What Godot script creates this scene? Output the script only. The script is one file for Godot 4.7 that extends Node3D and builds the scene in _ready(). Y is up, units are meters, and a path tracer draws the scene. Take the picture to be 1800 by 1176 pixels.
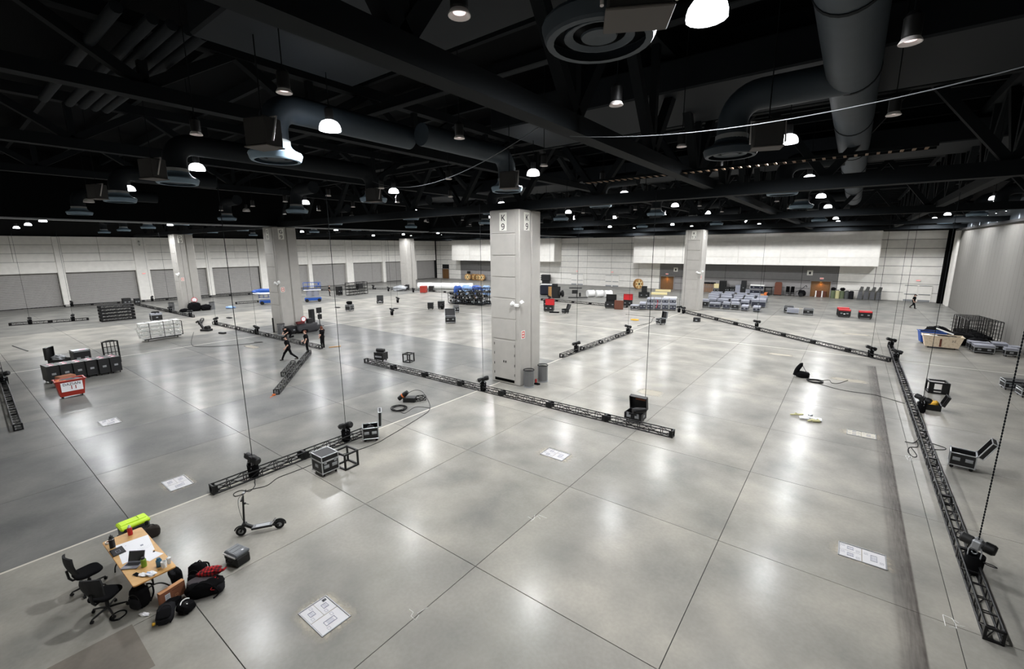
extends Node3D
# A convention hall seen from a high window in its front wall: x runs along the front, -z into the hall, y up, metres.

class MB:
	# collects triangles; front faces clockwise, normals outward
	var v := PackedVector3Array()
	var n := PackedVector3Array()
	var u := PackedVector2Array()
	var ix := PackedInt32Array()
	func quad(a: Vector3, b: Vector3, c: Vector3, d: Vector3, out: Vector3) -> void:
		var m := (b - a).cross(c - a)
		if m.length_squared() < 1e-16: m = (c - a).cross(d - a)
		m = m.normalized()
		var i := v.size()
		var fl := m.dot(out) < 0.0
		if fl: m = -m
		v.append_array([a, b, c, d])
		for k in 4: n.append(m)
		u.append_array([Vector2(0, 1), Vector2(1, 1), Vector2(1, 0), Vector2(0, 0)])
		if fl: ix.append_array([i, i + 1, i + 2, i, i + 2, i + 3])
		else: ix.append_array([i, i + 2, i + 1, i, i + 3, i + 2])
	func tri(a: Vector3, b: Vector3, c: Vector3, out: Vector3) -> void:
		var m := (b - a).cross(c - a).normalized()
		var i := v.size()
		var fl := m.dot(out) < 0.0
		if fl: m = -m
		v.append_array([a, b, c])
		for k in 3: n.append(m)
		u.append_array([Vector2(0, 1), Vector2(1, 1), Vector2(1, 0)])
		if fl: ix.append_array([i, i + 1, i + 2])
		else: ix.append_array([i, i + 2, i + 1])
	func box(c: Vector3, s: Vector3, e := 0.0, b := Basis.IDENTITY) -> MB:
		var h := s * 0.5
		for a in 3:
			var p := (a + 1) % 3
			var q := (a + 2) % 3
			for sa in [-1.0, 1.0]:
				var o := Vector3.ZERO
				o[a] = sa
				var pts: Array[Vector3] = []
				for k in [[-1, -1], [1, -1], [1, 1], [-1, 1]]:
					var w := Vector3.ZERO
					w[a] = sa * h[a]
					w[p] = k[0] * (h[p] - e)
					w[q] = k[1] * (h[q] - e)
					pts.append(c + b * w)
				quad(pts[0], pts[1], pts[2], pts[3], b * o)
				if e > 0.0:
					for sp in [-1.0, 1.0]:
						var a1 := Vector3.ZERO
						a1[a] = sa * h[a]; a1[p] = sp * (h[p] - e); a1[q] = -(h[q] - e)
						var a2 := a1
						a2[q] = h[q] - e
						var b1 := a1
						b1[a] = sa * (h[a] - e); b1[p] = sp * h[p]
						var b2 := b1
						b2[q] = h[q] - e
						var o2 := Vector3.ZERO
						o2[a] = sa; o2[p] = sp
						quad(c + b * a1, c + b * a2, c + b * b2, c + b * b1, b * o2)
		if e > 0.0:
			for sx in [-1.0, 1.0]:
				for sy in [-1.0, 1.0]:
					for sz in [-1.0, 1.0]:
						var g := Vector3(sx, sy, sz)
						tri(c + b * Vector3(sx * h.x, sy * (h.y - e), sz * (h.z - e)), c + b * Vector3(sx * (h.x - e), sy * h.y, sz * (h.z - e)), c + b * Vector3(sx * (h.x - e), sy * (h.y - e), sz * h.z), b * g)
		return self
	func bar(a: Vector3, b: Vector3, w: float, t: float) -> MB:
		# a rectangular bar from a to b, w across and t along the up direction
		var d := b - a
		var z := d.normalized()
		var up := Vector3.UP if absf(z.y) < 0.98 else Vector3.RIGHT
		var x := up.cross(z).normalized()
		return box((a + b) * 0.5, Vector3(w, t, d.length()), 0.0, Basis(x, z.cross(x), z))
	func path(pts: Array, r: float, sides := 6, closed := false, caps := true, r2 := -1.0) -> MB:
		var cnt := pts.size()
		var i0 := v.size()
		var side := Vector3.ZERO
		var rings := cnt + (1 if closed else 0)
		for k in rings:
			var p: Vector3 = pts[k % cnt]
			var nx: Vector3 = pts[(k + 1) % cnt] if (closed or k < cnt - 1) else p
			var pv: Vector3 = pts[(k - 1 + cnt) % cnt] if (closed or k > 0) else p
			var t := (nx - pv).normalized()
			if side == Vector3.ZERO:
				side = (Vector3.UP if absf(t.y) < 0.9 else Vector3.RIGHT).cross(t).normalized()
			else:
				side = (side - t * side.dot(t)).normalized()
			var s2 := t.cross(side)
			var rr := r if r2 < 0.0 else lerpf(r, r2, float(k) / maxf(1.0, rings - 1))
			for j in sides:
				var an := TAU * j / sides
				var o := side * cos(an) + s2 * sin(an)
				v.append(p + o * rr); n.append(o); u.append(Vector2(float(j) / sides, float(k)))
			if caps and not closed and (k == 0 or k == rings - 1):
				pass
		for k in rings - 1:
			for j in sides:
				var a := i0 + k * sides + j
				var b2 := i0 + k * sides + (j + 1) % sides
				ix.append_array([a, a + sides, b2, b2, a + sides, b2 + sides])
		if caps and not closed:
			for e in 2:
				var base := i0 + (0 if e == 0 else (rings - 1) * sides)
				var pc: Vector3 = pts[0] if e == 0 else pts[cnt - 1]
				var dn: Vector3 = ((pts[0] - pts[1]) if e == 0 else (pts[cnt - 1] - pts[cnt - 2])).normalized()
				for j in sides:
					tri(pc, v[base + j], v[base + (j + 1) % sides], dn)
		return self
	func tube(a: Vector3, b: Vector3, r: float, sides := 8, r2 := -1.0) -> MB:
		return path([a, b], r, sides, false, true, r2)
	func lathe(prof: Array, sides := 16, xf := Transform3D.IDENTITY) -> MB:
		# profile of Vector2(radius, height) from bottom to top on the outside
		for k in prof.size() - 1:
			var p: Vector2 = prof[k]
			var q: Vector2 = prof[k + 1]
			var d := q - p
			var nn := Vector2(d.y, -d.x).normalized()
			var i0 := v.size()
			for j in sides + 1:
				var an := TAU * j / sides
				var c := cos(an)
				var s := sin(an)
				v.append(xf * Vector3(p.x * c, p.y, p.x * s)); v.append(xf * Vector3(q.x * c, q.y, q.x * s))
				var nm := (xf.basis * Vector3(nn.x * c, nn.y, nn.x * s)).normalized()
				n.append(nm); n.append(nm)
				u.append(Vector2(float(j) / sides, p.y)); u.append(Vector2(float(j) / sides, q.y))
			for j in sides:
				var a := i0 + j * 2
				ix.append_array([a, a + 2, a + 1, a + 1, a + 2, a + 3])
		return self
	func prism(poly: PackedVector2Array, h: float, xf := Transform3D.IDENTITY) -> MB:
		# outline in the local xy plane, thickness h along z, centred
		if Geometry2D.is_polygon_clockwise(poly): poly.reverse()
		var t := Geometry2D.triangulate_polygon(poly)
		var z := Vector3(0, 0, h * 0.5)
		for s in [1.0, -1.0]:
			for k in range(0, t.size(), 3):
				var a := poly[t[k]]
				var b := poly[t[k + 1]]
				var c := poly[t[k + 2]]
				tri(xf * (Vector3(a.x, a.y, 0) + z * s), xf * (Vector3(b.x, b.y, 0) + z * s), xf * (Vector3(c.x, c.y, 0) + z * s), xf.basis * Vector3(0, 0, s))
		for k in poly.size():
			var a := poly[k]
			var b := poly[(k + 1) % poly.size()]
			var o := Vector3(b.y - a.y, a.x - b.x, 0)
			quad(xf * (Vector3(a.x, a.y, 0) - z), xf * (Vector3(b.x, b.y, 0) - z), xf * (Vector3(b.x, b.y, 0) + z), xf * (Vector3(a.x, a.y, 0) + z), xf.basis * o)
		return self
	func blob(c: Vector3, r: Vector3, sd := 0, amp := 0.12, sq := 0.75, cut := -1.0, b := Basis.IDENTITY) -> MB:
		# a lumpy soft body: superellipsoid with noise, its underside flattened at cut*r.y
		var ns := FastNoiseLite.new()
		ns.seed = sd
		ns.frequency = 1.1
		var la := 14
		var lo := 22
		var i0 := v.size()
		for i in la + 1:
			var th := PI * i / la
			for j in lo + 1:
				var ph := TAU * (j % lo) / lo
				var d := Vector3(sin(th) * cos(ph), cos(th), sin(th) * sin(ph))
				var e := Vector3(signf(d.x) * pow(absf(d.x), sq), signf(d.y) * pow(absf(d.y), sq), signf(d.z) * pow(absf(d.z), sq))
				var k := 1.0 + amp * (ns.get_noise_3d(d.x * 1.4, d.y * 1.4, d.z * 1.4) + 0.5 * ns.get_noise_3d(d.x * 4.0, d.y * 4.0, d.z * 4.0))
				var p := e * r * k
				p.y = maxf(p.y, cut * r.y)
				v.append(c + b * p); n.append(Vector3.ZERO); u.append(Vector2(float(j) / lo, float(i) / la))
		for i in la:
			for j in lo:
				var a := i0 + i * (lo + 1) + j
				var q := a + lo + 1
				for f in [[a, a + 1, q], [a + 1, q + 1, q]]:
					var m := (v[f[1]] - v[f[0]]).cross(v[f[2]] - v[f[0]])
					for x in f: n[x] += m
					ix.append_array([f[0], f[2], f[1]])
		for i in la + 1:
			var a := i0 + i * (lo + 1)
			var s := n[a] + n[a + lo]
			n[a] = s; n[a + lo] = s
		for k in range(i0, v.size()):
			var m := n[k]
			n[k] = (m if m.dot(b * (b.inverse() * (v[k] - c))) > 0.0 else -m).normalized() if m.length() > 1e-12 else Vector3.UP
		return self
	func add(o: MB, xf := Transform3D.IDENTITY) -> MB:
		var i0 := v.size()
		for k in o.v.size():
			v.append(xf * o.v[k]); n.append((xf.basis * o.n[k]).normalized())
		u.append_array(o.u)
		for k in o.ix: ix.append(k + i0)
		return self
	func mesh() -> ArrayMesh:
		var a := []
		a.resize(Mesh.ARRAY_MAX)
		a[Mesh.ARRAY_VERTEX] = v
		a[Mesh.ARRAY_NORMAL] = n
		a[Mesh.ARRAY_TEX_UV] = u
		a[Mesh.ARRAY_INDEX] = ix
		var m := ArrayMesh.new()
		m.add_surface_from_arrays(Mesh.PRIMITIVE_TRIANGLES, a)
		return m

var M := {}
var taken := {}
var rng := RandomNumberGenerator.new()
var shared := {}

func numbered(called: String) -> String:
	taken[called] = taken.get(called, -1) + 1
	return called if taken[called] == 0 else "%s_%03d" % [called, taken[called]]

func tag(o: Node, label: String, category: String, group := "") -> Node:
	o.set_meta("label", label)
	o.set_meta("category", category)
	if group: o.set_meta("group", group)
	return o

func thing(called: String, label: String, category: String, at := Vector3.ZERO, turn := 0.0, group := "") -> Node3D:
	var o := Node3D.new()
	o.name = numbered(called)
	add_child(o)
	o.position = at
	o.rotation.y = turn
	tag(o, label, category, group)
	return o

func part(called: String, g, m: Material, to: Node, at := Vector3.ZERO, turn := 0.0) -> MeshInstance3D:
	var o := MeshInstance3D.new()
	o.name = called
	o.mesh = g.mesh() if g is MB else g
	o.material_override = m
	o.position = at
	o.rotation.y = turn
	to.add_child(o, true)
	return o

func single(called: String, g, m: Material, label: String, category: String, at := Vector3.ZERO, turn := 0.0, group := "") -> MeshInstance3D:
	var o := part(numbered(called), g, m, self, at, turn)
	tag(o, label, category, group)
	return o

func struct(called: String, g, m: Material, at := Vector3.ZERO) -> MeshInstance3D:
	var o := part(called, g, m, self, at)
	o.set_meta("kind", "structure")
	return o

func stuff(o: Node) -> Node:
	o.set_meta("kind", "stuff")
	return o

func copy(o: Node3D, called: String, label: String, at: Vector3, turn := 0.0, group := "") -> Node3D:
	var c := o.duplicate()
	c.name = numbered(called)
	add_child(c)
	c.position = at
	c.rotation = Vector3(0, turn, 0)
	c.set_meta("label", label)
	if group: c.set_meta("group", group)
	elif c.has_meta("group"): c.remove_meta("group")
	return c

func mat(c: Color, rough := 0.6, metal := 0.0, spec := 0.5) -> StandardMaterial3D:
	var m := StandardMaterial3D.new()
	m.albedo_color = c
	m.roughness = rough
	m.metallic = metal
	m.metallic_specular = spec
	return m

func noise_tex(size: int, freq: float, oct: int, sd: int, lo: Color, hi: Color, stops := []) -> NoiseTexture2D:
	var f := FastNoiseLite.new()
	f.seed = sd
	f.frequency = freq
	f.fractal_octaves = oct
	var t := NoiseTexture2D.new()
	t.width = size
	t.height = size
	t.seamless = true
	t.seamless_blend_skirt = 0.3
	t.noise = f
	var g := Gradient.new()
	g.set_color(0, lo)
	g.set_color(1, hi)
	for s in stops: g.add_point(s[0], s[1])
	t.color_ramp = g
	return t

func gy(x: float) -> Color:
	return Color(x, x, x)

func grain(m: StandardMaterial3D, t: Texture2D, scale: float, world := true) -> StandardMaterial3D:
	m.albedo_texture = t
	m.uv1_triplanar = true
	m.uv1_world_triplanar = world
	m.uv1_scale = Vector3.ONE * scale
	return m

func make_materials() -> void:
	# concrete: cloudy trowelled patches, finer mottling over them, polished unevenly
	var cloud := noise_tex(1024, 0.006, 5, 11, Color(0.76, 0.768, 0.775), Color(1.0, 0.995, 0.985))
	var fine := noise_tex(1024, 0.03, 4, 23, Color(0.945, 0.945, 0.945), Color(1, 1, 1))
	for k in 9:
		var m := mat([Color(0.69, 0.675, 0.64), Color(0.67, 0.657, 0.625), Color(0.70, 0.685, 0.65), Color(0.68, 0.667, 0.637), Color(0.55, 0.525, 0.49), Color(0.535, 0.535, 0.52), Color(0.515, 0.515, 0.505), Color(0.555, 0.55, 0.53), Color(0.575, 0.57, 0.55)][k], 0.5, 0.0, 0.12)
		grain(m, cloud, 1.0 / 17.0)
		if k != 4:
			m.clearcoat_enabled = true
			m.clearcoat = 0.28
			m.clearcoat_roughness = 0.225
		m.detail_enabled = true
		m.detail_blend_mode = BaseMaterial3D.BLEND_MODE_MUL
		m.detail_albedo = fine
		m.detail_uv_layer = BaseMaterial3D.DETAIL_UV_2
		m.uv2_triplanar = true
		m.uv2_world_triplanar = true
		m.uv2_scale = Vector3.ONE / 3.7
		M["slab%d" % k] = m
	M.joint = mat(gy(0.16), 0.9)
	M.filler = mat(Color(0.78, 0.76, 0.71), 0.7)
	M.patch = mat(Color(0.76, 0.74, 0.69), 0.75)
	M.chalk = mat(Color(0.93, 0.93, 0.92), 0.95)
	var wallt := noise_tex(512, 0.012, 3, 5, gy(0.955), gy(1.0))
	M.cream = grain(mat(Color(0.945, 0.933, 0.905), 0.75), wallt, 0.2)
	M.cream2 = grain(mat(Color(0.93, 0.918, 0.89), 0.75), wallt, 0.2)
	M.paint = grain(mat(Color(0.685, 0.672, 0.648), 0.7), wallt, 0.2)
	M.creamback = mat(Color(0.09, 0.09, 0.09), 0.95)
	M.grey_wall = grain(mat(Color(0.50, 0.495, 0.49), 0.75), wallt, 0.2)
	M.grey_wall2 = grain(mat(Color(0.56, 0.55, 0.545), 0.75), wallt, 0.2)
	M.door_grey = grain(mat(Color(0.66, 0.65, 0.635), 0.7), wallt, 0.2)
	M.partition = grain(mat(Color(0.475, 0.465, 0.445), 0.8), noise_tex(512, 0.05, 3, 9, gy(0.93), gy(1.0)), 0.6)
	M.roof = mat(Color(0.055, 0.06, 0.065), 0.95, 0.0, 0.2)
	M.steel = mat(Color(0.05, 0.066, 0.078), 0.8, 0.0, 0.3)
	M.flatduct = mat(Color(0.09, 0.105, 0.12), 0.7, 0.0, 0.3)
	M.duct = grain(mat(Color(0.20, 0.235, 0.265), 0.6, 0.0, 0.4), noise_tex(256, 0.02, 3, 3, gy(0.9), gy(1.0)), 0.3)
	M.ductpale = mat(Color(0.55, 0.56, 0.56), 0.7)
	M.black = mat(Color(0.05, 0.05, 0.053), 0.55)
	M.truss = mat(Color(0.062, 0.062, 0.066), 0.45, 0.1, 0.45)
	M.rubber = mat(Color(0.06, 0.06, 0.06), 0.85)
	M.bell = mat(Color(0.44, 0.52, 0.58), 0.55)
	M.fascia = mat(Color(0.34, 0.37, 0.40), 0.7)
	M.laminate = grain(mat(Color(0.072, 0.072, 0.077), 0.5), noise_tex(256, 0.08, 3, 8, gy(0.8), gy(1.0)), 1.5, false)
	M.inside = mat(Color(0.045, 0.045, 0.045), 1.0, 0.0, 0.1)
	M.alu = mat(Color(0.75, 0.76, 0.77), 0.35, 0.75)
	M.chrome = mat(Color(0.82, 0.82, 0.83), 0.22, 0.9)
	M.silver = grain(mat(Color(0.80, 0.80, 0.79), 0.4, 0.55), noise_tex(256, 0.05, 3, 4, gy(0.85), gy(1.0)), 0.8)
	M.zinc = mat(Color(0.62, 0.63, 0.64), 0.45, 0.6)
	M.white = mat(Color(0.93, 0.93, 0.92), 0.6)
	M.paper = mat(Color(0.96, 0.96, 0.97), 0.8)
	M.pink = mat(Color(0.90, 0.40, 0.52), 0.7)
	M.red = mat(Color(0.80, 0.10, 0.12), 0.5)
	M.redlid = mat(Color(0.86, 0.20, 0.22), 0.5)
	M.redcart = mat(Color(0.62, 0.16, 0.10), 0.5)
	M.orange = mat(Color(0.85, 0.45, 0.22), 0.6)
	M.blue = mat(Color(0.10, 0.30, 0.62), 0.5)
	M.bluepale = mat(Color(0.55, 0.68, 0.85), 0.5)
	M.bluecase = mat(Color(0.17, 0.18, 0.23), 0.5)
	M.casegrey = mat(Color(0.60, 0.61, 0.66), 0.45, 0.3)
	M.navy = mat(Color(0.07, 0.09, 0.16), 0.6)
	M.cloth = mat(Color(0.07, 0.07, 0.075), 0.95, 0.0, 0.2)
	M.cloth2 = mat(Color(0.13, 0.13, 0.14), 0.9, 0.0, 0.2)
	M.clothgrey = mat(Color(0.34, 0.32, 0.33), 0.95, 0.0, 0.2)
	M.mesh = mat(Color(0.10, 0.10, 0.105), 0.8)
	var wood := noise_tex(512, 0.01, 4, 14, Color(0.93, 0.90, 0.86), Color(1, 1, 1))
	M.maple = grain(mat(Color(0.86, 0.69, 0.45), 0.45), wood, 0.8, false)
	M.maple_edge = mat(Color(0.80, 0.58, 0.32), 0.5)
	M.ply = grain(mat(Color(0.72, 0.55, 0.34), 0.7), wood, 1.0, false)
	M.plypale = mat(Color(0.88, 0.82, 0.62), 0.7)
	M.brown = grain(mat(Color(0.40, 0.22, 0.15), 0.6), wood, 0.7, false)
	M.card = mat(Color(0.58, 0.37, 0.26), 0.85)
	M.cardpale = mat(Color(0.78, 0.57, 0.40), 0.85)
	M.lobby = grain(mat(Color(0.52, 0.38, 0.22), 0.6), wood, 0.3, false)
	M.tub = grain(mat(Color(0.88, 0.82, 0.73), 0.6), noise_tex(256, 0.03, 4, 6, Color(0.84, 0.79, 0.73), Color(1, 1, 1), [[0.45, Color(0.98, 0.97, 0.95)]]), 0.7)
	M.lime = mat(Color(0.80, 0.95, 0.10), 0.5)
	M.toolgrey = mat(Color(0.28, 0.29, 0.29), 0.6)
	M.pelican = mat(Color(0.33, 0.345, 0.36), 0.35)
	M.lobbydoor = grain(mat(Color(0.46, 0.33, 0.19), 0.55), wood, 0.4, false)
	M.silverbar = mat(Color(0.90, 0.90, 0.885), 0.45, 0.15)
	M.dullwhite = mat(Color(0.36, 0.37, 0.38), 0.8, 0.0, 0.2)
	M.rung = mat(Color(0.40, 0.30, 0.20), 0.7)
	M.green = mat(Color(0.45, 0.58, 0.14), 0.35)
	M.greenroll = mat(Color(0.36, 0.40, 0.30), 0.8)
	M.teal = mat(Color(0.13, 0.36, 0.48), 0.35)
	M.redbottle = mat(Color(0.70, 0.08, 0.12), 0.3)
	M.screen = mat(Color(0.03, 0.03, 0.035), 0.15)
	M.laptop = mat(Color(0.56, 0.56, 0.60), 0.35, 0.5)
	M.keys = mat(Color(0.17, 0.17, 0.18), 0.7)
	M.deck = mat(Color(0.45, 0.45, 0.46), 0.5)
	M.yellow = mat(Color(0.86, 0.66, 0.18), 0.6)
	M.khaki = mat(Color(0.72, 0.70, 0.52), 0.7)
	M.skin = mat(Color(0.80, 0.64, 0.56), 0.6)
	M.hair = mat(Color(0.16, 0.10, 0.07), 0.8)
	M.hairred = mat(Color(0.34, 0.18, 0.11), 0.8)
	M.plate = mat(Color(0.90, 0.895, 0.86), 0.6)
	M.ink = mat(Color(0.10, 0.10, 0.10), 0.7)
	M.rim = mat(Color(0.86, 0.84, 0.83), 0.5)
	M.clearcup = mat(Color(0.85, 0.86, 0.86), 0.2)
	var glow := mat(Color(1, 1, 1), 0.4)
	glow.emission_enabled = true
	glow.emission = Color(0.97, 0.985, 1.0)
	glow.emission_energy_multiplier = LAMP_GLOW
	M.glow = glow
	var dim := mat(Color(0.9, 0.86, 0.85), 0.4)
	dim.emission_enabled = true
	dim.emission = Color(1.0, 0.88, 0.88)
	dim.emission_energy_multiplier = 1.6
	M.dimglow = dim
	var ex := mat(Color(0.9, 0.2, 0.25), 0.4)
	ex.emission_enabled = true
	ex.emission = Color(1.0, 0.22, 0.28)
	ex.emission_energy_multiplier = 1.1
	M.exit = ex
	var br := StandardMaterial3D.new()
	br.albedo_color = Color(0.3, 0.25, 0.2)
	br.emission_enabled = true
	br.emission = Color(1.0, 0.72, 0.35)
	br.emission_energy_multiplier = 3.0
	M.warmglow = br
	var pl := Image.create(64, 64, false, Image.FORMAT_RGB8)
	for y in 64:
		for x in 64:
			var a := int(x / 8) % 2
			var b := int(y / 8) % 2
			pl.set_pixel(x, y, Color(0.75, 0.07, 0.10) if a + b == 0 else (Color(0.40, 0.05, 0.07) if a + b == 1 else Color(0.08, 0.03, 0.04)))
	M.plaid = grain(mat(Color(1, 1, 1), 0.95), ImageTexture.create_from_image(pl), 3.5, false)

const LAMP_GLOW := 9.0
const LAMP_ENERGY := 66.0
const XW := -88.5   # the long wall of bays
const XP := 10.5    # the folding partition
const ZB := -83.0   # the end wall
const ZF := 4.5     # the front wall behind the camera

func setup() -> void:
	var cam := Camera3D.new()
	cam.name = "camera"
	cam.fov = rad_to_deg(2.0 * atan(588.0 / 775.7))
	cam.near = 0.1
	cam.far = 400.0
	cam.position = Vector3(0, 7.68, 0)
	cam.rotation = Vector3(-0.192621, 0.651360, -0.0067439)
	add_child(cam)
	cam.current = true
	var e := Environment.new()
	e.background_mode = Environment.BG_COLOR
	e.background_color = Color(0.01, 0.01, 0.012)
	e.tonemap_mode = Environment.TONE_MAPPER_LINEAR
	e.tonemap_exposure = 1.0
	e.sdfgi_enabled = true
	e.ssao_enabled = true
	e.ssil_enabled = true
	var w := WorldEnvironment.new()
	w.name = "environment"
	w.environment = e
	add_child(w)

func floor_and_walls() -> void:
	var fl := struct("floor", MB.new().box(Vector3((XW + XP) / 2, -0.12, (ZB + ZF) / 2), Vector3(XP - XW + 1.2, 0.2, ZF - ZB + 1.2)), M.joint)
	# slabs between sawn joints, 4.54 by 4.605 m; every slab near enough to show its joints is a piece of its own
	var xs := []
	var k := -16
	while true:
		var x := 2.525 + 4.54 * k
		if x > XP: break
		if x > XW: xs.append(x)
		k += 1
	xs.push_front(XW - 0.3)
	xs.append(XP + 0.3)
	var zs := [ZF + 0.3]
	for j in 19:
		var z := 2.16 - 4.605 * j
		if z > ZB: zs.append(z)
	zs.append(ZB - 0.3)
	var sizes := {}
	var far := MB.new()
	for i in xs.size() - 1:
		for j in zs.size() - 1:
			var w: float = xs[i + 1] - xs[i] - 0.014
			var d: float = zs[j] - zs[j + 1] - 0.014
			var c := Vector3((xs[i] + xs[i + 1]) / 2, -0.01, (zs[j] + zs[j + 1]) / 2)
			if c.z < -56.0 or c.x < -62.0:
				far.box(c, Vector3(w, 0.02, d))
				continue
			var key := "%.2f_%.2f" % [w, d]
			if not sizes.has(key): sizes[key] = MB.new().box(Vector3.ZERO, Vector3(w, 0.02, d), 0.004).mesh()
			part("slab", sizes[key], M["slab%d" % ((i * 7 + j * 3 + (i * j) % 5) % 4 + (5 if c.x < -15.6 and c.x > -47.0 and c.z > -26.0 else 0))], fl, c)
	stuff(part("far_slabs", far, M.slab8, fl))
	# pale filled strips along the column lines
	for s in [[Vector3(-15.63, 0.0006, -40), Vector3(0.075, 0.0012, 88)], [Vector3(-39, 0.0006, -39.0), Vector3(98, 0.0012, 0.12)], [Vector3(-42.4, 0.0006, -25), Vector3(0.11, 0.0012, 48)]]:
		part("filler_strip", MB.new().box(s[0], s[1]), M.filler, fl)
	# the browner slab patch near the front
	part("patch_slab", MB.new().box(Vector3(-10.4, 0.001, 0.75), Vector3(1.55, 0.002, 4.4)), M.slab4, fl)
	# tyre marks along the partition: a band of dark streaks, sharp on one edge and fading on the other
	var im := Image.create(128, 512, false, Image.FORMAT_RGBA8)
	var ns := FastNoiseLite.new()
	ns.seed = 71
	ns.frequency = 0.02
	for y in 512:
		for x in 128:
			var t := x / 127.0
			var a := smoothstep(0.0, 0.75, t) * (1.0 - smoothstep(0.93, 1.0, t)) * 0.36
			a *= 0.55 + 0.9 * (ns.get_noise_2d(x * 4.0, y * 0.6) * 0.5 + 0.5)
			a += 0.16 * exp(-pow((t - 0.30) / 0.06, 2)) * (0.5 + 0.5 * ns.get_noise_2d(9.0, y * 1.5)) + 0.24 * exp(-pow((t - 0.90) / 0.06, 2)) * (0.6 + 0.4 * ns.get_noise_2d(59.0, y * 1.5))
			im.set_pixel(x, y, Color(0.23, 0.175, 0.155, clampf(a, 0.0, 0.8)))
	var tm := mat(Color(1, 1, 1), 0.6)
	tm.albedo_texture = ImageTexture.create_from_image(im)
	tm.transparency = BaseMaterial3D.TRANSPARENCY_ALPHA
	var tb := MB.new()
	for q in 8:
		var z0 := 0.5 - q * 4.6
		tb.quad(Vector3(1.42, 0.0016, z0), Vector3(2.00, 0.0016, z0), Vector3(2.00, 0.0016, z0 - 4.6), Vector3(1.42, 0.0016, z0 - 4.6), Vector3.UP)
	stuff(part("tyre_marks", tb, tm, fl))
	# pale laitance round the floor boxes and other worn spots, irregular at the edge
	var ip := Image.create(96, 96, false, Image.FORMAT_RGBA8)
	for y in 96:
		for x in 96:
			var dx := absf(x - 47.5) / 47.5
			var dy := absf(y - 47.5) / 47.5
			var t := pow(pow(dx, 5.0) + pow(dy, 5.0), 0.2) + 0.16 * ns.get_noise_2d(x * 2.2, y * 2.2) + 0.10 * ns.get_noise_2d(x * 6.0 + 50.0, y * 6.0)
			ip.set_pixel(x, y, Color(0.80, 0.77, 0.70, 0.55 * (1.0 - smoothstep(0.55, 0.95, t))))
	var pm := mat(Color(1, 1, 1), 0.8)
	pm.albedo_texture = ImageTexture.create_from_image(ip)
	pm.transparency = BaseMaterial3D.TRANSPARENCY_ALPHA
	M.worn = pm
	for p in [[-8.15, -4.0, 1.5, 1.15], [1.02, -13.2, 1.55, 0.95], [1.1, -22.45, 1.7, 0.85], [-8.15, -13.35, 1.6, 1.0], [-17.25, -4.0, 1.4, 1.0], [-26.25, -4.0, 1.3, 0.9], [0.6, -31.6, 2.2, 0.9], [-7.9, -22.6, 1.6, 1.2], [-38, -15, 2.4, 0.8], [-52, -24, 2.6, 1.2], [-60, -30, 3, 1.2], [-5, -66, 2.6, 1.2], [-10, -52, 2.6, 1.0], [1, -49, 2.4, 0.9], [-47, -6, 2.2, 0.9], [-3.4, -36.5, 2.0, 0.8]]:
		var q := MB.new()
		var c := Vector3(p[0], 0.0014, p[1])
		q.quad(c + Vector3(-p[2] / 2, 0, p[3] / 2), c + Vector3(p[2] / 2, 0, p[3] / 2), c + Vector3(p[2] / 2, 0, -p[3] / 2), c + Vector3(-p[2] / 2, 0, -p[3] / 2), Vector3.UP)
		part("worn_patch", q, pm, fl)
	# chalked layout marks
	var marks := [
		[[2.59, -11.80], [2.47, -11.88], [2.36, -11.90]], [[2.36, -11.90], [2.36, -11.68], [2.36, -11.54]], [[2.50, -11.89], [2.53, -11.74], [2.53, -11.59]], [[2.41, -11.55], [2.48, -11.60], [2.53, -11.60]], [[2.54, -11.71], [2.67, -11.75]],
		[[2.38, -21.00], [2.43, -20.61]], [[2.38, -21.00], [2.56, -21.07], [2.52, -20.75]], [[2.47, -20.60], [2.73, -20.83]], [[2.43, -20.82], [2.50, -21.02]],
		[[-6.70, -9.49], [-6.48, -9.46], [-6.58, -9.68]], [[-6.50, -9.36], [-6.50, -9.69], [-6.34, -9.61]], [[-6.49, -9.75], [-6.22, -9.76]],
		[[-6.82, -5.20], [-6.69, -5.20], [-6.65, -5.10], [-6.49, -5.09], [-6.54, -5.23]], [[-6.60, -5.23], [-6.54, -5.47]]]
	for s in marks:
		var pts := []
		for p in s: pts.append(Vector3(p[0], 0.002, p[1]))
		part("chalk_mark", MB.new().path(pts, 0.006, 4), M.chalk, fl)
	# ---- walls
	var back := func(called: String, c: Vector3, s: Vector3) -> MeshInstance3D:
		return struct(called, MB.new().box(c, s), M.creamback)
	var wl: MeshInstance3D = back.call("wall_left", Vector3(XW - 0.75, 7.2, (ZB + ZF) / 2), Vector3(0.5, 14.4, ZF - ZB + 2))
	var wb: MeshInstance3D = back.call("wall_back", Vector3((XW + XP) / 2, 7.2, ZB - 0.35), Vector3(XP - XW + 2, 14.4, 0.5))
	var wr: MeshInstance3D = back.call("wall_right", Vector3(XP + 0.45, 7.2, (ZB + ZF) / 2), Vector3(0.5, 14.4, ZF - ZB + 2))
	var wf: MeshInstance3D = back.call("wall_front", Vector3((XW + XP) / 2, 7.2, ZF + 0.3), Vector3(XP - XW + 2, 14.4, 0.5))
	part("panel", MB.new().box(Vector3((XW + XP) / 2, 4.8, ZF + 0.03), Vector3(XP - XW, 9.6, 0.06)), M.cream2, wf)
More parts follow.
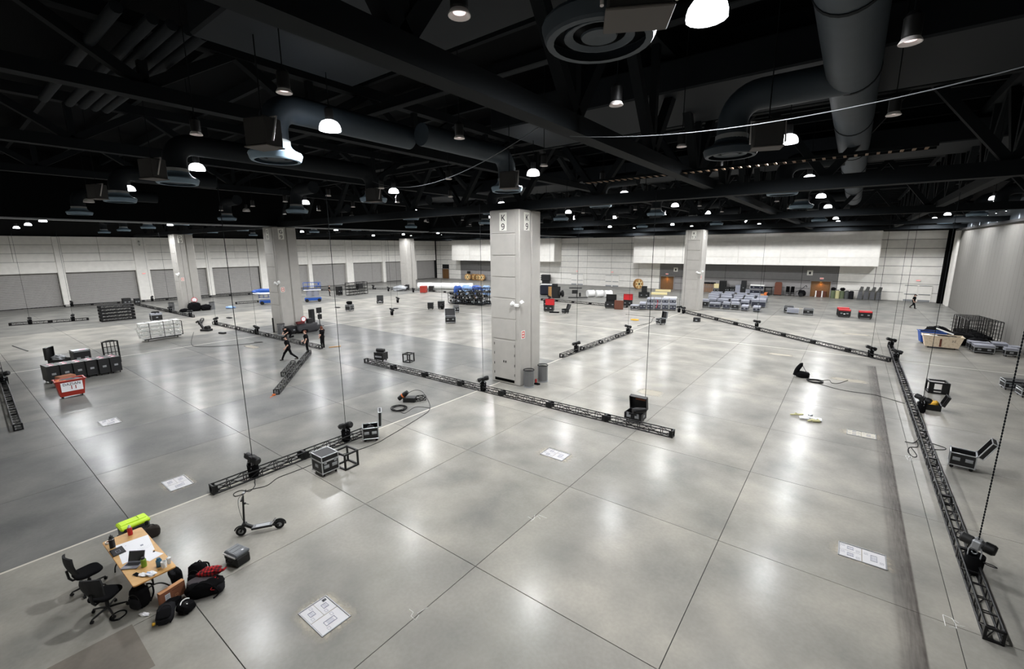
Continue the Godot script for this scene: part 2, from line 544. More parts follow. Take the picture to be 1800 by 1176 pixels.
	# long wall: upper band of panels, pilasters, recessed bay doors
	for z in [-2.4, -11.5, -20.6, -29.7, -38.9, -47.8, -56.9, -66.0, -75.1]:
		var i := roundi((-2.4 - z) / 9.1)
		var w := 1.7 if i % 2 == 0 else 0.78
		part("pilaster", MB.new().box(Vector3(XW - 0.15, 4.86, z), Vector3(0.62, 9.72, w), 0.02), M.cream, wl)
		for sgn in [-1.0, 1.0]:
			pass
	for i in 10:
		var z1 := 6.7 - 9.1 * i
		var z0 := z1 - 9.1
		if i == 9: z0 = ZB
		var a := z1 - (0.39 if i % 2 == 0 else 0.85)
		var b := z0 + (0.85 if i % 2 == 0 else 0.39)
		part("lintel", MB.new().box(Vector3(XW - 0.2, 5.5, (a + b) / 2), Vector3(0.5, 1.5, a - b)), M.cream, wl)
		for r in 3:
			for q in 2:
				var m0 := lerpf(a, b, q / 2.0)
				var m1 := lerpf(a, b, (q + 1) / 2.0)
				part("panel", MB.new().box(Vector3(XW - 0.2, 6.27 + 1.16 * (r + 0.5), (m0 + m1) / 2), Vector3(0.5, 1.125, m0 - m1 - 0.035), 0.012), [M.cream, M.cream2][(i + r + q) % 2], wl)
		var dr := struct("door_%d" % (i + 2), MB.new().box(Vector3(XW - 0.56, 2.36, (a + b) / 2), Vector3(0.12, 4.76, a - b)), M.door_grey)
		var ribs := MB.new()
		for y in 20: ribs.box(Vector3(XW - 0.495, 0.2 + y * 0.235, (a + b) / 2), Vector3(0.02, 0.21, a - b - 0.1), 0.006)
		part("door_slats", ribs, M.door_grey, dr)
	# end wall: rows of panels
	var tones := [M.cream, M.cream2]
	var cols := [XW, -84.0, -79.7, -73.6, -67.5, -61.4, -55.3, -49.8, -43.6, -38.2, -32.5, -28.4, -23, -17.1, -11.2, -6.0, -1.4, 2.9, 10.0]
	var doors := [[-28.2, -25.7, 2.4], [-4.75, -2.15, 2.4], [-86.4, -83.9, 2.5]]
	for c in cols.size() - 1:
		var x0: float = cols[c]
		var x1: float = cols[c + 1]
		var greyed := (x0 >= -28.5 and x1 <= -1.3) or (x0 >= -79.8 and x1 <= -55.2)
		for r in 8:
			var y0 := r * 1.22
			var y1 := minf(y0 + 1.22, 9.72)
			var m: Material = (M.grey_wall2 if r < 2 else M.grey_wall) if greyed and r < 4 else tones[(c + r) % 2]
			var cuts := [[x0, x1]]
			for d in doors:
				if y0 < d[2] and d[0] < x1 and d[1] > x0:
					cuts = []
					if d[0] > x0 + 0.05: cuts.append([x0, d[0]])
					if d[1] < x1 - 0.05: cuts.append([d[1], x1])
			for q in cuts:
				part("panel", MB.new().box(Vector3((q[0] + q[1]) / 2, (y0 + y1) / 2, ZB - 0.05), Vector3(q[1] - q[0] - 0.05, y1 - y0 - 0.05, 0.1), 0.01), m, wb)
	# two boxed-out bulkheads over the recesses
	for bh in [[-79.7, -49.8], [-32.5, 2.93]]:
		var core := part("bulkhead", MB.new().box(Vector3((bh[0] + bh[1]) / 2, 7.3, -81.5), Vector3(bh[1] - bh[0] - 0.04, 4.9, 2.9)), M.cream2, wb)
		var nx := roundi((bh[1] - bh[0]) / 5.9)
		for c in nx:
			for r in 4:
				var w: float = (bh[1] - bh[0]) / nx
				part("panel", MB.new().box(Vector3(bh[0] + w * (c + 0.5), 4.84 + 1.22 * (r + 0.5), -80.02), Vector3(w - 0.05, 1.165, 0.06), 0.01), tones[(c * 3 + r) % 2], core)
		for r in 4:
			part("panel", MB.new().box(Vector3(bh[1] + 0.01, 4.84 + 1.22 * (r + 0.5), -81.5), Vector3(0.06, 1.19, 2.9), 0.01), M.cream, core)
	# lobby doorways, each a wood-lined recess
	for d in doors.size():
		var x0: float = doors[d][0]
		var x1: float = doors[d][1]
		var h: float = doors[d][2]
		var bx := MB.new()
		bx.box(Vector3((x0 + x1) / 2, h / 2, ZB - 0.098), Vector3(x1 - x0, h, 0.01))
		var door := struct("door_%d" % (d + 12), bx, M.lobby)
		var leaf := MB.new()
		for s in [0, 1]: leaf.box(Vector3(lerpf(x0, x1, 0.27 + 0.46 * s), h / 2 - 0.05, ZB - 0.07), Vector3((x1 - x0) * 0.42, h - 0.2, 0.04), 0.01)
		part("door_leaf", leaf, M.lobbydoor, door)
		var fr := MB.new()
		for s in [x0, x1]: fr.box(Vector3(s, h / 2, ZB + 0.02), Vector3(0.12, h, 0.16), 0.01)
		fr.box(Vector3((x0 + x1) / 2, h + 0.05, ZB + 0.02), Vector3(x1 - x0 + 0.24, 0.12, 0.16), 0.01)
		part("door_frame", fr, M.grey_wall2, door)
	# white double doors with rails
	for d in [[6.2, 9.2, 0], [-47.3, -44.3, 1], [-39.4, -36.4, 2]]:
		var door := struct("door_%d" % (15 + d[2]), MB.new().box(Vector3((d[0] + d[1]) / 2, 1.15, ZB + 0.02), Vector3(d[1] - d[0], 2.3, 0.06), 0.01), M.cream2)
		for s in 2:
			var xc := lerpf(d[0], d[1], 0.25 + 0.5 * s)
			part("door_leaf", MB.new().box(Vector3(xc, 1.13, ZB + 0.07), Vector3((d[1] - d[0]) / 2 - 0.05, 2.2, 0.05), 0.01), M.cream, door)
			part("push_bar", MB.new().box(Vector3(xc, 1.03, ZB + 0.14), Vector3(1.2, 0.1, 0.07), 0.02), M.zinc, door)
			part("kick_plate", MB.new().box(Vector3(xc, 0.16, ZB + 0.10), Vector3(1.25, 0.26, 0.01)), M.zinc, door)
			part("closer", MB.new().box(Vector3(xc, 2.24, ZB + 0.13), Vector3(1.3, 0.08, 0.06), 0.01), M.zinc, door)
	# the folding partition: pocket, pale jamb, tall panels with seams, header track
	struct("trim_1", MB.new().box(Vector3(10.15, 4.86, ZB + 0.55), Vector3(0.75, 9.72, 1.0)), M.inside)
	struct("trim_2", MB.new().box(Vector3(XP - 0.12, 4.86, -80.1), Vector3(0.26, 9.72, 2.6), 0.02), M.cream)
	var pan := MB.new().box(Vector3(0, 4.8, 0), Vector3(0.14, 9.6, 1.22), 0.012).mesh()
	for i in 67:
		part("panel", pan, M.partition, wr, Vector3(XP + 0.02, 0.02, -78.1 + 1.235 * i))
	struct("trim_3", MB.new().box(Vector3(XP - 0.15, 9.62, -38.5), Vector3(0.55, 0.22, 83), 0.02), M.black)
	struct("trim_4", MB.new().box(Vector3(XP + 0.05, 10.6, -38.5), Vector3(0.2, 1.75, 83)), M.fascia)
	# columns
	column(Vector3(-15.2, 0, -20.3), "K", "9", 2, "pale square column lettered K9 beside two wire waste bins")
	column(Vector3(-42.5, 0, -20.3), "G", "9", 1, "pale square column behind the crew and the covered pile of gear")
	column(Vector3(-68.7, 0, -20.3), "D", "9", 1, "pale square column with black bags piled against its foot, nearest the bay doors")
	column(Vector3(-70.0, 0, -57.9), "D", "13", 0, "pale square column farthest off, beside the white doors' wall of bays")
	column(Vector3(-15.35, 0, -57.3), "K", "13", 1, "pale square column standing by the field of silver-edged cases")

func lettering(txt: String, size: float, m: Material, to: Node, at: Vector3, turn: float, called := "lettering") -> MeshInstance3D:
	var t := TextMesh.new()
	t.text = txt
	t.font_size = 64
	t.pixel_size = size / 64.0
	t.depth = 0.006
	t.curve_step = 4.0
	var o := MeshInstance3D.new()
	o.name = called
	o.mesh = t
	o.material_override = m
	o.position = at
	o.rotation.y = turn
	to.add_child(o, true)
	return o

func column(at: Vector3, a: String, b: String, detail: int, label: String) -> void:
	var o := thing("column", label, "column", at)
	o.set_meta("kind", "structure")
	part("core", MB.new().box(Vector3(0, 4.86, 0), Vector3(1.8, 9.72, 1.9)), M.paint, o)
	for s in [[Vector3(0, 4.86, 0.46), 2.06, 1.08], [Vector3(0, 4.86, -0.62), 2.0, 0.86]]:
		part("casing", MB.new().box(s[0], Vector3(s[1], 9.7, s[2]), 0.04), M.paint, o)
	for r in 6:
		part("panel", MB.new().box(Vector3(-0.05, 2.62 + 1.17 * (r + 0.5), 1.005), Vector3(1.62, 1.115, 0.05), 0.008), M.paint, o)
	var dr := part("access_door", MB.new().box(Vector3(-0.05, 1.4, 1.005), Vector3(1.5, 2.3, 0.03), 0.008), M.paint, o)
	if detail > 1:
		for y in [0.6, 1.15, 1.75, 2.3]:
			for x in [-0.78, 0.68]:
				part("hinge", MB.new().tube(Vector3(x, y - 0.07, 1.03), Vector3(x, y + 0.07, 1.03), 0.016, 6), M.rubber, dr)
		for x in [-0.1, 0.05]: part("lock", MB.new().box(Vector3(x, 1.32, 1.03), Vector3(0.07, 0.12, 0.03), 0.01), M.rubber, dr)
		part("grille", MB.new().box(Vector3(-0.05, 0.22, 1.025), Vector3(1.4, 0.16, 0.02)), M.inside, o)
	if detail > 0:
		for s in [[Vector3(-0.05, 9.1, 1.03), 0.0], [Vector3(1.04, 9.1, 0.35), PI / 2]]:
			var pl := part("number_plate", MB.new().box(Vector3.ZERO, Vector3(0.5, 0.95, 0.02), 0.004), M.plate, o, s[0], s[1])
			lettering(a, 0.46, M.ink, pl, Vector3(0, 0.22, 0.012), 0)
			lettering(b, 0.46, M.ink, pl, Vector3(0, -0.24, 0.012), 0)
		var lm := part("floodlight", MB.new().box(Vector3.ZERO, Vector3(0.34, 0.18, 0.1), 0.03), M.white, o, Vector3(0.86, 4.62, 1.08))
		part("lamp_head", MB.new().lathe([Vector2(0.0, -0.12), Vector2(0.10, -0.12), Vector2(0.12, 0.05), Vector2(0, 0.08)], 12, Transform3D(Basis(Vector3.FORWARD, 0.9), Vector3(-0.2, 0.1, 0.06))), M.white, lm)
		part("lamp_head", MB.new().lathe([Vector2(0.0, -0.12), Vector2(0.10, -0.12), Vector2(0.12, 0.05), Vector2(0, 0.08)], 12, Transform3D(Basis(Vector3.FORWARD, -0.9), Vector3(0.35, 0.2, 0.0))), M.white, lm)
		var sg := part("fire_sign", MB.new().box(Vector3.ZERO, Vector3(0.34, 0.46, 0.012)), M.plate, o, Vector3(1.036, 2.95 if detail > 1 else 4.1, 0.7), PI / 2)
		var sb := MB.new()
		for q in [[0, 0.16, 0.22, 0.045], [0, 0.0, 0.22, 0.045], [0, -0.16, 0.22, 0.045], [-0.1, 0, 0.045, 0.365], [0.1, 0, 0.045, 0.365]]: sb.box(Vector3(q[0], q[1], 0.009), Vector3(q[2], q[3], 0.008))
		part("sign_mark", sb, M.red, sg)

func high_bay(at: Vector3, label: String, lit: bool, group: String) -> void:
	var o := thing("high_bay_lamp", label, "lamp", at, 0.0, group)
	if not shared.has("hb"):
		shared.hb = [
			MB.new().lathe([Vector2(0.0, 0.25), Vector2(0.10, 0.25), Vector2(0.11, 0.27), Vector2(0.11, 0.52), Vector2(0.08, 0.56), Vector2(0.0, 0.56)], 14).mesh(),
			MB.new().lathe([Vector2(0.0, 0.0), Vector2(0.275, 0.0), Vector2(0.272, 0.06), Vector2(0.25, 0.14), Vector2(0.20, 0.21), Vector2(0.12, 0.25), Vector2(0.0, 0.26)], 14).mesh(),
			MB.new().tube(Vector3(0, 0.55, 0), Vector3(0, 3.3, 0), 0.012, 6).mesh(),
			MB.new().lathe([Vector2(0.255, -0.03), Vector2(0.29, -0.03), Vector2(0.30, 0.0), Vector2(0.29, 0.02), Vector2(0.26, 0.02)], 16).mesh()]
	part("ballast_housing", shared.hb[0], M.black, o)
	part("glowing_reflector", shared.hb[1], M.glow if lit else M.rim, o)
	part("stem", shared.hb[2], M.steel, o)
	if lit:
		var l := SpotLight3D.new()
		l.name = "light"
		l.rotation.x = -PI / 2
		l.position.y = -0.06
		l.spot_angle = 84.0
		l.spot_angle_attenuation = 0.36
		l.spot_range = 140.0
		l.spot_attenuation = 2.0
		l.light_color = Color(0.985, 0.99, 1.0)
		l.light_energy = LAMP_ENERGY
		l.light_size = 0.27
		l.shadow_enabled = true
		o.add_child(l)

func can_light(at: Vector3, label: String, lit := false, group := "") -> void:
	var o := thing("can_light", label, "lamp", at, 0.0, group)
	if not shared.has("can"):
		shared.can = [
			MB.new().lathe([Vector2(0.0, 0.05), Vector2(0.09, 0.05), Vector2(0.10, 0.08), Vector2(0.10, 0.30), Vector2(0.06, 0.36), Vector2(0.0, 0.36)], 14).mesh(),
			MB.new().lathe([Vector2(0.065, 0.04), Vector2(0.115, 0.0), Vector2(0.125, 0.0), Vector2(0.125, 0.012), Vector2(0.10, 0.055)], 18).mesh(),
			MB.new().tube(Vector3(0, 0.36, 0), Vector3(0, 3.1, 0), 0.010, 6).mesh(),
			MB.new().lathe([Vector2(0, 0.035), Vector2(0.07, 0.035), Vector2(0.07, 0.05)], 14).mesh()]
	part("housing", shared.can[0], M.black, o)
	part("trim_ring", shared.can[1], M.rim, o)
	part("stem", shared.can[2], M.steel, o)
	part("lens", shared.can[3], M.glow if lit else M.dimglow, o)

func ring_pts(c: Vector3, a: float, b: float, r: float, ax: Vector3, ay: Vector3, k := 8) -> Array:
	var out := []
	for i in k + 1:
		var t := lerpf(a, b, float(i) / k)
		out.append(c + ax * (r * cos(t)) + ay * (r * sin(t)))
	return out

func diffuser(at: Vector3, label: String, arm: Vector3, length: float, bm: Material = M.bell, dm: Material = M.flatduct) -> void:
	# a round drum diffuser on a duct that rises, bends and runs off along arm
	var o := thing("air_diffuser", label, "air diffuser", at)
	if not shared.has("dif"):
		shared.dif = [
			MB.new().lathe([Vector2(0.52, 0.0), Vector2(0.60, 0.0), Vector2(0.62, 0.03), Vector2(0.66, 0.16), Vector2(0.64, 0.2), Vector2(0.50, 0.26), Vector2(0.42, 0.34), Vector2(0.36, 0.46)], 28).mesh(),
			MB.new().lathe([Vector2(0.0, 0.06), Vector2(0.20, 0.05), Vector2(0.21, 0.07)], 24).mesh(),
			MB.new().lathe([Vector2(0.30, 0.08), Vector2(0.38, 0.05), Vector2(0.40, 0.05), Vector2(0.40, 0.08)], 24).mesh(),
			MB.new().lathe([Vector2(0.0, 0.14), Vector2(0.6, 0.14)], 20).mesh(),
			MB.new().lathe([Vector2(0.385, 0.40), Vector2(0.385, 0.52)], 24).mesh()]
	part("bell", shared.dif[0], bm, o)
	part("center_disc", shared.dif[1], M.duct, o)
	part("inner_ring", shared.dif[2], M.duct, o)
	part("back_plate", shared.dif[3], M.steel, o)
	part("collar", shared.dif[4], M.ductpale, o)
	var pts := [Vector3(0, 0.44, 0), Vector3(0, 0.75, 0)]
	pts.append_array(ring_pts(arm * 0.6 + Vector3(0, 0.8, 0), 0.0, PI / 2, 0.6, -arm, Vector3.UP))
	pts.append(arm * length + Vector3(0, 1.4, 0))
	part("duct", MB.new().path(pts, 0.36, 20), dm, o)

func ceiling_and_lights() -> void:
	var ce := struct("ceiling", MB.new().box(Vector3((XW + XP) / 2, 14.2, (ZB + ZF) / 2), Vector3(XP - XW + 2, 0.3, ZF - ZB + 2)), M.roof)
	# steel: joists under the deck, trussed girders along the hall and across it
	for i in 38:
		part("joist", MB.new().box(Vector3((XW + XP) / 2, 13.75, 3.0 - 2.3 * i), Vector3(XP - XW, 0.4, 0.16)), M.steel, ce)
	for x in [3.95, -5.0, -15.2, -24.4, -33.4, -51.5, -60.6, -78]:
		var y0 := 10.2 if x in [3.95, -5.0] else 11.75
		var g := struct(numbered("girder"), MB.new().box(Vector3(x, y0, -39), Vector3(0.38, 0.36, 88)).box(Vector3(x, 13.4, -39), Vector3(0.38, 0.36, 88)), M.steel)
		var web := MB.new()
		var z := -4.2 + 4.55
		while z > -82.0:
			web.bar(Vector3(x, y0 + 0.15, z), Vector3(x, 13.3, z - 2.2), 0.26, 0.26).bar(Vector3(x, y0 + 0.15, z), Vector3(x, 13.3, z + 2.2), 0.26, 0.26).bar(Vector3(x, y0 + 0.15, z), Vector3(x, 13.3, z), 0.2, 0.2)
			z -= 4.55
		stuff(part("web", web, M.steel, g))
	for z in [-20.3, -38.8, -57.6, -76]:
		var g := struct(numbered("girder"), MB.new().box(Vector3(-39, 9.95, z), Vector3(99, 0.46, 0.5)).box(Vector3(-39, 13.3, z), Vector3(99, 0.4, 0.5)), M.steel)
		var web := MB.new()
		var x := 8.0
		while x > -86.0:
			web.bar(Vector3(x, 10.15, z), Vector3(x - 2.3, 13.2, z), 0.26, 0.26).bar(Vector3(x, 10.15, z), Vector3(x + 2.3, 13.2, z), 0.26, 0.26)
			x -= 4.55
		stuff(part("web", web, M.steel, g))
	for z in [-11.0, -20.0, -34.0, -48]:
		struct(numbered("beam"), MB.new().box(Vector3(-39, 12.75, z), Vector3(99, 0.3, 0.22)).box(Vector3(-39, 12.62, z), Vector3(99, 0.03, 0.3)), M.steel)
	# header of the second folding partition, along the far column line
	struct("trim_5", MB.new().box(Vector3(-42.5, 11.9, -39.3), Vector3(0.5, 4.2, 87)), M.roof)
	struct("trim_6", MB.new().box(Vector3(-42.5, 9.77, -39.3), Vector3(0.56, 0.1, 87)), M.zinc)
	# lamps
	var nl := 0
	var names := {"-2_-7": "lit high bay lamp largest in view, beside the round drum diffuser", "-11_-7": "lit high bay lamp beside the bend of the round duct and its diffuser", "-2_-16": "lit high bay lamp hanging next to the elbow duct off the big round duct", "-20_-7": "lit high bay lamp third along the front row, a hoist chain beside it", "-11_-16": "lit high bay lamp hanging just above the column lettered K9", "-30_-7": "lit high bay lamp fourth along the front row beside a pale diffuser", "-20_-16": "lit high bay lamp under the sagging white cable"}
	for x in [7.3, -2.05, -11.3, -20.7, -30.2, -48.6, -58.0, -67.3, -76.5]:
		for z in [-7.0, -16.4, -26.0, -35.6, -45.2, -55.0, -64.6, -74.0]:
			if x > 7.0 and z > -40.0: continue
			var key := "%d_%d" % [int(x), int(z)]
			var rk: String = NTH[roundi((-7.0 - z) / 9.55)]
			if names.has(key): high_bay(Vector3(x + (0.1 if x == -2.05 else 0.0), 10.75, z), names[key], true, "lit high bay lamps over the hall")
			elif x < -45: high_bay(Vector3(x, 10.3, z), "lit lamp beyond the dark header beam, %s line past it, %s from the front" % [NTH[roundi((-48.6 - x) / 9.3)], rk], true, "lit lamps beyond the header beam")
			else: high_bay(Vector3(x, 10.75, z), "lit high bay lamp, %s line counting from the partition, %s from the front" % [NTH[roundi((7.3 - x) / 9.35)], rk], true, "lit high bay lamps over the far floor")
	for z in [-7.0, -16.4, -26.0, -35.6, -45.2]:
		high_bay(Vector3(-39.4, 10.75, z), "unlit white high bay lamp before the dark header beam, %s from the front" % NTH[roundi((-7.0 - z) / 9.55)], false, "unlit high bay lamps by the header beam")
	for c in [[-3.75, -4.0, "dim pinkish can light between the diffuser and the first girder", true], [0.28, -8.0, "dim can light on a thin stem beside the big round duct", false], [-7.7, -4.0, "dim can light on a thin stem over the near diffuser and speaker", false], [-3.7, -8.0, "dim can light hanging below the drum diffuser", false], [-11.9, -4.1, "can light with white ring between the girder and the near diffuser", false], [-7.6, -8.0, "can light with white ring above the sagging white cable", false], [0.33, -12.0, "can light with white ring beyond the big round duct", false]]:
		can_light(Vector3(c[0], 10.2, c[1]), c[2], false)
	for x in [3.9, -3.8, -8.0, -12.2, -16.2, -20.3, -24.5, -28.4, -33]:
		for z in [-12.2, -16.3, -20.8, -25, -30, -36, -42]:
			if Vector2(x + 15, z + 20).length() < 2.5: continue
			can_light(Vector3(x, 10.2, z), "small unlit white-ringed can light, %s line from the partition, %s row back" % [NTH[[3.9, -3.8, -8.0, -12.2, -16.2, -20.3, -24.5, -28.4, -33].find(x)], NTH[[-12.2, -16.3, -20.8, -25, -30, -36, -42].find(z)]], false, "unlit can lights among the roof steel")
	# diffusers and ducts
	for d in [[Vector3(-2.6, 10, -5.1), "large round drum diffuser at the top of the view beside a speaker", Vector3(1, 0, 0), 2.1], [Vector3(-2.85, 10, -13.2), "round diffuser on a bent branch of the big round duct", Vector3(1, 0, 0), 2.4], [Vector3(-12.5, 10, -6.1), "pale lit round diffuser at the bend of a long duct, nearest the front", Vector3(0, 0, -1), 4.6], [Vector3(-11.8, 10, -15.2), "round diffuser hanging near the column lettered K9", Vector3(0, 0, 1), 4.6], [Vector3(-19.4, 10, -5.9), "second pale diffuser along the front row, beside a small speaker", Vector3(0, 0, -1), 4.2], [Vector3(-28.5, 10, -6.2), "third pale diffuser along the front row", Vector3(0, 0, -1), 4.2], [Vector3(-40.2, 10, -6.6), "last pale diffuser along the front row before the header beam", Vector3(0, 0, -1), 4.2], [Vector3(-19.4, 10, -14.1), "round diffuser below the sagging white cable", Vector3(0, 0, 1), 4.0]]:
		diffuser(d[0], d[1], d[2], d[3], M.duct if d[0].x > -4.0 else M.bell, M.duct if d[0].x > -13.0 else M.flatduct)
	for x in [-2.9, -12.0, -20.2, -28.7, -39.6, -50, -60, -69.5, -79]:
		for z in [-15.0, -24.3, -33.5, -43, -52]:
			if z == -15.0 and x > -21: continue
			if x < -45 and z < -45: continue
			diffuser(Vector3(x, 10, z), ("small far round diffuser on a bent duct, %s line from the partition, %s row back" if x > -45 else "pale diffuser beyond the header beam, %s line from the partition, %s row back") % [NTH[[-2.9, -12.0, -20.2, -28.7, -39.6, -50, -60, -69.5, -79].find(x)], NTH[[-15.0, -24.3, -33.5, -43, -52].find(z)]], Vector3(1, 0, 0), 2.2)
			get_child(get_child_count() - 1).set_meta("group", "far diffusers" if x > -45 else "diffusers beyond the header")
	for z in [-45.0, -52, -60, -68]:
		diffuser(Vector3(7.6, 10, z), "small diffuser on a curved duct by the partition header, %s from the front" % NTH[[-45.0, -52, -60, -68].find(z)], Vector3(1, 0, 0), 2.2)
		get_child(get_child_count() - 1).set_meta("group", "diffusers near the partition")
	var du := thing("round_duct", "big round grey duct running straight away along the hall", "duct", Vector3(-0.45, 11.55, 0))
	part("pipe", MB.new().path([Vector3(0, 0, 2), Vector3(0, 0, -48)], 0.5, 28), M.duct, du)
	for z in [-8.8, -13.2, -18, -23, -28, -33, -38, -43]:
		part("joint_band", MB.new().path([Vector3(0, 0, z), Vector3(0, 0, z - 0.1)], 0.515, 28), M.steel, du)
	var wd := MB.new()
	single("flat_duct", MB.new().box(Vector3(-1.2, 12.6, -6.1), Vector3(21, 0.9, 3.9), 0.05), M.flatduct, "wide flat duct crossing overhead behind the drum diffuser", "duct")
	single("flat_duct", MB.new().box(Vector3(-1.2, 12.6, -16.0), Vector3(21, 0.9, 3.9), 0.05), M.flatduct, "wide flat duct crossing overhead past the first girder", "duct")
	single("flat_duct", MB.new().box(Vector3(-13, 12.6, -30.0), Vector3(44, 0.9, 3.6), 0.05), M.flatduct, "wide flat duct crossing the roof beyond the lettered column", "duct")
	for k in 5:
		var z: float = [-3.2, -3.8, -4.15, -4.45, -4.75][k]
		single("ceiling_pipe", MB.new().path([Vector3(-12.6, 12.6, z), Vector3(-21.7, 12.6, z)], 0.12, 10), M.flatduct, "grey pipe high in the dark roof corner, " + ["standing apart from the other four", "first of the close parallel four", "second of the close parallel four", "third of the close parallel four", "last of the close parallel four"][k], "pipe", Vector3.ZERO, 0.0, "parallel pipes in the roof corner")
	# speakers on yokes
	for s in [[-2.0, 9.95, -4.75, "loudspeaker box seen from underneath beside the drum diffuser", 0.5], [-10.6, 9.9, -4.95, "loudspeaker box with bright yoke next to the near pale diffuser", 0.3], [-17.8, 9.9, -4.8, "loudspeaker box with bright yoke next to the second pale diffuser", 0.3], [-26.3, 9.9, -5.0, "small loudspeaker box with bright yoke by the third diffuser", 0.3], [-10.6, 9.9, -13.8, "loudspeaker box with bright yoke above the column lettered K9", 0.3], [-1.9, 9.95, -12.4, "loudspeaker box beside the bent branch duct", 0.3], [-18.4, 9.9, -13.4, "loudspeaker box with bright yoke below the sagging cable", 0.3]]:
		var o := thing("hanging_speaker", s[3], "speaker", Vector3(s[0], s[1], s[2]), s[4])
		part("cabinet", MB.new().box(Vector3(0, 0.3, 0), Vector3(0.62, 0.58, 0.45), 0.02), mat(Color(0.17, 0.165, 0.16), 0.7), o)
		part("grille", MB.new().box(Vector3(0, 0.0, 0), Vector3(0.66, 0.03, 0.5), 0.01), mat(Color(0.33, 0.31, 0.30), 0.8), o)
		part("yoke", MB.new().path([Vector3(0.36, 0.1, 0.1), Vector3(0.36, 0.62, -0.05), Vector3(-0.36, 0.62, -0.05), Vector3(-0.36, 0.1, 0.1)], 0.022, 6), M.rim, o)
		part("hanger", MB.new().tube(Vector3(0, 0.6, 0), Vector3(0, 3.6, 0), 0.014, 6), M.steel, o)
	# cables and trays strung under the steel
	var sag := func(a: Vector3, b: Vector3, drop: float, k := 16) -> Array:
		var o := []
		for i in k + 1:
			var t := float(i) / k
			o.append(a.lerp(b, t) - Vector3(0, drop * 4.0 * t * (1.0 - t), 0))
		return o
	single("strung_cable", MB.new().path(sag.call(Vector3(-5.1, 9.98, -7.6), Vector3(-16.5, 10.5, -12.0), 0.6), 0.009, 6), M.dullwhite, "white cable sagging from the girder toward the dark beams", "cable")
	single("strung_cable", MB.new().path(sag.call(Vector3(-5.0, 9.98, -8.6), Vector3(3.2, 9.98, -7.8), 0.42), 0.008, 6), M.dullwhite, "white cable strung across below the big round duct", "cable")
	for t in [[-15.9, -8.5, 1.4], [-23.0, -16.0, -6.0]]:
		var o := thing("cable_tray", "ladder cable tray with orange-brown rungs crossing the roof" if t[0] > -20 else "ladder cable tray farther back under the dark steel", "cable tray", Vector3(0, 10.15, t[0]))
		var rail := MB.new()
		for s in [-0.22, 0.22]: rail.box(Vector3((t[1] + t[2]) / 2, 0, s), Vector3(t[2] - t[1], 0.08, 0.03))
		part("rail", rail, M.steel, o)
		var rung := MB.new()
		var x: float = t[1] + 0.1
		while x < t[2]:
			rung.box(Vector3(x, -0.02, 0), Vector3(0.07, 0.03, 0.42))
			x += 0.24
		stuff(part("rungs", rung, M.rung, o))
	# partition header downlights
	for z in [-77.9, -73.4, -69.2, -65.2, -61.7, -58.2, -54.6, -51.3, -47.9, -44]:
		var o := thing("header_downlight", "small downlight above the folding partition, %s from the end wall" % NTH[[-77.9, -73.4, -69.2, -65.2, -61.7, -58.2, -54.6, -51.3, -47.9, -44].find(z)], "lamp", Vector3(XP - 0.22, 10.62, z), 0.0, "downlights above the partition")
		part("housing", MB.new().lathe([Vector2(0.0, 0.0), Vector2(0.06, 0.0), Vector2(0.06, 0.16), Vector2(0.0, 0.17)], 10), M.black, o)
		part("glowing_lens", MB.new().lathe([Vector2(0.0, -0.01), Vector2(0.05, -0.01), Vector2(0.05, 0.0)], 10), M.glow, o)
		part("bracket", MB.new().box(Vector3(0.12, 0.1, 0), Vector3(0.26, 0.03, 0.05)), M.black, o)
		var l := SpotLight3D.new()
		l.name = "light"
		l.rotation = Vector3(-PI / 2, 0, 0)
		l.position.y = -0.04
		l.spot_angle = 24.0
		l.spot_range = 30.0
		l.spot_attenuation = 2.0
		l.light_energy = 30.0
		l.light_size = 0.03
		l.shadow_enabled = true
		o.add_child(l)

# ---------------------------------------------------------------- trusses, hoists, cases
func frame(mb: MB, c: Vector3, s: Vector3, t: float, e := 0.0) -> MB:
	# the twelve edges of a box as square bars
	var h := s * 0.5
	for q in [-1.0, 1.0]:
		for r in [-1.0, 1.0]:
			mb.box(c + Vector3(0, q * (h.y - t / 2), r * (h.z - t / 2)), Vector3(s.x, t, t), e)
			mb.box(c + Vector3(q * (h.x - t / 2), 0, r * (h.z - t / 2)), Vector3(t, s.y - 2 * t, t), e)
			mb.box(c + Vector3(q * (h.x - t / 2), r * (h.y - t / 2), 0), Vector3(t, t, s.z - 2 * t), e)
	return mb

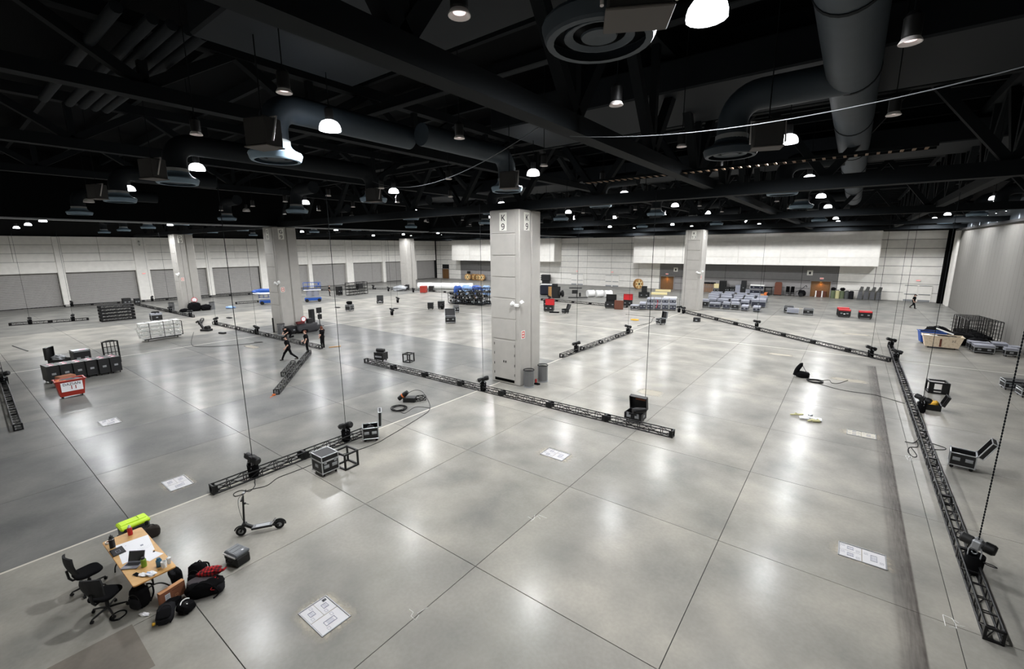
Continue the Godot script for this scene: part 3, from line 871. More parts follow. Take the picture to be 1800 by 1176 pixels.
func truss_section(l: float, det: int) -> MeshInstance3D:
	# a box truss section along +x from 0 to l, standing on its lower chords
	var key := "ts%.2f_%d" % [l, det]
	if not shared.has(key):
		var g := {}
		var r := 0.128
		var cy := 0.155
		var ends := MB.new()
		for x in [0.025, l - 0.025]:
			for s in [-1.0, 1.0]:
				ends.box(Vector3(x, cy + s * r, 0), Vector3(0.05, 0.05, 0.305), 0.006)
				ends.box(Vector3(x, cy, s * r), Vector3(0.05, 0.21, 0.05), 0.006)
				var dx := 0.07 if x < l / 2 else -0.07
				ends.box(Vector3(x + dx, cy, s * 0.132), Vector3(0.13, 0.25, 0.012), 0.002)
				if det > 1:
					for q in [-0.07, 0.07]: ends.tube(Vector3(x - signf(dx) * 0.028, cy + q, s * 0.1), Vector3(x, cy + q, s * 0.1), 0.014, 6)
		g.ends = ends
		g.chord = MB.new().tube(Vector3(0, 0, 0), Vector3(l, 0, 0), 0.0245, 8 if det > 0 else 5)
		var n := roundi(l / 0.5)
		var st := l / n
		g.cross = MB.new().tube(Vector3(0, 0, -r), Vector3(0, 0, r), 0.0135, 6)
		g.post = MB.new().tube(Vector3(0, -r, 0), Vector3(0, r, 0), 0.0135, 6)
		g.up = MB.new().tube(Vector3(0, -r, 0), Vector3(st, r, 0), 0.0135, 6)
		g.down = MB.new().tube(Vector3(0, r, 0), Vector3(st, -r, 0), 0.0135, 6)
		g.flat = MB.new().tube(Vector3(0, 0, -r), Vector3(st, 0, r), 0.0135, 6)
		var br := []
		for i in range(1, n):
			for s in [-1.0, 1.0]:
				br.append(["cross", Vector3(i * st, cy + s * r, 0)])
				br.append(["post", Vector3(i * st, cy, s * r)])
		for i in n:
			for s in [-1.0, 1.0]: br.append(["up" if (i % 2 == 0) == (s > 0) else "down", Vector3(i * st, cy, s * r)])
			if i % 2 == 0: br.append(["flat", Vector3(i * st, cy - r, 0)])
		g.br = br
		var all := MB.new()
		for b in br: all.add(g[b[0]], Transform3D(Basis.IDENTITY, b[1]))
		var o := MeshInstance3D.new()
		o.name = "section"
		o.material_override = M.truss
		if det == 0:
			for a in [-r, r]:
				for b in [-r, r]: ends.add(g.chord, Transform3D(Basis.IDENTITY, Vector3(0, cy + a, b)))
			ends.add(all)
			o.mesh = ends.mesh()
		else:
			o.mesh = ends.mesh()
			var cm: ArrayMesh = g.chord.mesh()
			for a in [-r, r]:
				for b in [-r, r]: part("chord", cm, M.truss, o, Vector3(0, cy + a, b))
			if det == 1: stuff(part("bracing", all, M.truss, o))
			else:
				var ms := {}
				for b in br:
					if not ms.has(b[0]): ms[b[0]] = g[b[0]].mesh()
					part("brace", ms[b[0]], M.truss, o, b[1])
		shared[key] = o
	return shared[key]

func truss(label: String, a: Vector3, b: Vector3, n: int, det: Array, y := 0.0) -> void:
	var d := b - a
	var o := thing("box_truss", label, "truss", a + Vector3(0, y, 0), atan2(-d.z, d.x))
	for i in n:
		var s := truss_section(d.length() / n, det[mini(i, det.size() - 1)]).duplicate()
		s.position = Vector3(d.length() / n * i, 0, 0)
		o.add_child(s, true)

func ladder_truss() -> ArrayMesh:
	# an open flat-sided section: heavy rails, few uprights
	if not shared.has("ladder"):
		var m := MB.new()
		for y in [0.03, 0.275]:
			for z in [-0.125, 0.125]: m.tube(Vector3(0, y, z), Vector3(3.0, y, z), 0.03, 8)
		for x in [0.03, 0.75, 1.5, 2.25, 2.97]:
			for z in [-0.125, 0.125]: m.tube(Vector3(x, 0.03, z), Vector3(x, 0.275, z), 0.018, 6)
			for y in [0.03, 0.275]: m.tube(Vector3(x, y, -0.125), Vector3(x, y, 0.125), 0.018, 6)
		shared.ladder = m.mesh()
	return shared.ladder

func hoist(label: String, at: Vector3, turn := 0.0, chain_top := 9.9, det := 0, by := 0.68, tilt := 0.0) -> Node3D:
	var o := thing("chain_hoist", label, "hoist", at, turn)
	if not shared.has("hoist%d" % det):
		var sd := 16 if det > 0 else 10
		var k := Basis(Vector3.FORWARD, PI / 2)
		var body := MB.new().lathe([Vector2(0.0, -0.31), Vector2(0.09, -0.31), Vector2(0.115, -0.28), Vector2(0.115, -0.10), Vector2(0.10, -0.09), Vector2(0.10, 0.10), Vector2(0.125, 0.11), Vector2(0.125, 0.27), Vector2(0.10, 0.31), Vector2(0.0, 0.31)], sd, Transform3D(k, Vector3.ZERO))
		var ribs := MB.new()
		for i in 6: ribs.lathe([Vector2(0.128, -0.006), Vector2(0.135, -0.006), Vector2(0.135, 0.006), Vector2(0.128, 0.006)], sd, Transform3D(k, Vector3(0.13 + 0.025 * i, 0, 0)))
		var gear := MB.new().box(Vector3(-0.01, -0.02, 0), Vector3(0.17, 0.24, 0.25), 0.03)
		var bag := MB.new().lathe([Vector2(0.0, 0.0), Vector2(0.13, 0.0), Vector2(0.16, 0.05), Vector2(0.18, 0.48), Vector2(0.17, 0.48), Vector2(0.14, 0.36), Vector2(0.0, 0.34)], sd)
		var sl := MB.new()
		for s in [-0.07, 0.07]: sl.path([Vector3(s, -0.06, 0.08), Vector3(s * 1.6, -0.15, 0.13), Vector3(s * 1.5, -0.30, 0.15)], 0.014, 5)
		var hook := MB.new().path(ring_pts(Vector3(0, -0.24, 0), PI / 2, -PI * 0.9, 0.05, Vector3.RIGHT, Vector3.UP, 10), 0.014, 6)
		var hand := MB.new().path([Vector3(-0.31, 0.05, 0.03), Vector3(-0.38, 0.06, 0.03), Vector3(-0.38, -0.05, 0.03), Vector3(-0.31, -0.05, 0.03)], 0.009, 5)
		shared["hoist%d" % det] = [body.mesh(), ribs.mesh(), gear.mesh(), bag.mesh(), sl.mesh(), hook.mesh(), hand.mesh()]
	var sh: Array = shared["hoist%d" % det]
	var mo := part("motor", sh[0], M.black, o, Vector3(0, by, 0))
	mo.rotation.z = tilt
	part("cooling_rib", sh[1], M.truss, mo)
	part("gearbox", sh[2], M.zinc if det == 2 else M.truss, mo)
	part("handle", sh[6], M.truss, mo)
	part("chain_bag", sh[3], M.cloth, o, Vector3(0, 0.02, 0.02))
	part("sling", sh[4], M.zinc, o, Vector3(0, by, 0))
	part("hook", sh[5], M.zinc, mo)
	if chain_top > 0.0:
		var c := MB.new()
		if det == 2:
			var y := by + 0.1
			var i := 0
			while y < chain_top:
				c.box(Vector3(0, y, 0), Vector3(0.030 if i % 2 == 0 else 0.012, 0.05, 0.012 if i % 2 == 0 else 0.030), 0.003)
				y += 0.036
				i += 1
		else: c.tube(Vector3(0, by + 0.1, 0), Vector3(0, chain_top, 0), 0.011, 5)
		stuff(part("chain", c, M.steel, o))
	return o

func caster_mesh() -> ArrayMesh:
	if not shared.has("caster"):
		shared.caster = MB.new().box(Vector3(0, 0.125, 0), Vector3(0.08, 0.012, 0.07)).box(Vector3(-0.022, 0.09, 0), Vector3(0.006, 0.07, 0.04)).box(Vector3(0.022, 0.09, 0), Vector3(0.006, 0.07, 0.04)).lathe([Vector2(0.0, -0.017), Vector2(0.05, -0.017), Vector2(0.055, -0.01), Vector2(0.055, 0.01), Vector2(0.05, 0.017), Vector2(0.0, 0.017)], 12, Transform3D(Basis(Vector3.FORWARD, PI / 2), Vector3(0, 0.055, 0))).mesh()
	return shared.caster

func road_case(label: String, at: Vector3, turn: float, w: float, h: float, d: float, p := {}) -> Node3D:
	# a flight case on casters; w along x, d along z, the lid hinged on the -z side
	var o := thing(p.get("called", "road_case"), label, p.get("cat", "case"), at, turn, p.get("group", ""))
	var wheels: bool = p.get("wheels", true)
	var by := 0.13 if wheels else 0.0
	var open: float = p.get("open", -1.0)
	var lh: float = p.get("lid", h * 0.22)
	var pan: Material = p.get("pan", M.laminate)
	var trim: Material = p.get("trim", M.alu)
	var lidm: Material = p.get("lidmat", pan)
	var key := "case%.2f_%.2f_%.2f_%.2f_%d" % [w, h, d, lh, int(open >= 0)]
	if not shared.has(key):
		var g := []
		var bh := h - lh
		var b := MB.new()
		if open < 0: b.box(Vector3(0, bh / 2, 0), Vector3(w, bh, d), 0.008)
		else:
			for s in [-1.0, 1.0]:
				b.box(Vector3(s * (w / 2 - 0.012), bh / 2, 0), Vector3(0.024, bh, d))
				b.box(Vector3(0, bh / 2, s * (d / 2 - 0.012)), Vector3(w - 0.048, bh, 0.024))
			b.box(Vector3(0, 0.012, 0), Vector3(w - 0.048, 0.024, d - 0.048))
		g.append(b.mesh())
		g.append(frame(MB.new(), Vector3(0, bh / 2, 0), Vector3(w + 0.012, bh + 0.006, d + 0.012), 0.032, 0.005).mesh())
		var l := MB.new()
		if open < 0: l.box(Vector3(0, lh / 2, 0), Vector3(w, lh, d), 0.008)
		else:
			for s in [-1.0, 1.0]:
				l.box(Vector3(s * (w / 2 - 0.012), lh / 2, 0), Vector3(0.024, lh, d))
				l.box(Vector3(0, lh / 2, s * (d / 2 - 0.012)), Vector3(w - 0.048, lh, 0.024))
			l.box(Vector3(0, lh - 0.012, 0), Vector3(w - 0.048, 0.024, d - 0.048))
		g.append(l.mesh())
		g.append(frame(MB.new(), Vector3(0, lh / 2, 0), Vector3(w + 0.012, lh + 0.004, d + 0.012), 0.028, 0.004).mesh())
		var hd := MB.new().box(Vector3(0, 0, 0), Vector3(0.19, 0.12, 0.012), 0.004).box(Vector3(0, 0.0, 0.012), Vector3(0.13, 0.028, 0.02), 0.006)
		g.append(hd.mesh())
		g.append(MB.new().box(Vector3.ZERO, Vector3(0.1, 0.12, 0.014), 0.004).mesh())
		var cr := MB.new()
		for x in [-1.0, 1.0]:
			for y in [0.0, 1.0]:
				for z in [-1.0, 1.0]: cr.box(Vector3(x * (w / 2 - 0.012), y * bh, z * (d / 2 - 0.012)), Vector3(0.06, 0.06, 0.06), 0.02)
		g.append(cr.mesh())
		shared[key] = g
	var g: Array = shared[key]
	var bo := part("body", g[0], pan, o, Vector3(0, by, 0))
	part("edge_trim", g[1], trim, bo)
	if p.get("corners", false): part("corner", g[6], M.zinc, bo)
	var piv := Vector3(0, by + h - lh, -d / 2)
	var lid := part("lid", g[2], lidm, o, Vector3(0, by + h - lh, 0))
	if open >= 0:
		var bs := Basis(Vector3.RIGHT, -open)
		lid.transform = Transform3D(bs, piv + bs * Vector3(0, 0, d / 2))
	part("lid_trim", g[3], trim, lid)
	var hx: int = p.get("hx", 0)
	for i in hx: part("handle", g[4], M.zinc, bo, Vector3(w / 2 + 0.008, (h - lh) * 0.55, lerpf(-d * 0.24, d * 0.24, float(i) / maxf(1, hx - 1))), PI / 2)
	var hn: int = p.get("handles", 0 if hx else 2)
	for i in hn:
		var x := 0.0 if hn == 1 else lerpf(-w * 0.24, w * 0.24, float(i) / (hn - 1))
		part("handle", g[4], M.zinc, bo, Vector3(x, (h - lh) * 0.55, d / 2 + 0.008))
	if p.get("side_handles", false):
		for s in [-1.0, 1.0]: part("handle", g[4], M.zinc, bo, Vector3(s * (w / 2 + 0.008), (h - lh) * 0.55, 0), s * PI / 2)
	if p.get("latches", false):
		for x in [-w * 0.3, w * 0.3]: part("latch", g[5], M.zinc, bo, Vector3(x, h - lh - 0.03, d / 2 + 0.008))
	if wheels:
		for x in [-1.0, 1.0]:
			for z in [-1.0, 1.0]: part("caster", caster_mesh(), M.rubber, o, Vector3(x * (w / 2 - 0.09), 0, z * (d / 2 - 0.09)))
	return o

func sticker(on: Node3D, called: String, m: Material, at: Vector3, s: Vector3) -> void:
	part(called, MB.new().box(at, s, 0.001), m, on)

func frame_dolly(label: String, at: Vector3, turn: float, w: float, h: float, d: float, t := 0.05, called := "frame_dolly", m: Material = null) -> Node3D:
	var o := thing(called, label, "dolly", at, turn)
	for q in [-1.0, 1.0]:
		for r in [-1.0, 1.0]:
			part("post", MB.new().box(Vector3(q * (w / 2 - t / 2), h / 2, r * (d / 2 - t / 2)), Vector3(t, h, t), 0.006), m if m else M.truss, o)
			part("rail", MB.new().box(Vector3(0, h / 2 + q * (h / 2 - t / 2), r * (d / 2 - t / 2)), Vector3(w - 2 * t, t, t), 0.006), m if m else M.truss, o)
			part("rail", MB.new().box(Vector3(q * (w / 2 - t / 2), h / 2 + r * (h / 2 - t / 2), 0), Vector3(t, t, d - 2 * t), 0.006), m if m else M.truss, o)
	return o

func coil_pts(c: Vector3, r: float, turns: float, rise: float, sd: int) -> Array:
	var g := RandomNumberGenerator.new()
	g.seed = sd
	var out := []
	var k := int(turns * 18)
	var ox := 0.0
	var oz := 0.0
	for i in k + 1:
		var t := TAU * i / 18.0
		if i % 9 == 0:
			ox = g.randf_range(-0.06, 0.06) * r * 3.0
			oz = g.randf_range(-0.06, 0.06) * r * 3.0
		var rr := r * (1.0 + 0.12 * sin(t * 0.37 + sd))
		out.append(c + Vector3(cos(t) * rr + ox * 0.5, 0.012 + rise * absf(sin(i * 0.21)), sin(t) * rr + oz * 0.5))
	return out

func spline(pts: Array, k := 6) -> Array:
	var out := []
	for i in pts.size() - 1:
		var p0: Vector3 = pts[maxi(i - 1, 0)]
		var p1: Vector3 = pts[i]
		var p2: Vector3 = pts[i + 1]
		var p3: Vector3 = pts[mini(i + 2, pts.size() - 1)]
		for j in k: out.append(p1.cubic_interpolate(p2, p0, p3, float(j) / k))
	out.append(pts[-1])
	return out

func cable(label: String, flat: Array, r := 0.011, called := "cable") -> void:
	var pts := []
	for p in flat: pts.append(Vector3(p[0], p[2] if p.size() > 2 else r, p[1]))
	single(called, MB.new().path(spline(pts), r, 6), M.rubber, label, "cable")

# ---------------------------------------------------------------- people
func nets(bones: Array, k: float, cell: float) -> MB:
	# smooth union of tapered capsules meshed as surface nets
	var lo := Vector3.ONE * 1e9
	var hi := -lo
	for b in bones:
		var r: float = maxf(b[2], b[3]) + cell * 2.0 + k * 0.3
		for p in [b[0], b[1]]:
			lo = lo.min(p - Vector3.ONE * r)
			hi = hi.max(p + Vector3.ONE * r)
	var nx := int((hi.x - lo.x) / cell) + 2
	var ny := int((hi.y - lo.y) / cell) + 2
	var nz := int((hi.z - lo.z) / cell) + 2
	var f := PackedFloat32Array()
	f.resize(nx * ny * nz)
	f.fill(9.0)
	for b in bones:
		var a: Vector3 = b[0]
		var ab: Vector3 = b[1] - b[0]
		var l2 := maxf(ab.length_squared(), 1e-9)
		var m: float = maxf(b[2], b[3]) + cell * 2.0 + k
		var q0: Vector3 = ((a.min(b[1]) - Vector3.ONE * m - lo) / cell).max(Vector3.ZERO)
		var q1: Vector3 = (a.max(b[1]) + Vector3.ONE * m - lo) / cell
		for z in range(int(q0.z), mini(int(q1.z) + 1, nz)):
			for y in range(int(q0.y), mini(int(q1.y) + 1, ny)):
				for x in range(int(q0.x), mini(int(q1.x) + 1, nx)):
					var p := lo + Vector3(x, y, z) * cell
					var t := clampf((p - a).dot(ab) / l2, 0.0, 1.0)
					var d := p.distance_to(a + ab * t) - lerpf(b[2], b[3], t)
					var i := x + nx * (y + ny * z)
					var e := f[i]
					var h := maxf(k - absf(d - e), 0.0) / k
					f[i] = minf(d, e) - h * h * k * 0.25
	var mb := MB.new()
	var at := PackedInt32Array()
	at.resize(nx * ny * nz)
	at.fill(-1)
	var off := [0, 1, nx, nx + 1, nx * ny, nx * ny + 1, nx * ny + nx, nx * ny + nx + 1]
	var co := [Vector3(0, 0, 0), Vector3(1, 0, 0), Vector3(0, 1, 0), Vector3(1, 1, 0), Vector3(0, 0, 1), Vector3(1, 0, 1), Vector3(0, 1, 1), Vector3(1, 1, 1)]
	var ed := [[0, 1], [2, 3], [4, 5], [6, 7], [0, 2], [1, 3], [4, 6], [5, 7], [0, 4], [1, 5], [2, 6], [3, 7]]
	for z in nz - 1:
		for y in ny - 1:
			for x in nx - 1:
				var i := x + nx * (y + ny * z)
				if f[i] > cell * 2.0 or f[i] < -cell * 2.0: continue
				var neg := 0
				for c in 8:
					if f[i + off[c]] < 0.0: neg += 1
				if neg == 0 or neg == 8: continue
				var s := Vector3.ZERO
				var cnt := 0
				for e in ed:
					var v0 := f[i + off[e[0]]]
					var v1 := f[i + off[e[1]]]
					if (v0 < 0.0) != (v1 < 0.0):
						s += co[e[0]].lerp(co[e[1]], v0 / (v0 - v1))
						cnt += 1
				at[i] = mb.v.size()
				mb.v.append(lo + (Vector3(x, y, z) + s / cnt) * cell)
				var gr := Vector3(f[i + 1] - f[i], f[i + nx] - f[i], f[i + nx * ny] - f[i])
				mb.n.append(gr.normalized())
				mb.u.append(Vector2.ZERO)
	var st := [1, nx, nx * ny]
	for z in range(1, nz - 1):
		for y in range(1, ny - 1):
			for x in range(1, nx - 1):
				var i := x + nx * (y + ny * z)
				if at[i] < 0 and f[i] > cell: continue
				for ax in 3:
					var v0 := f[i]
					var v1 := f[i + st[ax]]
					if (v0 < 0.0) == (v1 < 0.0): continue
					var u1: int = st[(ax + 1) % 3]
					var w1: int = st[(ax + 2) % 3]
					var q := [at[i], at[i - u1], at[i - u1 - w1], at[i - w1]]
					if q.min() < 0: continue
					if v0 < 0.0: mb.ix.append_array([q[0], q[2], q[1], q[0], q[3], q[2]])
					else: mb.ix.append_array([q[0], q[1], q[2], q[0], q[2], q[3]])
	return mb

func hand_bones(w: Vector3, dir: Vector3, palm: Vector3, s := 1.0) -> Array:
	# palm, four curled fingers of unequal length and a thumb off the side
	var x := dir.cross(palm).normalized()
	var out := [[w, w + dir * 0.08, 0.024, 0.026], [w + x * 0.02, w + dir * 0.085 + x * 0.022, 0.02, 0.017], [w - x * 0.02, w + dir * 0.085 - x * 0.022, 0.02, 0.017]]
	var ln := [0.078, 0.086, 0.080, 0.062]
	for i in 4:
		var b: Vector3 = w + dir * 0.085 + x * (0.031 - 0.0205 * i)
		var m: Vector3 = b + (dir * 0.9 + palm * 0.35).normalized() * ln[i] * 0.5
		var e: Vector3 = m + (dir * 0.55 + palm * 0.8).normalized() * ln[i] * 0.5
		out.append([b, m, 0.0092, 0.0086])
		out.append([m, e, 0.0086, 0.0075])
	var tb := w + dir * 0.03 + x * 0.03 * s
	out.append([tb, tb + (dir * 0.6 + x * s * 0.7 + palm * 0.3) * 0.045, 0.012, 0.0105])
	out.append([tb + (dir * 0.6 + x * s * 0.7 + palm * 0.3) * 0.045, tb + (dir * 1.3 + x * s * 0.9 + palm * 0.9) * 0.05, 0.0105, 0.009])
	return out

func person(label: String, at: Vector3, turn: float, j: Dictionary, look := {}) -> void:
	# joints in metres, the figure facing +z; each limb tapers between its joints
	var o := thing("person", label, "person", at, turn)
	var hd: Vector3 = j.head
	var up: Vector3 = (j.head - j.neck).normalized()
	var fw: Vector3 = j.get("face", Vector3(0, 0, 1))
	fw = (fw - up * fw.dot(up)).normalized()
	var sd := up.cross(fw)
	var skin := [[j.pelvis, j.chest, 0.13, 0.13], [j.chest, j.neck, 0.12, 0.06], [j.neck, hd - up * 0.06, 0.055, 0.055]]
	var shirt := [[j.pelvis + Vector3(0, 0.02, 0), j.chest, 0.15, 0.155], [j.chest, j.neck - up * 0.05, 0.15, 0.085]]
	var trou := []
	var shoes := MB.new()
	for s in [0, 1]:
		var sg := -1.0 if s == 0 else 1.0
		var sh: Vector3 = j.sh[s]
		var el: Vector3 = j.el[s]
		var wr: Vector3 = j.wr[s]
		skin.append_array([[j.chest + (sh - j.chest) * 0.5, sh, 0.09, 0.058], [sh, el, 0.05, 0.04], [el, wr, 0.041, 0.027]])
		shirt.append_array([[j.chest, sh, 0.12, 0.075], [sh, sh.lerp(el, 0.72), 0.07, 0.066]])
		var hp: Vector3 = j.hip[s]
		var kn: Vector3 = j.kn[s]
		var an: Vector3 = j.an[s]
		skin.append_array([[hp, kn, 0.085, 0.055], [kn, an, 0.054, 0.036], [an, an + Vector3(0, -0.05, 0.07), 0.035, 0.03]])
		trou.append_array([[j.pelvis, hp, 0.14, 0.115], [hp, kn, 0.105, 0.074], [kn, an + Vector3(0, 0.02, 0), 0.072, 0.062]])
		var td: Vector3 = j.get("toe", [Vector3(0, 0, 1), Vector3(0, 0, 1)])[s]
		shoes.add(nets([[an + Vector3(0, -0.02, 0), an + Vector3(0, -0.05, 0) - td * 0.04, 0.05, 0.04], [an + Vector3(0, -0.05, 0), an + Vector3(0, -0.065, 0) + td * 0.15, 0.045, 0.036]], 0.03, 0.014))
	var body := nets(skin, 0.05, 0.018)
	# head: skull, jaw, nose, ears, brow and chin, on a grid of its own
	var hb := [[hd + up * 0.035 - fw * 0.012, hd + up * 0.03 + fw * 0.01, 0.086, 0.084], [hd - up * 0.04 + fw * 0.02, hd - up * 0.075 + fw * 0.045, 0.066, 0.04], [hd + up * 0.012 + fw * 0.085, hd - up * 0.022 + fw * 0.106, 0.011, 0.015], [hd - up * 0.055 + fw * 0.082 - sd * 0.015, hd - up * 0.055 + fw * 0.082 + sd * 0.015, 0.01, 0.01], [hd - up * 0.14 - fw * 0.01, hd - up * 0.05, 0.052, 0.055]]
	for s in [-1.0, 1.0]: hb.append([hd + up * 0.01 + sd * s * 0.082 - fw * 0.005, hd - up * 0.025 + sd * s * 0.08, 0.016, 0.013])
	body.add(nets(hb, 0.02, 0.009))
	for s in [0, 1]:
		var dr: Vector3 = (j.wr[s] - j.el[s]).normalized()
		var inn := Vector3(1.0 if s == 0 else -1.0, 0, 0.3)
		inn = (inn - dr * inn.dot(dr)).normalized()
		body.add(nets(hand_bones(j.wr[s] - dr * 0.01, dr, inn, 1.0 if s == 0 else -1.0), 0.008, 0.0055))
	var bd := part("body", body, M.skin, o)
	var eyes := MB.new()
	for s in [-1.0, 1.0]: eyes.lathe([Vector2(0, -0.008), Vector2(0.011, 0), Vector2(0, 0.008)], 8, Transform3D(Basis(sd, up, fw), hd + up * 0.018 + fw * 0.083 + sd * s * 0.032))
	part("eyes", eyes, M.ink, bd)
	part("shirt", nets(shirt, 0.07, 0.02), look.get("shirt", M.cloth), o)
	part("trousers", nets(trou, 0.05, 0.02), look.get("trousers", M.cloth), o)
	part("shoes", shoes, M.rubber, o)
	var hair := [[hd + up * 0.062 - fw * 0.03, hd + up * 0.06 + fw * 0.018, 0.082, 0.075], [hd + up * 0.02 - fw * 0.055, hd - up * 0.05 - fw * 0.05, 0.075, 0.055]]
	if look.get("long", false):
		for s in [-1.0, 1.0]: hair.append([hd + sd * s * 0.07 - fw * 0.02, hd + sd * s * 0.085 - up * 0.20 - fw * 0.03, 0.04, 0.035])
	if look.get("cap", false):
		part("cap", nets([[hd + up * 0.065 - fw * 0.02, hd + up * 0.065 + fw * 0.02, 0.09, 0.085], [hd + up * 0.062 + fw * 0.08, hd + up * 0.055 + fw * 0.15, 0.05, 0.045]], 0.015, 0.012), M.cloth, o)
	part("hair", nets(hair, 0.03, 0.012), look.get("hair", M.hair), o)
	if look.get("pouch", false): part("tool_pouch", MB.new().box(j.pelvis + Vector3(0.17, -0.06, 0.0), Vector3(0.09, 0.22, 0.18), 0.03), M.cloth2, o)

func stand(lean := 0.0) -> Dictionary:
	return {"pelvis": Vector3(0, 0.97, 0), "chest": Vector3(0, 1.30, lean), "neck": Vector3(0, 1.49, lean + 0.01), "head": Vector3(0, 1.63, lean + 0.04), "sh": [Vector3(-0.185, 1.42, lean), Vector3(0.185, 1.42, lean)], "el": [Vector3(-0.235, 1.13, lean - 0.03), Vector3(0.235, 1.13, lean - 0.03)], "wr": [Vector3(-0.24, 0.88, lean + 0.06), Vector3(0.24, 0.88, lean + 0.06)], "hip": [Vector3(-0.1, 0.92, 0), Vector3(0.1, 0.92, 0)], "kn": [Vector3(-0.11, 0.5, 0.02), Vector3(0.11, 0.5, 0.02)], "an": [Vector3(-0.12, 0.1, 0), Vector3(0.12, 0.1, 0)]}

func people() -> void:
	var w := stand(0.08)
	w.kn = [Vector3(-0.1, 0.52, 0.30), Vector3(0.1, 0.50, -0.14)]
	w.an = [Vector3(-0.11, 0.11, 0.47), Vector3(0.1, 0.16, -0.50)]
	w.el = [Vector3(-0.24, 1.14, -0.02), Vector3(0.24, 1.14, 0.02)]
	w.wr = [Vector3(-0.25, 0.93, 0.14), Vector3(0.25, 0.92, 0.2)]
	w.face = Vector3(0, -0.3, 1)
	person("person in black striding alone beside the angled truss, looking down", Vector3(-30.95, 0.0, -14.6), -0.55, w, {"cap": true})
	var c := stand(0.05)
	c.wr = [Vector3(-0.16, 0.95, 0.3), Vector3(0.3, 0.95, 0.05)]
	c.el = [Vector3(-0.25, 1.14, 0.05), Vector3(0.25, 1.14, -0.02)]
	c.kn = [Vector3(-0.12, 0.5, 0.06), Vector3(0.1, 0.5, 0.0)]
	c.an = [Vector3(-0.13, 0.1, 0.06), Vector3(0.09, 0.1, -0.08)]
	person("bearded person in black shirt and long shorts standing between the two trusses", Vector3(-32.0, 0, -16.5), -0.7, c, {"hair": M.hairred, "pouch": true})
	var t := stand(-0.04)
	t.wr = [Vector3(-0.06, 1.05, 0.2), Vector3(0.22, 0.9, 0.08)]
	t.el = [Vector3(-0.23, 1.14, 0.04), Vector3(0.24, 1.12, -0.04)]
	t.face = Vector3(-0.5, 0, 1)
	person("person in black with long reddish hair standing past the end of the truss", Vector3(-32.75, 0, -18.15), -1.2, t, {"hair": M.hairred, "long": true})
	var k := stand()
	k.pelvis = Vector3(0, 0.52, -0.12)
	k.chest = Vector3(0, 0.78, 0.16)
	k.neck = Vector3(0, 0.87, 0.34)
	k.head = Vector3(0, 0.90, 0.50)
	k.face = Vector3(0, -1, 0.4)
	k.sh = [Vector3(-0.18, 0.84, 0.26), Vector3(0.18, 0.84, 0.26)]
	k.el = [Vector3(-0.24, 0.60, 0.40), Vector3(0.24, 0.60, 0.40)]
	k.wr = [Vector3(-0.15, 0.48, 0.58), Vector3(0.16, 0.48, 0.58)]
	k.hip = [Vector3(-0.1, 0.48, -0.1), Vector3(0.1, 0.48, -0.1)]
	k.kn = [Vector3(-0.17, 0.48, 0.26), Vector3(0.16, 0.12, 0.16)]
	k.an = [Vector3(-0.17, 0.1, 0.16), Vector3(0.14, 0.14, -0.26)]
	person("dark-haired person in black kneeling over the truss, arms reaching down", Vector3(-38.9, 0, -18.55), 0.3, k, {})
	var f := stand()
	person("distant person in black standing alone by the bay doors, back turned", Vector3(-69.8, 0, -40.7), 2.6, f, {})
	var r := stand(0.03)
	r.kn = [Vector3(-0.1, 0.5, 0.16), Vector3(0.1, 0.5, -0.03)]
	r.an = [Vector3(-0.11, 0.1, 0.24), Vector3(0.1, 0.15, -0.3)]
	person("distant person in black walking near the folding partition and white doors", Vector3(6.65, 0, -73.7), 1.2, r, {"cap": true})

# ---------------------------------------------------------------- the work table and what is near it
func round_rect(w: float, d: float, r: float, k := 5) -> PackedVector2Array:
	var o := PackedVector2Array()
	for c in [[1, 1, 0.0], [-1, 1, PI / 2], [-1, -1, PI], [1, -1, PI * 1.5]]:
		for i in k + 1:
			var t: float = c[2] + PI / 2 * i / k
			o.append(Vector2(c[0] * (w / 2 - r) + r * cos(t), c[1] * (d / 2 - r) + r * sin(t)))
	return o

const LYING := Basis(Vector3(1, 0, 0), Vector3(0, 0, -1), Vector3(0, 1, 0))

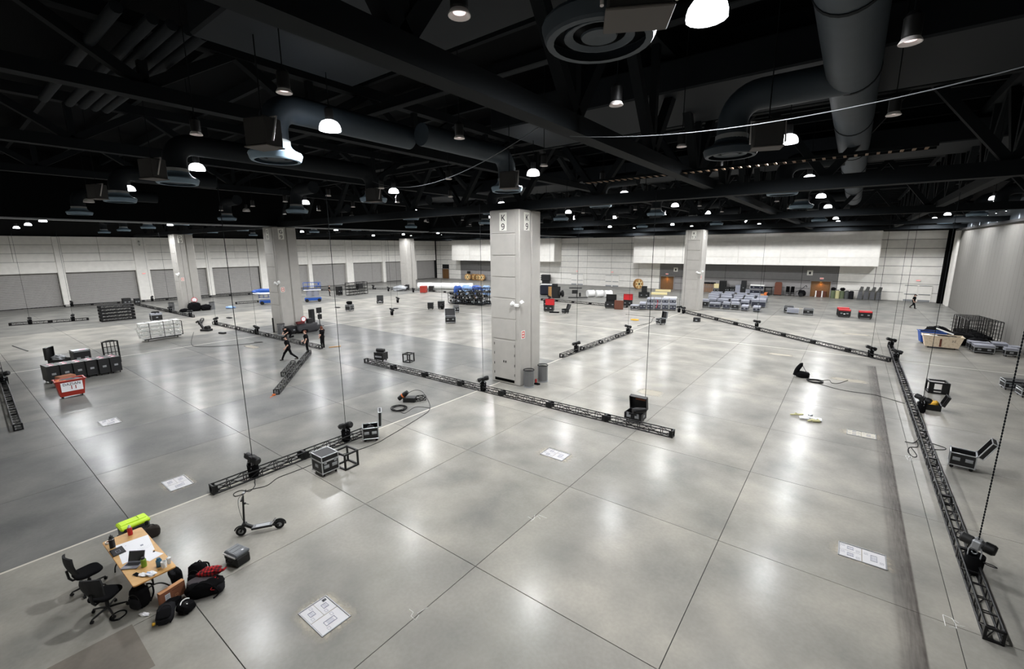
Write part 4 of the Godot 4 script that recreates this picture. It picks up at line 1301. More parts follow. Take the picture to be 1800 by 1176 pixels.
func office_chair(label: String, at: Vector3, turn: float) -> void:
	# faces local +z
	var o := thing("office_chair", label, "chair", at, turn)
	for i in 5:
		var a := TAU * i / 5.0 + 0.3
		var d := Vector3(sin(a), 0, cos(a))
		part("base_leg", MB.new().path([Vector3(0, 0.13, 0), d * 0.16 + Vector3(0, 0.115, 0), d * 0.31 + Vector3(0, 0.085, 0)], 0.026, 8, false, true, 0.017), M.black, o)
		part("caster", MB.new().lathe([Vector2(0, -0.025), Vector2(0.03, -0.025), Vector2(0.033, 0), Vector2(0.03, 0.025), Vector2(0, 0.025)], 12, Transform3D(Basis(Vector3.UP, a + 0.6) * Basis(Vector3.FORWARD, PI / 2), d * 0.315 + Vector3(0, 0.034, 0))).tube(d * 0.315 + Vector3(0, 0.03, 0), d * 0.315 + Vector3(0, 0.085, 0), 0.011, 6), M.rubber, o)
	part("gas_column", MB.new().tube(Vector3(0, 0.12, 0), Vector3(0, 0.27, 0), 0.035, 12).tube(Vector3(0, 0.27, 0), Vector3(0, 0.40, 0), 0.022, 12), M.black, o)
	part("mechanism", MB.new().box(Vector3(0, 0.405, -0.02), Vector3(0.2, 0.05, 0.28), 0.015).path([Vector3(0.08, 0.40, 0.02), Vector3(0.27, 0.385, 0.03), Vector3(0.30, 0.37, 0.03)], 0.009, 6), M.black, o)
	var seat := MB.new()
	var ol := round_rect(0.49, 0.48, 0.15, 6)
	for q in [[0.0, 0.445, 1.0], [0.03, 0.46, 0.985], [0.055, 0.475, 0.93]]:
		pass
	var lv := [[0.43, 0.93], [0.445, 1.0], [0.475, 1.0], [0.495, 0.95], [0.502, 0.82]]
	for k in lv.size() - 1:
		for i in ol.size():
			var a: Vector2 = ol[i]
			var b: Vector2 = ol[(i + 1) % ol.size()]
			seat.quad(Vector3(a.x * lv[k][1], lv[k][0], a.y * lv[k][1]), Vector3(b.x * lv[k][1], lv[k][0], b.y * lv[k][1]), Vector3(b.x * lv[k + 1][1], lv[k + 1][0], b.y * lv[k + 1][1]), Vector3(a.x * lv[k + 1][1], lv[k + 1][0], a.y * lv[k + 1][1]), Vector3((a.x + b.x), 0.05 if k > 1 else -0.05, (a.y + b.y)))
	for i in ol.size():
		var a: Vector2 = ol[i] * 0.82
		var b: Vector2 = ol[(i + 1) % ol.size()] * 0.82
		seat.tri(Vector3(0, 0.498, 0), Vector3(a.x, 0.502, a.y), Vector3(b.x, 0.502, b.y), Vector3.UP)
		seat.tri(Vector3(0, 0.43, 0), Vector3(a.x * 1.134, 0.43, a.y * 1.134), Vector3(b.x * 1.134, 0.43, b.y * 1.134), Vector3.DOWN)
	part("seat", seat, M.cloth, o)
	var bk := MB.new()
	var nu := 8
	var nv := 7
	var pt := func(i: int, j: int, off: float) -> Vector3:
		var s := lerpf(-1, 1, float(i) / nu)
		var t := float(j) / nv
		var hw := 0.225 * (0.72 + 0.28 * sin(clampf(t * 1.25, 0, 1) * PI / 2)) * (1.0 - 0.12 * pow(t, 6))
		var y := 0.58 + 0.46 * t - 0.03 * s * s * (1.0 if t > 0.8 else 0.0)
		return Vector3(s * hw, y, -0.25 - 0.05 * sin(t * PI) * 0.6 - 0.07 * t + 0.06 * s * s + off)
	for i in nu:
		for j in nv:
			bk.quad(pt.call(i, j, 0.018), pt.call(i + 1, j, 0.018), pt.call(i + 1, j + 1, 0.018), pt.call(i, j + 1, 0.018), Vector3(0, 0, 1))
			bk.quad(pt.call(i, j, -0.018), pt.call(i + 1, j, -0.018), pt.call(i + 1, j + 1, -0.018), pt.call(i, j + 1, -0.018), Vector3(0, 0, -1))
	for j in nv:
		for i in [0, nu]: bk.quad(pt.call(i, j, 0.018), pt.call(i, j, -0.018), pt.call(i, j + 1, -0.018), pt.call(i, j + 1, 0.018), Vector3(-1 if i == 0 else 1, 0, 0))
	for i in nu:
		for j in [0, nv]: bk.quad(pt.call(i, j, 0.018), pt.call(i, j, -0.018), pt.call(i + 1, j, -0.018), pt.call(i + 1, j, 0.018), Vector3(0, -1 if j == 0 else 1, 0))
	part("backrest", bk, M.mesh, o)
	part("back_bar", MB.new().path([Vector3(0, 0.40, -0.12), Vector3(0, 0.41, -0.26), Vector3(0, 0.50, -0.31), Vector3(0, 0.70, -0.325)], 0.024, 8), M.black, o)

func bottle(label: String, at: Vector3, r: float, h: float, m: Material, capm: Material, cat := "bottle", loop := false) -> void:
	var o := thing(cat, label, cat, at)
	part("body", MB.new().lathe([Vector2(0, 0), Vector2(r * 0.92, 0), Vector2(r, 0.01), Vector2(r, h * 0.74), Vector2(r * 0.72, h * 0.82), Vector2(r * 0.6, h * 0.84)], 16), m, o)
	part("cap", MB.new().lathe([Vector2(r * 0.66, h * 0.82), Vector2(r * 0.66, h * 0.98), Vector2(r * 0.5, h), Vector2(0, h)], 14), capm, o)
	if loop: part("carry_loop", MB.new().path(ring_pts(Vector3(0, h, 0), 0, PI, r * 0.55, Vector3.RIGHT, Vector3.UP), 0.006, 6), capm, o)

func backpack(label: String, at: Vector3, turn: float, w: float, h: float, d: float, m: Material, sd: int, lie := 0.0, called := "backpack") -> Node3D:
	var o := thing(called, label, "bag", at, turn)
	var b := Basis(Vector3.RIGHT, -lie)
	var lift: float = h / 2 * cos(lie) + d / 2 * sin(lie)
	var c := Vector3(0, lift, 0)
	part("body", MB.new().blob(c, Vector3(w / 2, h / 2, d / 2), sd, 0.16, 0.62, -0.97, b), m, o)
	part("front_pocket", MB.new().blob(c + b * Vector3(0, -h * 0.16, d * 0.45), Vector3(w * 0.38, h * 0.26, d * 0.18), sd + 3, 0.14, 0.6, -1.0, b), M.cloth2 if m == M.cloth else M.cloth, o)
	for s in [-1.0, 1.0]:
		part("strap", MB.new().path(spline([c + b * Vector3(s * w * 0.22, h * 0.44, -d * 0.42), c + b * Vector3(s * w * 0.3, h * 0.3, -d * 0.72), c + b * Vector3(s * w * 0.36, -h * 0.1, -d * 0.7), c + b * Vector3(s * w * 0.3, -h * 0.42, -d * 0.4)], 4), 0.018, 6), m, o)
	part("top_handle", MB.new().path(spline([c + b * Vector3(-0.06, h * 0.48, -d * 0.15), c + b * Vector3(0, h * 0.57, -d * 0.15), c + b * Vector3(0.06, h * 0.48, -d * 0.15)], 4), 0.010, 6), m, o)
	var zp := MB.new().path(ring_pts(c + b * Vector3(0, h * 0.02, d * 0.505), 0.1, PI - 0.1, w * 0.36, b * Vector3.RIGHT, b * Vector3.UP), 0.006, 5)
	part("zip", zp, M.truss, o)
	return o

func table_and_things() -> void:
	var t := thing("folding_table", "long folding table with maple top covered in plans and drinks", "table", Vector3(-12.51, 0, -1.95), 0.02)
	part("tabletop", MB.new().prism(round_rect(2.44, 0.75, 0.05), 0.022, Transform3D(LYING, Vector3(0, 0.733, 0))), M.maple, t)
	part("edge_band", MB.new().prism(round_rect(2.452, 0.762, 0.055), 0.024, Transform3D(LYING, Vector3(0, 0.730, 0))), M.maple_edge, t)
	part("apron", frame(MB.new(), Vector3(0, 0.69, 0), Vector3(2.2, 0.05, 0.6), 0.02), M.black, t)
	for x in [-0.92, 0.92]:
		var lg := part("leg", MB.new().path(spline([Vector3(x, 0.012, -0.30), Vector3(x, 0.17, -0.27), Vector3(x, 0.33, -0.14), Vector3(x, 0.38, 0), Vector3(x, 0.33, 0.14), Vector3(x, 0.17, 0.27), Vector3(x, 0.012, 0.30)], 5), 0.016, 8).tube(Vector3(x, 0.375, 0), Vector3(x, 0.70, 0), 0.018, 8), M.black, t)
		part("brace", MB.new().tube(Vector3(x, 0.42, 0), Vector3(x * 0.45, 0.69, 0), 0.011, 6), M.black, lg)
	# on the table
	var y := 0.747
	single("floor_plan", MB.new().prism(PackedVector2Array([Vector2(-0.50, 0.27), Vector2(-0.40, -0.33), Vector2(0.42, -0.26), Vector2(0.46, 0.34)]), 0.002, Transform3D(Basis(Vector3(1, 0, 0), Vector3(0, 0, 1), Vector3(0, -1, 0)), Vector3.ZERO)), M.paper, "large white floor plan sheet spread across the maple table", "paper", Vector3(-12.80, y, -1.98))
	var plan := get_child(get_child_count() - 1)
	var ln := MB.new()
	for q in [[-0.02, -0.12, 0.10, 0.06], [-0.3, 0.12, 0.025, 0.02], [0.32, 0.1, 0.03, 0.02]]: ln.box(Vector3(q[0], 0.0016, q[1]), Vector3(q[2] * 0.7, 0.0008, q[3] * 0.9))
	part("ink_block", ln, M.casegrey, plan)
	var arc := MB.new()
	for r in [0.06, 0.11, 0.16]: arc.path(ring_pts(Vector3(0.05, 0.0014, -0.12), -1.2, 1.4, r, Vector3.RIGHT, Vector3.BACK, 12), 0.0012, 4)
	part("drawn_arcs", arc, M.casegrey, plan)
	single("floor_plan", MB.new().prism(PackedVector2Array([Vector2(-0.2, -0.06), Vector2(0.17, -0.2), Vector2(0.24, 0.08), Vector2(-0.14, 0.22)]), 0.002, Transform3D(Basis(Vector3(1, 0, 0), Vector3(0, 0, 1), Vector3(0, -1, 0)), Vector3.ZERO)), M.paper, "smaller white plan sheet lying skewed toward the blue tumbler", "paper", Vector3(-12.2, y + 0.004, -2.12))
	var lp := thing("laptop", "open grey laptop with dark screen on the edge of the plans", "laptop", Vector3(-12.1, y + 0.004, -1.76), 0.74)
	part("base", MB.new().box(Vector3(0, 0.009, 0), Vector3(0.34, 0.018, 0.235), 0.004), M.laptop, lp)
	part("keyboard", MB.new().box(Vector3(0, 0.0185, -0.03), Vector3(0.29, 0.002, 0.11)), M.keys, lp)
	part("trackpad", MB.new().box(Vector3(0, 0.0185, 0.075), Vector3(0.1, 0.002, 0.06)), M.zinc, lp)
	var lid := part("screen_lid", MB.new().box(Vector3(0, 0.118, 0), Vector3(0.34, 0.235, 0.009), 0.003), M.laptop, lp, Vector3(0, 0.014, -0.117))
	lid.rotation.x = -0.38
	part("screen", MB.new().box(Vector3(0, 0.12, 0.0055), Vector3(0.32, 0.205, 0.002)), M.screen, lid)
	var tb := thing("tablet", "black tablet in a case lying at the plan's edge", "tablet", Vector3(-12.98, y + 0.004, -1.69), 0.03)
	part("case", MB.new().box(Vector3(0, 0.009, 0), Vector3(0.34, 0.018, 0.23), 0.005), M.black, tb)
	part("screen", MB.new().box(Vector3(0, 0.0185, 0), Vector3(0.29, 0.002, 0.18)), M.keys, tb)
	part("sketch_lines", frame(MB.new(), Vector3(0.03, 0.0195, 0), Vector3(0.12, 0.004, 0.08), 0.006), M.casegrey, tb)
	var ph := thing("phone", "black phone lying near the table's near end", "phone", Vector3(-11.67, y, -1.74), 0.3)
	part("shell", MB.new().prism(round_rect(0.16, 0.08, 0.012), 0.010, Transform3D(LYING, Vector3(0, 0.006, 0))), M.black, ph)
	part("screen", MB.new().box(Vector3(0, 0.0115, 0), Vector3(0.145, 0.001, 0.068)), M.screen, ph)
	bottle("red drink bottle standing at the far end of the table", Vector3(-13.55, y, -2.05), 0.05, 0.24, M.redbottle, M.clearcup, "bottle", true)
	bottle("tall black flask with silver band on the table corner", Vector3(-13.28, y, -1.66), 0.056, 0.30, M.black, M.black, "flask", true)
	part("silver_band", MB.new().lathe([Vector2(0.057, 0.215), Vector2(0.058, 0.235)], 16), M.chrome, get_child(get_child_count() - 1))
	bottle("green bottle with dark lid in front of the laptop", Vector3(-11.86, y, -1.92), 0.052, 0.23, M.green, M.keys)
	bottle("blue insulated tumbler beside the white mug", Vector3(-11.6, y, -2.13), 0.056, 0.20, M.teal, M.teal, "tumbler")
	var mg := thing("mug", "white ribbed travel mug at the table corner", "mug", Vector3(-11.46, y, -2.18))
	part("cup", MB.new().lathe([Vector2(0, 0.01), Vector2(0.045, 0), Vector2(0.055, 0.15), Vector2(0.05, 0.15), Vector2(0.042, 0.02), Vector2(0, 0.02)], 18), M.white, mg)
	var rb := MB.new()
	for i in 4: rb.lathe([Vector2(0.047 + 0.0025 * i, 0.03 + 0.03 * i), Vector2(0.052 + 0.0025 * i, 0.036 + 0.03 * i), Vector2(0.047 + 0.0025 * i, 0.042 + 0.03 * i)], 18)
	part("rib", rb, M.clearcup, mg)
	part("handle", MB.new().path(ring_pts(Vector3(0.055, 0.08, 0), -PI / 2, PI / 2, 0.035, Vector3.RIGHT, Vector3.UP), 0.007, 6), M.white, mg)
	var cc := thing("cup", "clear plastic cup with lid and straw behind the white mug", "cup", Vector3(-11.52, y, -2.29))
	part("cup_wall", MB.new().lathe([Vector2(0, 0), Vector2(0.032, 0), Vector2(0.045, 0.13), Vector2(0.047, 0.14), Vector2(0.03, 0.155), Vector2(0, 0.155)], 16), M.clearcup, cc)
	part("straw", MB.new().tube(Vector3(0, 0.15, 0), Vector3(0.02, 0.23, 0.01), 0.004, 6), M.white, cc)
	var tp := thing("tape_roll", "small roll of white tape by the black flask", "tape", Vector3(-13.56, y, -1.63))
	part("roll", MB.new().lathe([Vector2(0.035, 0.0), Vector2(0.055, 0.0), Vector2(0.055, 0.045), Vector2(0.035, 0.045), Vector2(0.035, 0.0)], 18), M.white, tp)
	part("core", MB.new().lathe([Vector2(0.034, 0.002), Vector2(0.034, 0.043)], 16), M.card, tp)
	var cp := thing("crumpled_papers", "crumpled white and blue printed slips on the table's near end", "paper", Vector3(-11.47, y, -1.88), 0.4)
	part("slip", MB.new().blob(Vector3(-0.08, 0.012, 0.03), Vector3(0.10, 0.02, 0.05), 3, 0.5, 0.8), M.paper, cp)
	part("slip", MB.new().blob(Vector3(0.06, 0.018, -0.03), Vector3(0.10, 0.035, 0.07), 9, 0.6, 0.8), M.paper, cp)
	part("printed_patch", MB.new().box(Vector3(0.03, 0.052, -0.01), Vector3(0.09, 0.002, 0.03)), M.bluepale, cp)
	for k in [[-12.56, -1.90, "tiny dark clip on the plan near the tablet"], [-12.28, -2.2, "tiny dark clip on the plan near the cups"]]:
		var ck := thing("paper_clip", k[2], "clip", Vector3(k[0], y + 0.008, k[1]), 0.6)
		part("jaw", MB.new().prism(PackedVector2Array([Vector2(-0.02, 0), Vector2(0.02, 0), Vector2(0.008, 0.022), Vector2(-0.008, 0.022)]), 0.03), M.black, ck)
		part("lever", MB.new().path(ring_pts(Vector3(0, 0.02, 0), 0, PI, 0.012, Vector3.RIGHT, Vector3.UP), 0.002, 4), M.zinc, ck)
	office_chair("black mesh office chair turned sideways with its back away from the table's middle", Vector3(-13.2, 0, -1.16), PI + 0.15)
	office_chair("black mesh office chair with its back to the viewer, nearest the backpack under the table", Vector3(-11.98, 0, -1.24), PI + 0.72)
	# on the floor round the table
	backpack("black backpack standing under the near end of the table", Vector3(-11.62, 0, -1.72), 0.5, 0.36, 0.50, 0.27, M.cloth, 5)
	var lo := thing("strap_loop", "black looped strap lying beside the backpack under the table", "strap", Vector3(-11.68, 0, -1.34))
	part("webbing", MB.new().path(coil_pts(Vector3.ZERO, 0.14, 1.4, 0.01, 3), 0.014, 6), M.cloth, lo)
	part("buckle", MB.new().box(Vector3(0.14, 0.02, 0.02), Vector3(0.05, 0.03, 0.04), 0.008), M.black, lo)
	var bx := thing("cardboard_box", "flat brown cardboard carton standing on edge by the table leg", "box", Vector3(-11.30, 0, -2.20), 0.22)
	part("carton", MB.new().box(Vector3(0, 0.16, 0), Vector3(0.11, 0.32, 0.50), 0.004), M.card, bx)
	part("top_flap", MB.new().box(Vector3(0, 0.322, 0), Vector3(0.108, 0.004, 0.498)), M.cardpale, bx)
	var lb := part("shipping_label", MB.new().box(Vector3(0.056, 0.17, 0.11), Vector3(0.002, 0.14, 0.10)), M.paper, bx)
	var bl := MB.new()
	for i in 6: bl.box(Vector3(0.058, 0.11 + 0.022 * i, 0.11), Vector3(0.001, 0.006 if i % 2 else 0.012, 0.08))
	part("print_lines", bl, M.casegrey, lb)
	part("printed_mark", frame(MB.new(), Vector3(0.056, 0.10, -0.06), Vector3(0.002, 0.045, 0.06), 0.006), M.cardpale, bx)
	part("print_line", MB.new().box(Vector3(0.056, 0.25, -0.06), Vector3(0.002, 0.012, 0.14)), M.brown, bx)
	var sb := thing("sling_bag", "small rounded black bag peeking up behind the cardboard carton", "bag", Vector3(-11.78, 0, -2.42))
	part("body", MB.new().blob(Vector3(0, 0.2, 0), Vector3(0.16, 0.2, 0.11), 15, 0.12, 0.7, -0.98), M.cloth, sb)
	part("flap", MB.new().blob(Vector3(0, 0.30, 0.06), Vector3(0.14, 0.09, 0.07), 16, 0.1, 0.6), M.cloth2, sb)
	backpack("black backpack leaning upright behind the plaid shirt and duffel", Vector3(-11.32, 0, -2.72), 0.6, 0.38, 0.52, 0.26, M.cloth, 8, 0.25)
	var du := thing("duffel_bag", "big black and grey duffel bag slumped on the floor under a plaid shirt", "bag", Vector3(-10.92, 0, -2.72), 1.05)
	part("body", MB.new().blob(Vector3(0, 0.17, 0), Vector3(0.36, 0.18, 0.22), 21, 0.22, 0.75, -0.95), M.cloth, du)
	part("grey_top", MB.new().blob(Vector3(-0.05, 0.24, -0.06), Vector3(0.30, 0.13, 0.17), 22, 0.25, 0.8), M.clothgrey, du)
	part("end_pocket", MB.new().blob(Vector3(0.27, 0.12, 0.06), Vector3(0.12, 0.11, 0.15), 23, 0.15, 0.7, -0.95), M.cloth2, du)
	part("strap", MB.new().path(spline([Vector3(-0.3, 0.16, 0.2), Vector3(-0.1, 0.36, 0.16), Vector3(0.12, 0.33, 0.18), Vector3(0.3, 0.1, 0.22), Vector3(0.2, 0.03, 0.3)], 5), 0.016, 6), M.cloth, du)
	part("red_cord", MB.new().path(spline([Vector3(0.12, 0.27, 0.15), Vector3(0.18, 0.24, 0.2), Vector3(0.15, 0.2, 0.22), Vector3(0.22, 0.17, 0.21)], 4), 0.007, 5), M.red, du)
	var ps := thing("plaid_shirt", "red and black plaid shirt bundled on top of the duffel bag", "shirt", Vector3(-11.02, 0.36, -2.88), 0.9)
	part("bundle", MB.new().blob(Vector3(0, 0.045, 0), Vector3(0.25, 0.075, 0.13), 31, 0.5, 0.9), M.plaid, ps)
	part("sleeve", MB.new().path(spline([Vector3(0.14, 0.05, 0.03), Vector3(0.27, 0.04, 0.02), Vector3(0.33, 0.06, -0.04)], 4), 0.035, 8, false, true, 0.02), M.plaid, ps)
	part("hem", MB.new().blob(Vector3(0.05, -0.05, 0.16), Vector3(0.15, 0.03, 0.07), 33, 0.5, 0.9), M.plaid, ps)
	backpack("black rucksack lying flat on the floor in front of the carton", Vector3(-10.74, 0, -1.93), 1.1, 0.32, 0.44, 0.18, M.cloth2, 12, 1.25)
	part("orange_tag", MB.new().blob(Vector3(-0.17, 0.10, 0.17), Vector3(0.03, 0.025, 0.03), 4, 0.3), M.yellow, get_child(get_child_count() - 1))
	var hl := thing("headset_bag", "black pouch with white-banded headphones lying next to the rucksack", "bag", Vector3(-10.68, 0, -2.27), 0.4)
	part("pouch", MB.new().blob(Vector3(0, 0.10, 0), Vector3(0.17, 0.11, 0.15), 41, 0.2, 0.75, -0.95), M.cloth, hl)
	part("headband", MB.new().path(ring_pts(Vector3(0.02, 0.19, 0), 0.2, PI - 0.2, 0.10, Vector3(0, 0.2, -1).normalized(), Vector3(-1, 0.35, 0).normalized(), 10), 0.013, 6), M.white, hl)
	part("ear_cup", MB.new().lathe([Vector2(0, -0.02), Vector2(0.045, -0.02), Vector2(0.05, 0.01), Vector2(0, 0.02)], 12, Transform3D(Basis(Vector3.RIGHT, 0.4), Vector3(0.05, 0.205, 0.03))), M.black, hl)
	part("white_badge", MB.new().box(Vector3(0.08, 0.215, 0.03), Vector3(0.05, 0.01, 0.02), 0.004), M.white, hl)
	var wd := thing("folded_jacket", "black folded jacket at the foot of the carton", "clothing", Vector3(-11.06, 0, -2.08), 0.3)
	part("fold", MB.new().blob(Vector3(0, 0.07, 0), Vector3(0.11, 0.085, 0.22), 51, 0.3, 0.7, -0.95), M.cloth, wd)
	part("collar", MB.new().blob(Vector3(0.02, 0.13, 0.12), Vector3(0.07, 0.035, 0.08), 52, 0.3, 0.8), M.cloth2, wd)
	single("tissue", MB.new().blob(Vector3(0, 0.015, 0), Vector3(0.10, 0.02, 0.045), 61, 0.6, 0.9, -0.7), M.paper, "crumpled white tissue on the floor under the table", "paper", Vector3(-11.27, 0, -1.68), 0.5)
	# toolbox with a lime lid
	var tx := thing("toolbox", "lime-lidded grey toolbox on the floor behind the table", "toolbox", Vector3(-14.82, 0, -2.34), PI / 2 + 0.06)
	part("bin", MB.new().box(Vector3(0, 0.2, 0), Vector3(0.60, 0.34, 0.42), 0.03), M.toolgrey, tx)
	var ld := part("lid", MB.new().box(Vector3(0, 0.42, 0), Vector3(0.64, 0.10, 0.46), 0.03), M.lime, tx)
	for x in [-0.2, 0.2]: part("rib", MB.new().box(Vector3(x, 0.475, -0.05), Vector3(0.16, 0.02, 0.26), 0.008), M.lime, ld)
	part("center_rib", MB.new().box(Vector3(0, 0.478, 0.06), Vector3(0.3, 0.022, 0.05), 0.008), M.lime, ld)
	part("handle", MB.new().box(Vector3(0, 0.37, 0.245), Vector3(0.34, 0.04, 0.035), 0.012), M.black, tx)
	for x in [-0.22, 0.22]: part("latch", MB.new().box(Vector3(x, 0.36, 0.222), Vector3(0.07, 0.12, 0.03), 0.008), M.black, tx)
	for x in [-1.0, 1.0]: part("wheel", MB.new().lathe([Vector2(0, -0.02), Vector2(0.07, -0.02), Vector2(0.075, 0), Vector2(0.07, 0.02), Vector2(0, 0.02)], 14, Transform3D(Basis(Vector3.FORWARD, PI / 2), Vector3(x * 0.31, 0.075, -0.15))), M.rubber, tx)
	var tg := thing("tool_bag", "small dark brown tool bag tucked beside the lime-lidded toolbox", "bag", Vector3(-14.42, 0, -2.62), 1.5)
	part("body", MB.new().blob(Vector3(0, 0.15, 0), Vector3(0.18, 0.16, 0.12), 71, 0.18, 0.6, -0.97), mat(Color(0.16, 0.13, 0.11), 0.9), tg)
	part("handle", MB.new().path(ring_pts(Vector3(0, 0.28, 0), 0, PI, 0.08, Vector3.RIGHT, Vector3.UP), 0.012, 6), M.black, tg)
	# grey hard case
	var pc := thing("hard_case", "grey ribbed hard case standing alone on the concrete", "case", Vector3(-11.44, 0, -3.6), 0.22)
	part("shell", MB.new().box(Vector3(0, 0.125, 0), Vector3(0.47, 0.25, 0.36), 0.03), M.black, pc)
	var pl := part("lid", MB.new().box(Vector3(0, 0.30, 0), Vector3(0.48, 0.10, 0.37), 0.03), M.pelican, pc)
	part("front_ridge", MB.new().box(Vector3(0, 0.285, 0.19), Vector3(0.46, 0.05, 0.035), 0.012), M.chrome, pl)
	for x in [-0.14, 0.0, 0.14]: part("rib", MB.new().box(Vector3(x, 0.352, 0), Vector3(0.09, 0.012, 0.28), 0.005), M.pelican, pl)
	part("handle", MB.new().path([Vector3(-0.1, 0.18, 0.185), Vector3(-0.09, 0.15, 0.225), Vector3(0.09, 0.15, 0.225), Vector3(0.1, 0.18, 0.185)], 0.014, 6), M.black, pc)
	for x in [-0.16, 0.16]: part("latch", MB.new().box(Vector3(x, 0.23, 0.19), Vector3(0.06, 0.09, 0.03), 0.008), M.black, pc)
	part("sticker", MB.new().box(Vector3(0.15, 0.3605, -0.05), Vector3(0.05, 0.002, 0.05)), M.paper, pc)
	# the scooter
	var sc := thing("electric_scooter", "black electric scooter with grey deck parked on its kickstand", "scooter", Vector3(-11.99, 0, -4.89), atan2(-0.84, -0.543))
	var tyre := func(c: Vector3, called: String) -> void:
		var w := part(called, MB.new().lathe([Vector2(0.07, -0.03), Vector2(0.105, -0.035), Vector2(0.125, -0.02), Vector2(0.128, 0.0), Vector2(0.125, 0.02), Vector2(0.105, 0.035), Vector2(0.07, 0.03)], 22, Transform3D(Basis(Vector3.RIGHT, PI / 2), c)), M.rubber, sc)
		part("rim", MB.new().lathe([Vector2(0, -0.026), Vector2(0.03, -0.03), Vector2(0.072, -0.018), Vector2(0.072, 0.018), Vector2(0.03, 0.03), Vector2(0, 0.026)], 18, Transform3D(Basis(Vector3.RIGHT, PI / 2), c)), M.zinc, w)
		part("axle", MB.new().tube(c + Vector3(0, 0, -0.06), c + Vector3(0, 0, 0.06), 0.016, 8), M.chrome, w)
	tyre.call(Vector3(0, 0.128, 0), "rear_wheel")
	tyre.call(Vector3(0.94, 0.128, 0), "front_wheel")
	var dk := part("deck", MB.new().box(Vector3(0.42, 0.17, 0), Vector3(0.52, 0.06, 0.19), 0.012), M.black, sc)
	part("grip_plate", MB.new().box(Vector3(0.42, 0.203, 0), Vector3(0.49, 0.006, 0.165)), M.deck, dk)
	for z in [-0.045, 0.02]: part("deck_stripe", MB.new().box(Vector3(0.40, 0.2075, z), Vector3(0.34, 0.003, 0.035)), M.alu, dk)
	part("rear_swingarm", MB.new().bar(Vector3(0.0, 0.13, 0.055), Vector3(0.18, 0.18, 0.05), 0.02, 0.05).bar(Vector3(0.0, 0.13, -0.055), Vector3(0.18, 0.18, -0.05), 0.02, 0.05), M.black, sc)
	part("rear_fender", MB.new().path(ring_pts(Vector3(0, 0.13, 0), 0.5, PI + 0.1, 0.155, Vector3.RIGHT, Vector3.UP, 10), 0.022, 6), M.black, sc)
	part("foot_rest", MB.new().path([Vector3(0.17, 0.20, -0.06), Vector3(0.09, 0.30, -0.05), Vector3(0.09, 0.30, 0.05), Vector3(0.17, 0.20, 0.06)], 0.014, 6), M.chrome, sc)
	part("front_fork", MB.new().bar(Vector3(0.94, 0.13, 0.055), Vector3(0.86, 0.30, 0.05), 0.025, 0.05).bar(Vector3(0.94, 0.13, -0.055), Vector3(0.86, 0.30, -0.05), 0.025, 0.05).box(Vector3(0.84, 0.31, 0), Vector3(0.12, 0.1, 0.14), 0.02), M.black, sc)
	part("red_suspension", MB.new().tube(Vector3(0.9, 0.17, 0.075), Vector3(0.85, 0.28, 0.075), 0.02, 8), M.red, sc)
	part("neck", MB.new().bar(Vector3(0.66, 0.19, 0), Vector3(0.84, 0.31, 0), 0.08, 0.07), M.black, sc)
	part("front_fender", MB.new().path(ring_pts(Vector3(0.94, 0.13, 0), 0.3, 2.3, 0.155, Vector3.RIGHT, Vector3.UP, 8), 0.018, 6), M.black, sc)
	part("stem", MB.new().path([Vector3(0.845, 0.33, 0), Vector3(0.80, 0.98, 0), Vector3(0.785, 1.16, 0)], 0.027, 12, false, true, 0.022), M.black, sc)
	part("handlebar", MB.new().path(spline([Vector3(0.77, 1.16, -0.27), Vector3(0.785, 1.17, -0.1), Vector3(0.785, 1.17, 0.1), Vector3(0.77, 1.16, 0.27)], 4), 0.014, 8), M.black, sc)
	for z in [-0.23, 0.23]: part("grip", MB.new().tube(Vector3(0.772, 1.16, z - 0.06), Vector3(0.772, 1.16, z + 0.06), 0.02, 10), M.rubber, sc)
	part("display", MB.new().box(Vector3(0.775, 1.20, 0.07), Vector3(0.06, 0.04, 0.08), 0.01), M.zinc, sc)
	part("brake_lever", MB.new().path([Vector3(0.80, 1.155, 0.15), Vector3(0.845, 1.13, 0.2), Vector3(0.84, 1.12, 0.26)], 0.007, 5).path([Vector3(0.80, 1.155, -0.15), Vector3(0.845, 1.13, -0.2), Vector3(0.84, 1.12, -0.26)], 0.007, 5), M.zinc, sc)
	part("folding_latch", MB.new().box(Vector3(0.77, 0.93, 0.0), Vector3(0.06, 0.05, 0.05), 0.01).tube(Vector3(0.76, 0.93, 0), Vector3(0.68, 0.87, 0.02), 0.008, 5), M.black, sc)
	part("kickstand", MB.new().tube(Vector3(0.60, 0.15, 0.08), Vector3(0.56, 0.006, 0.24), 0.009, 6), M.truss, sc)
	part("brake_cable", MB.new().path(spline([Vector3(0.79, 1.16, 0.1), Vector3(0.92, 1.05, 0.08), Vector3(0.93, 0.75, 0.05), Vector3(0.87, 0.40, 0.04)], 5), 0.005, 5), M.rubber, sc)

# ---------------------------------------------------------------- gear over the rest of the floor
const NTH := ["first", "second", "third", "fourth", "fifth", "sixth", "seventh", "eighth", "ninth", "tenth", "eleventh", "twelfth"]

func last() -> Node3D:
	return get_child(get_child_count() - 1)

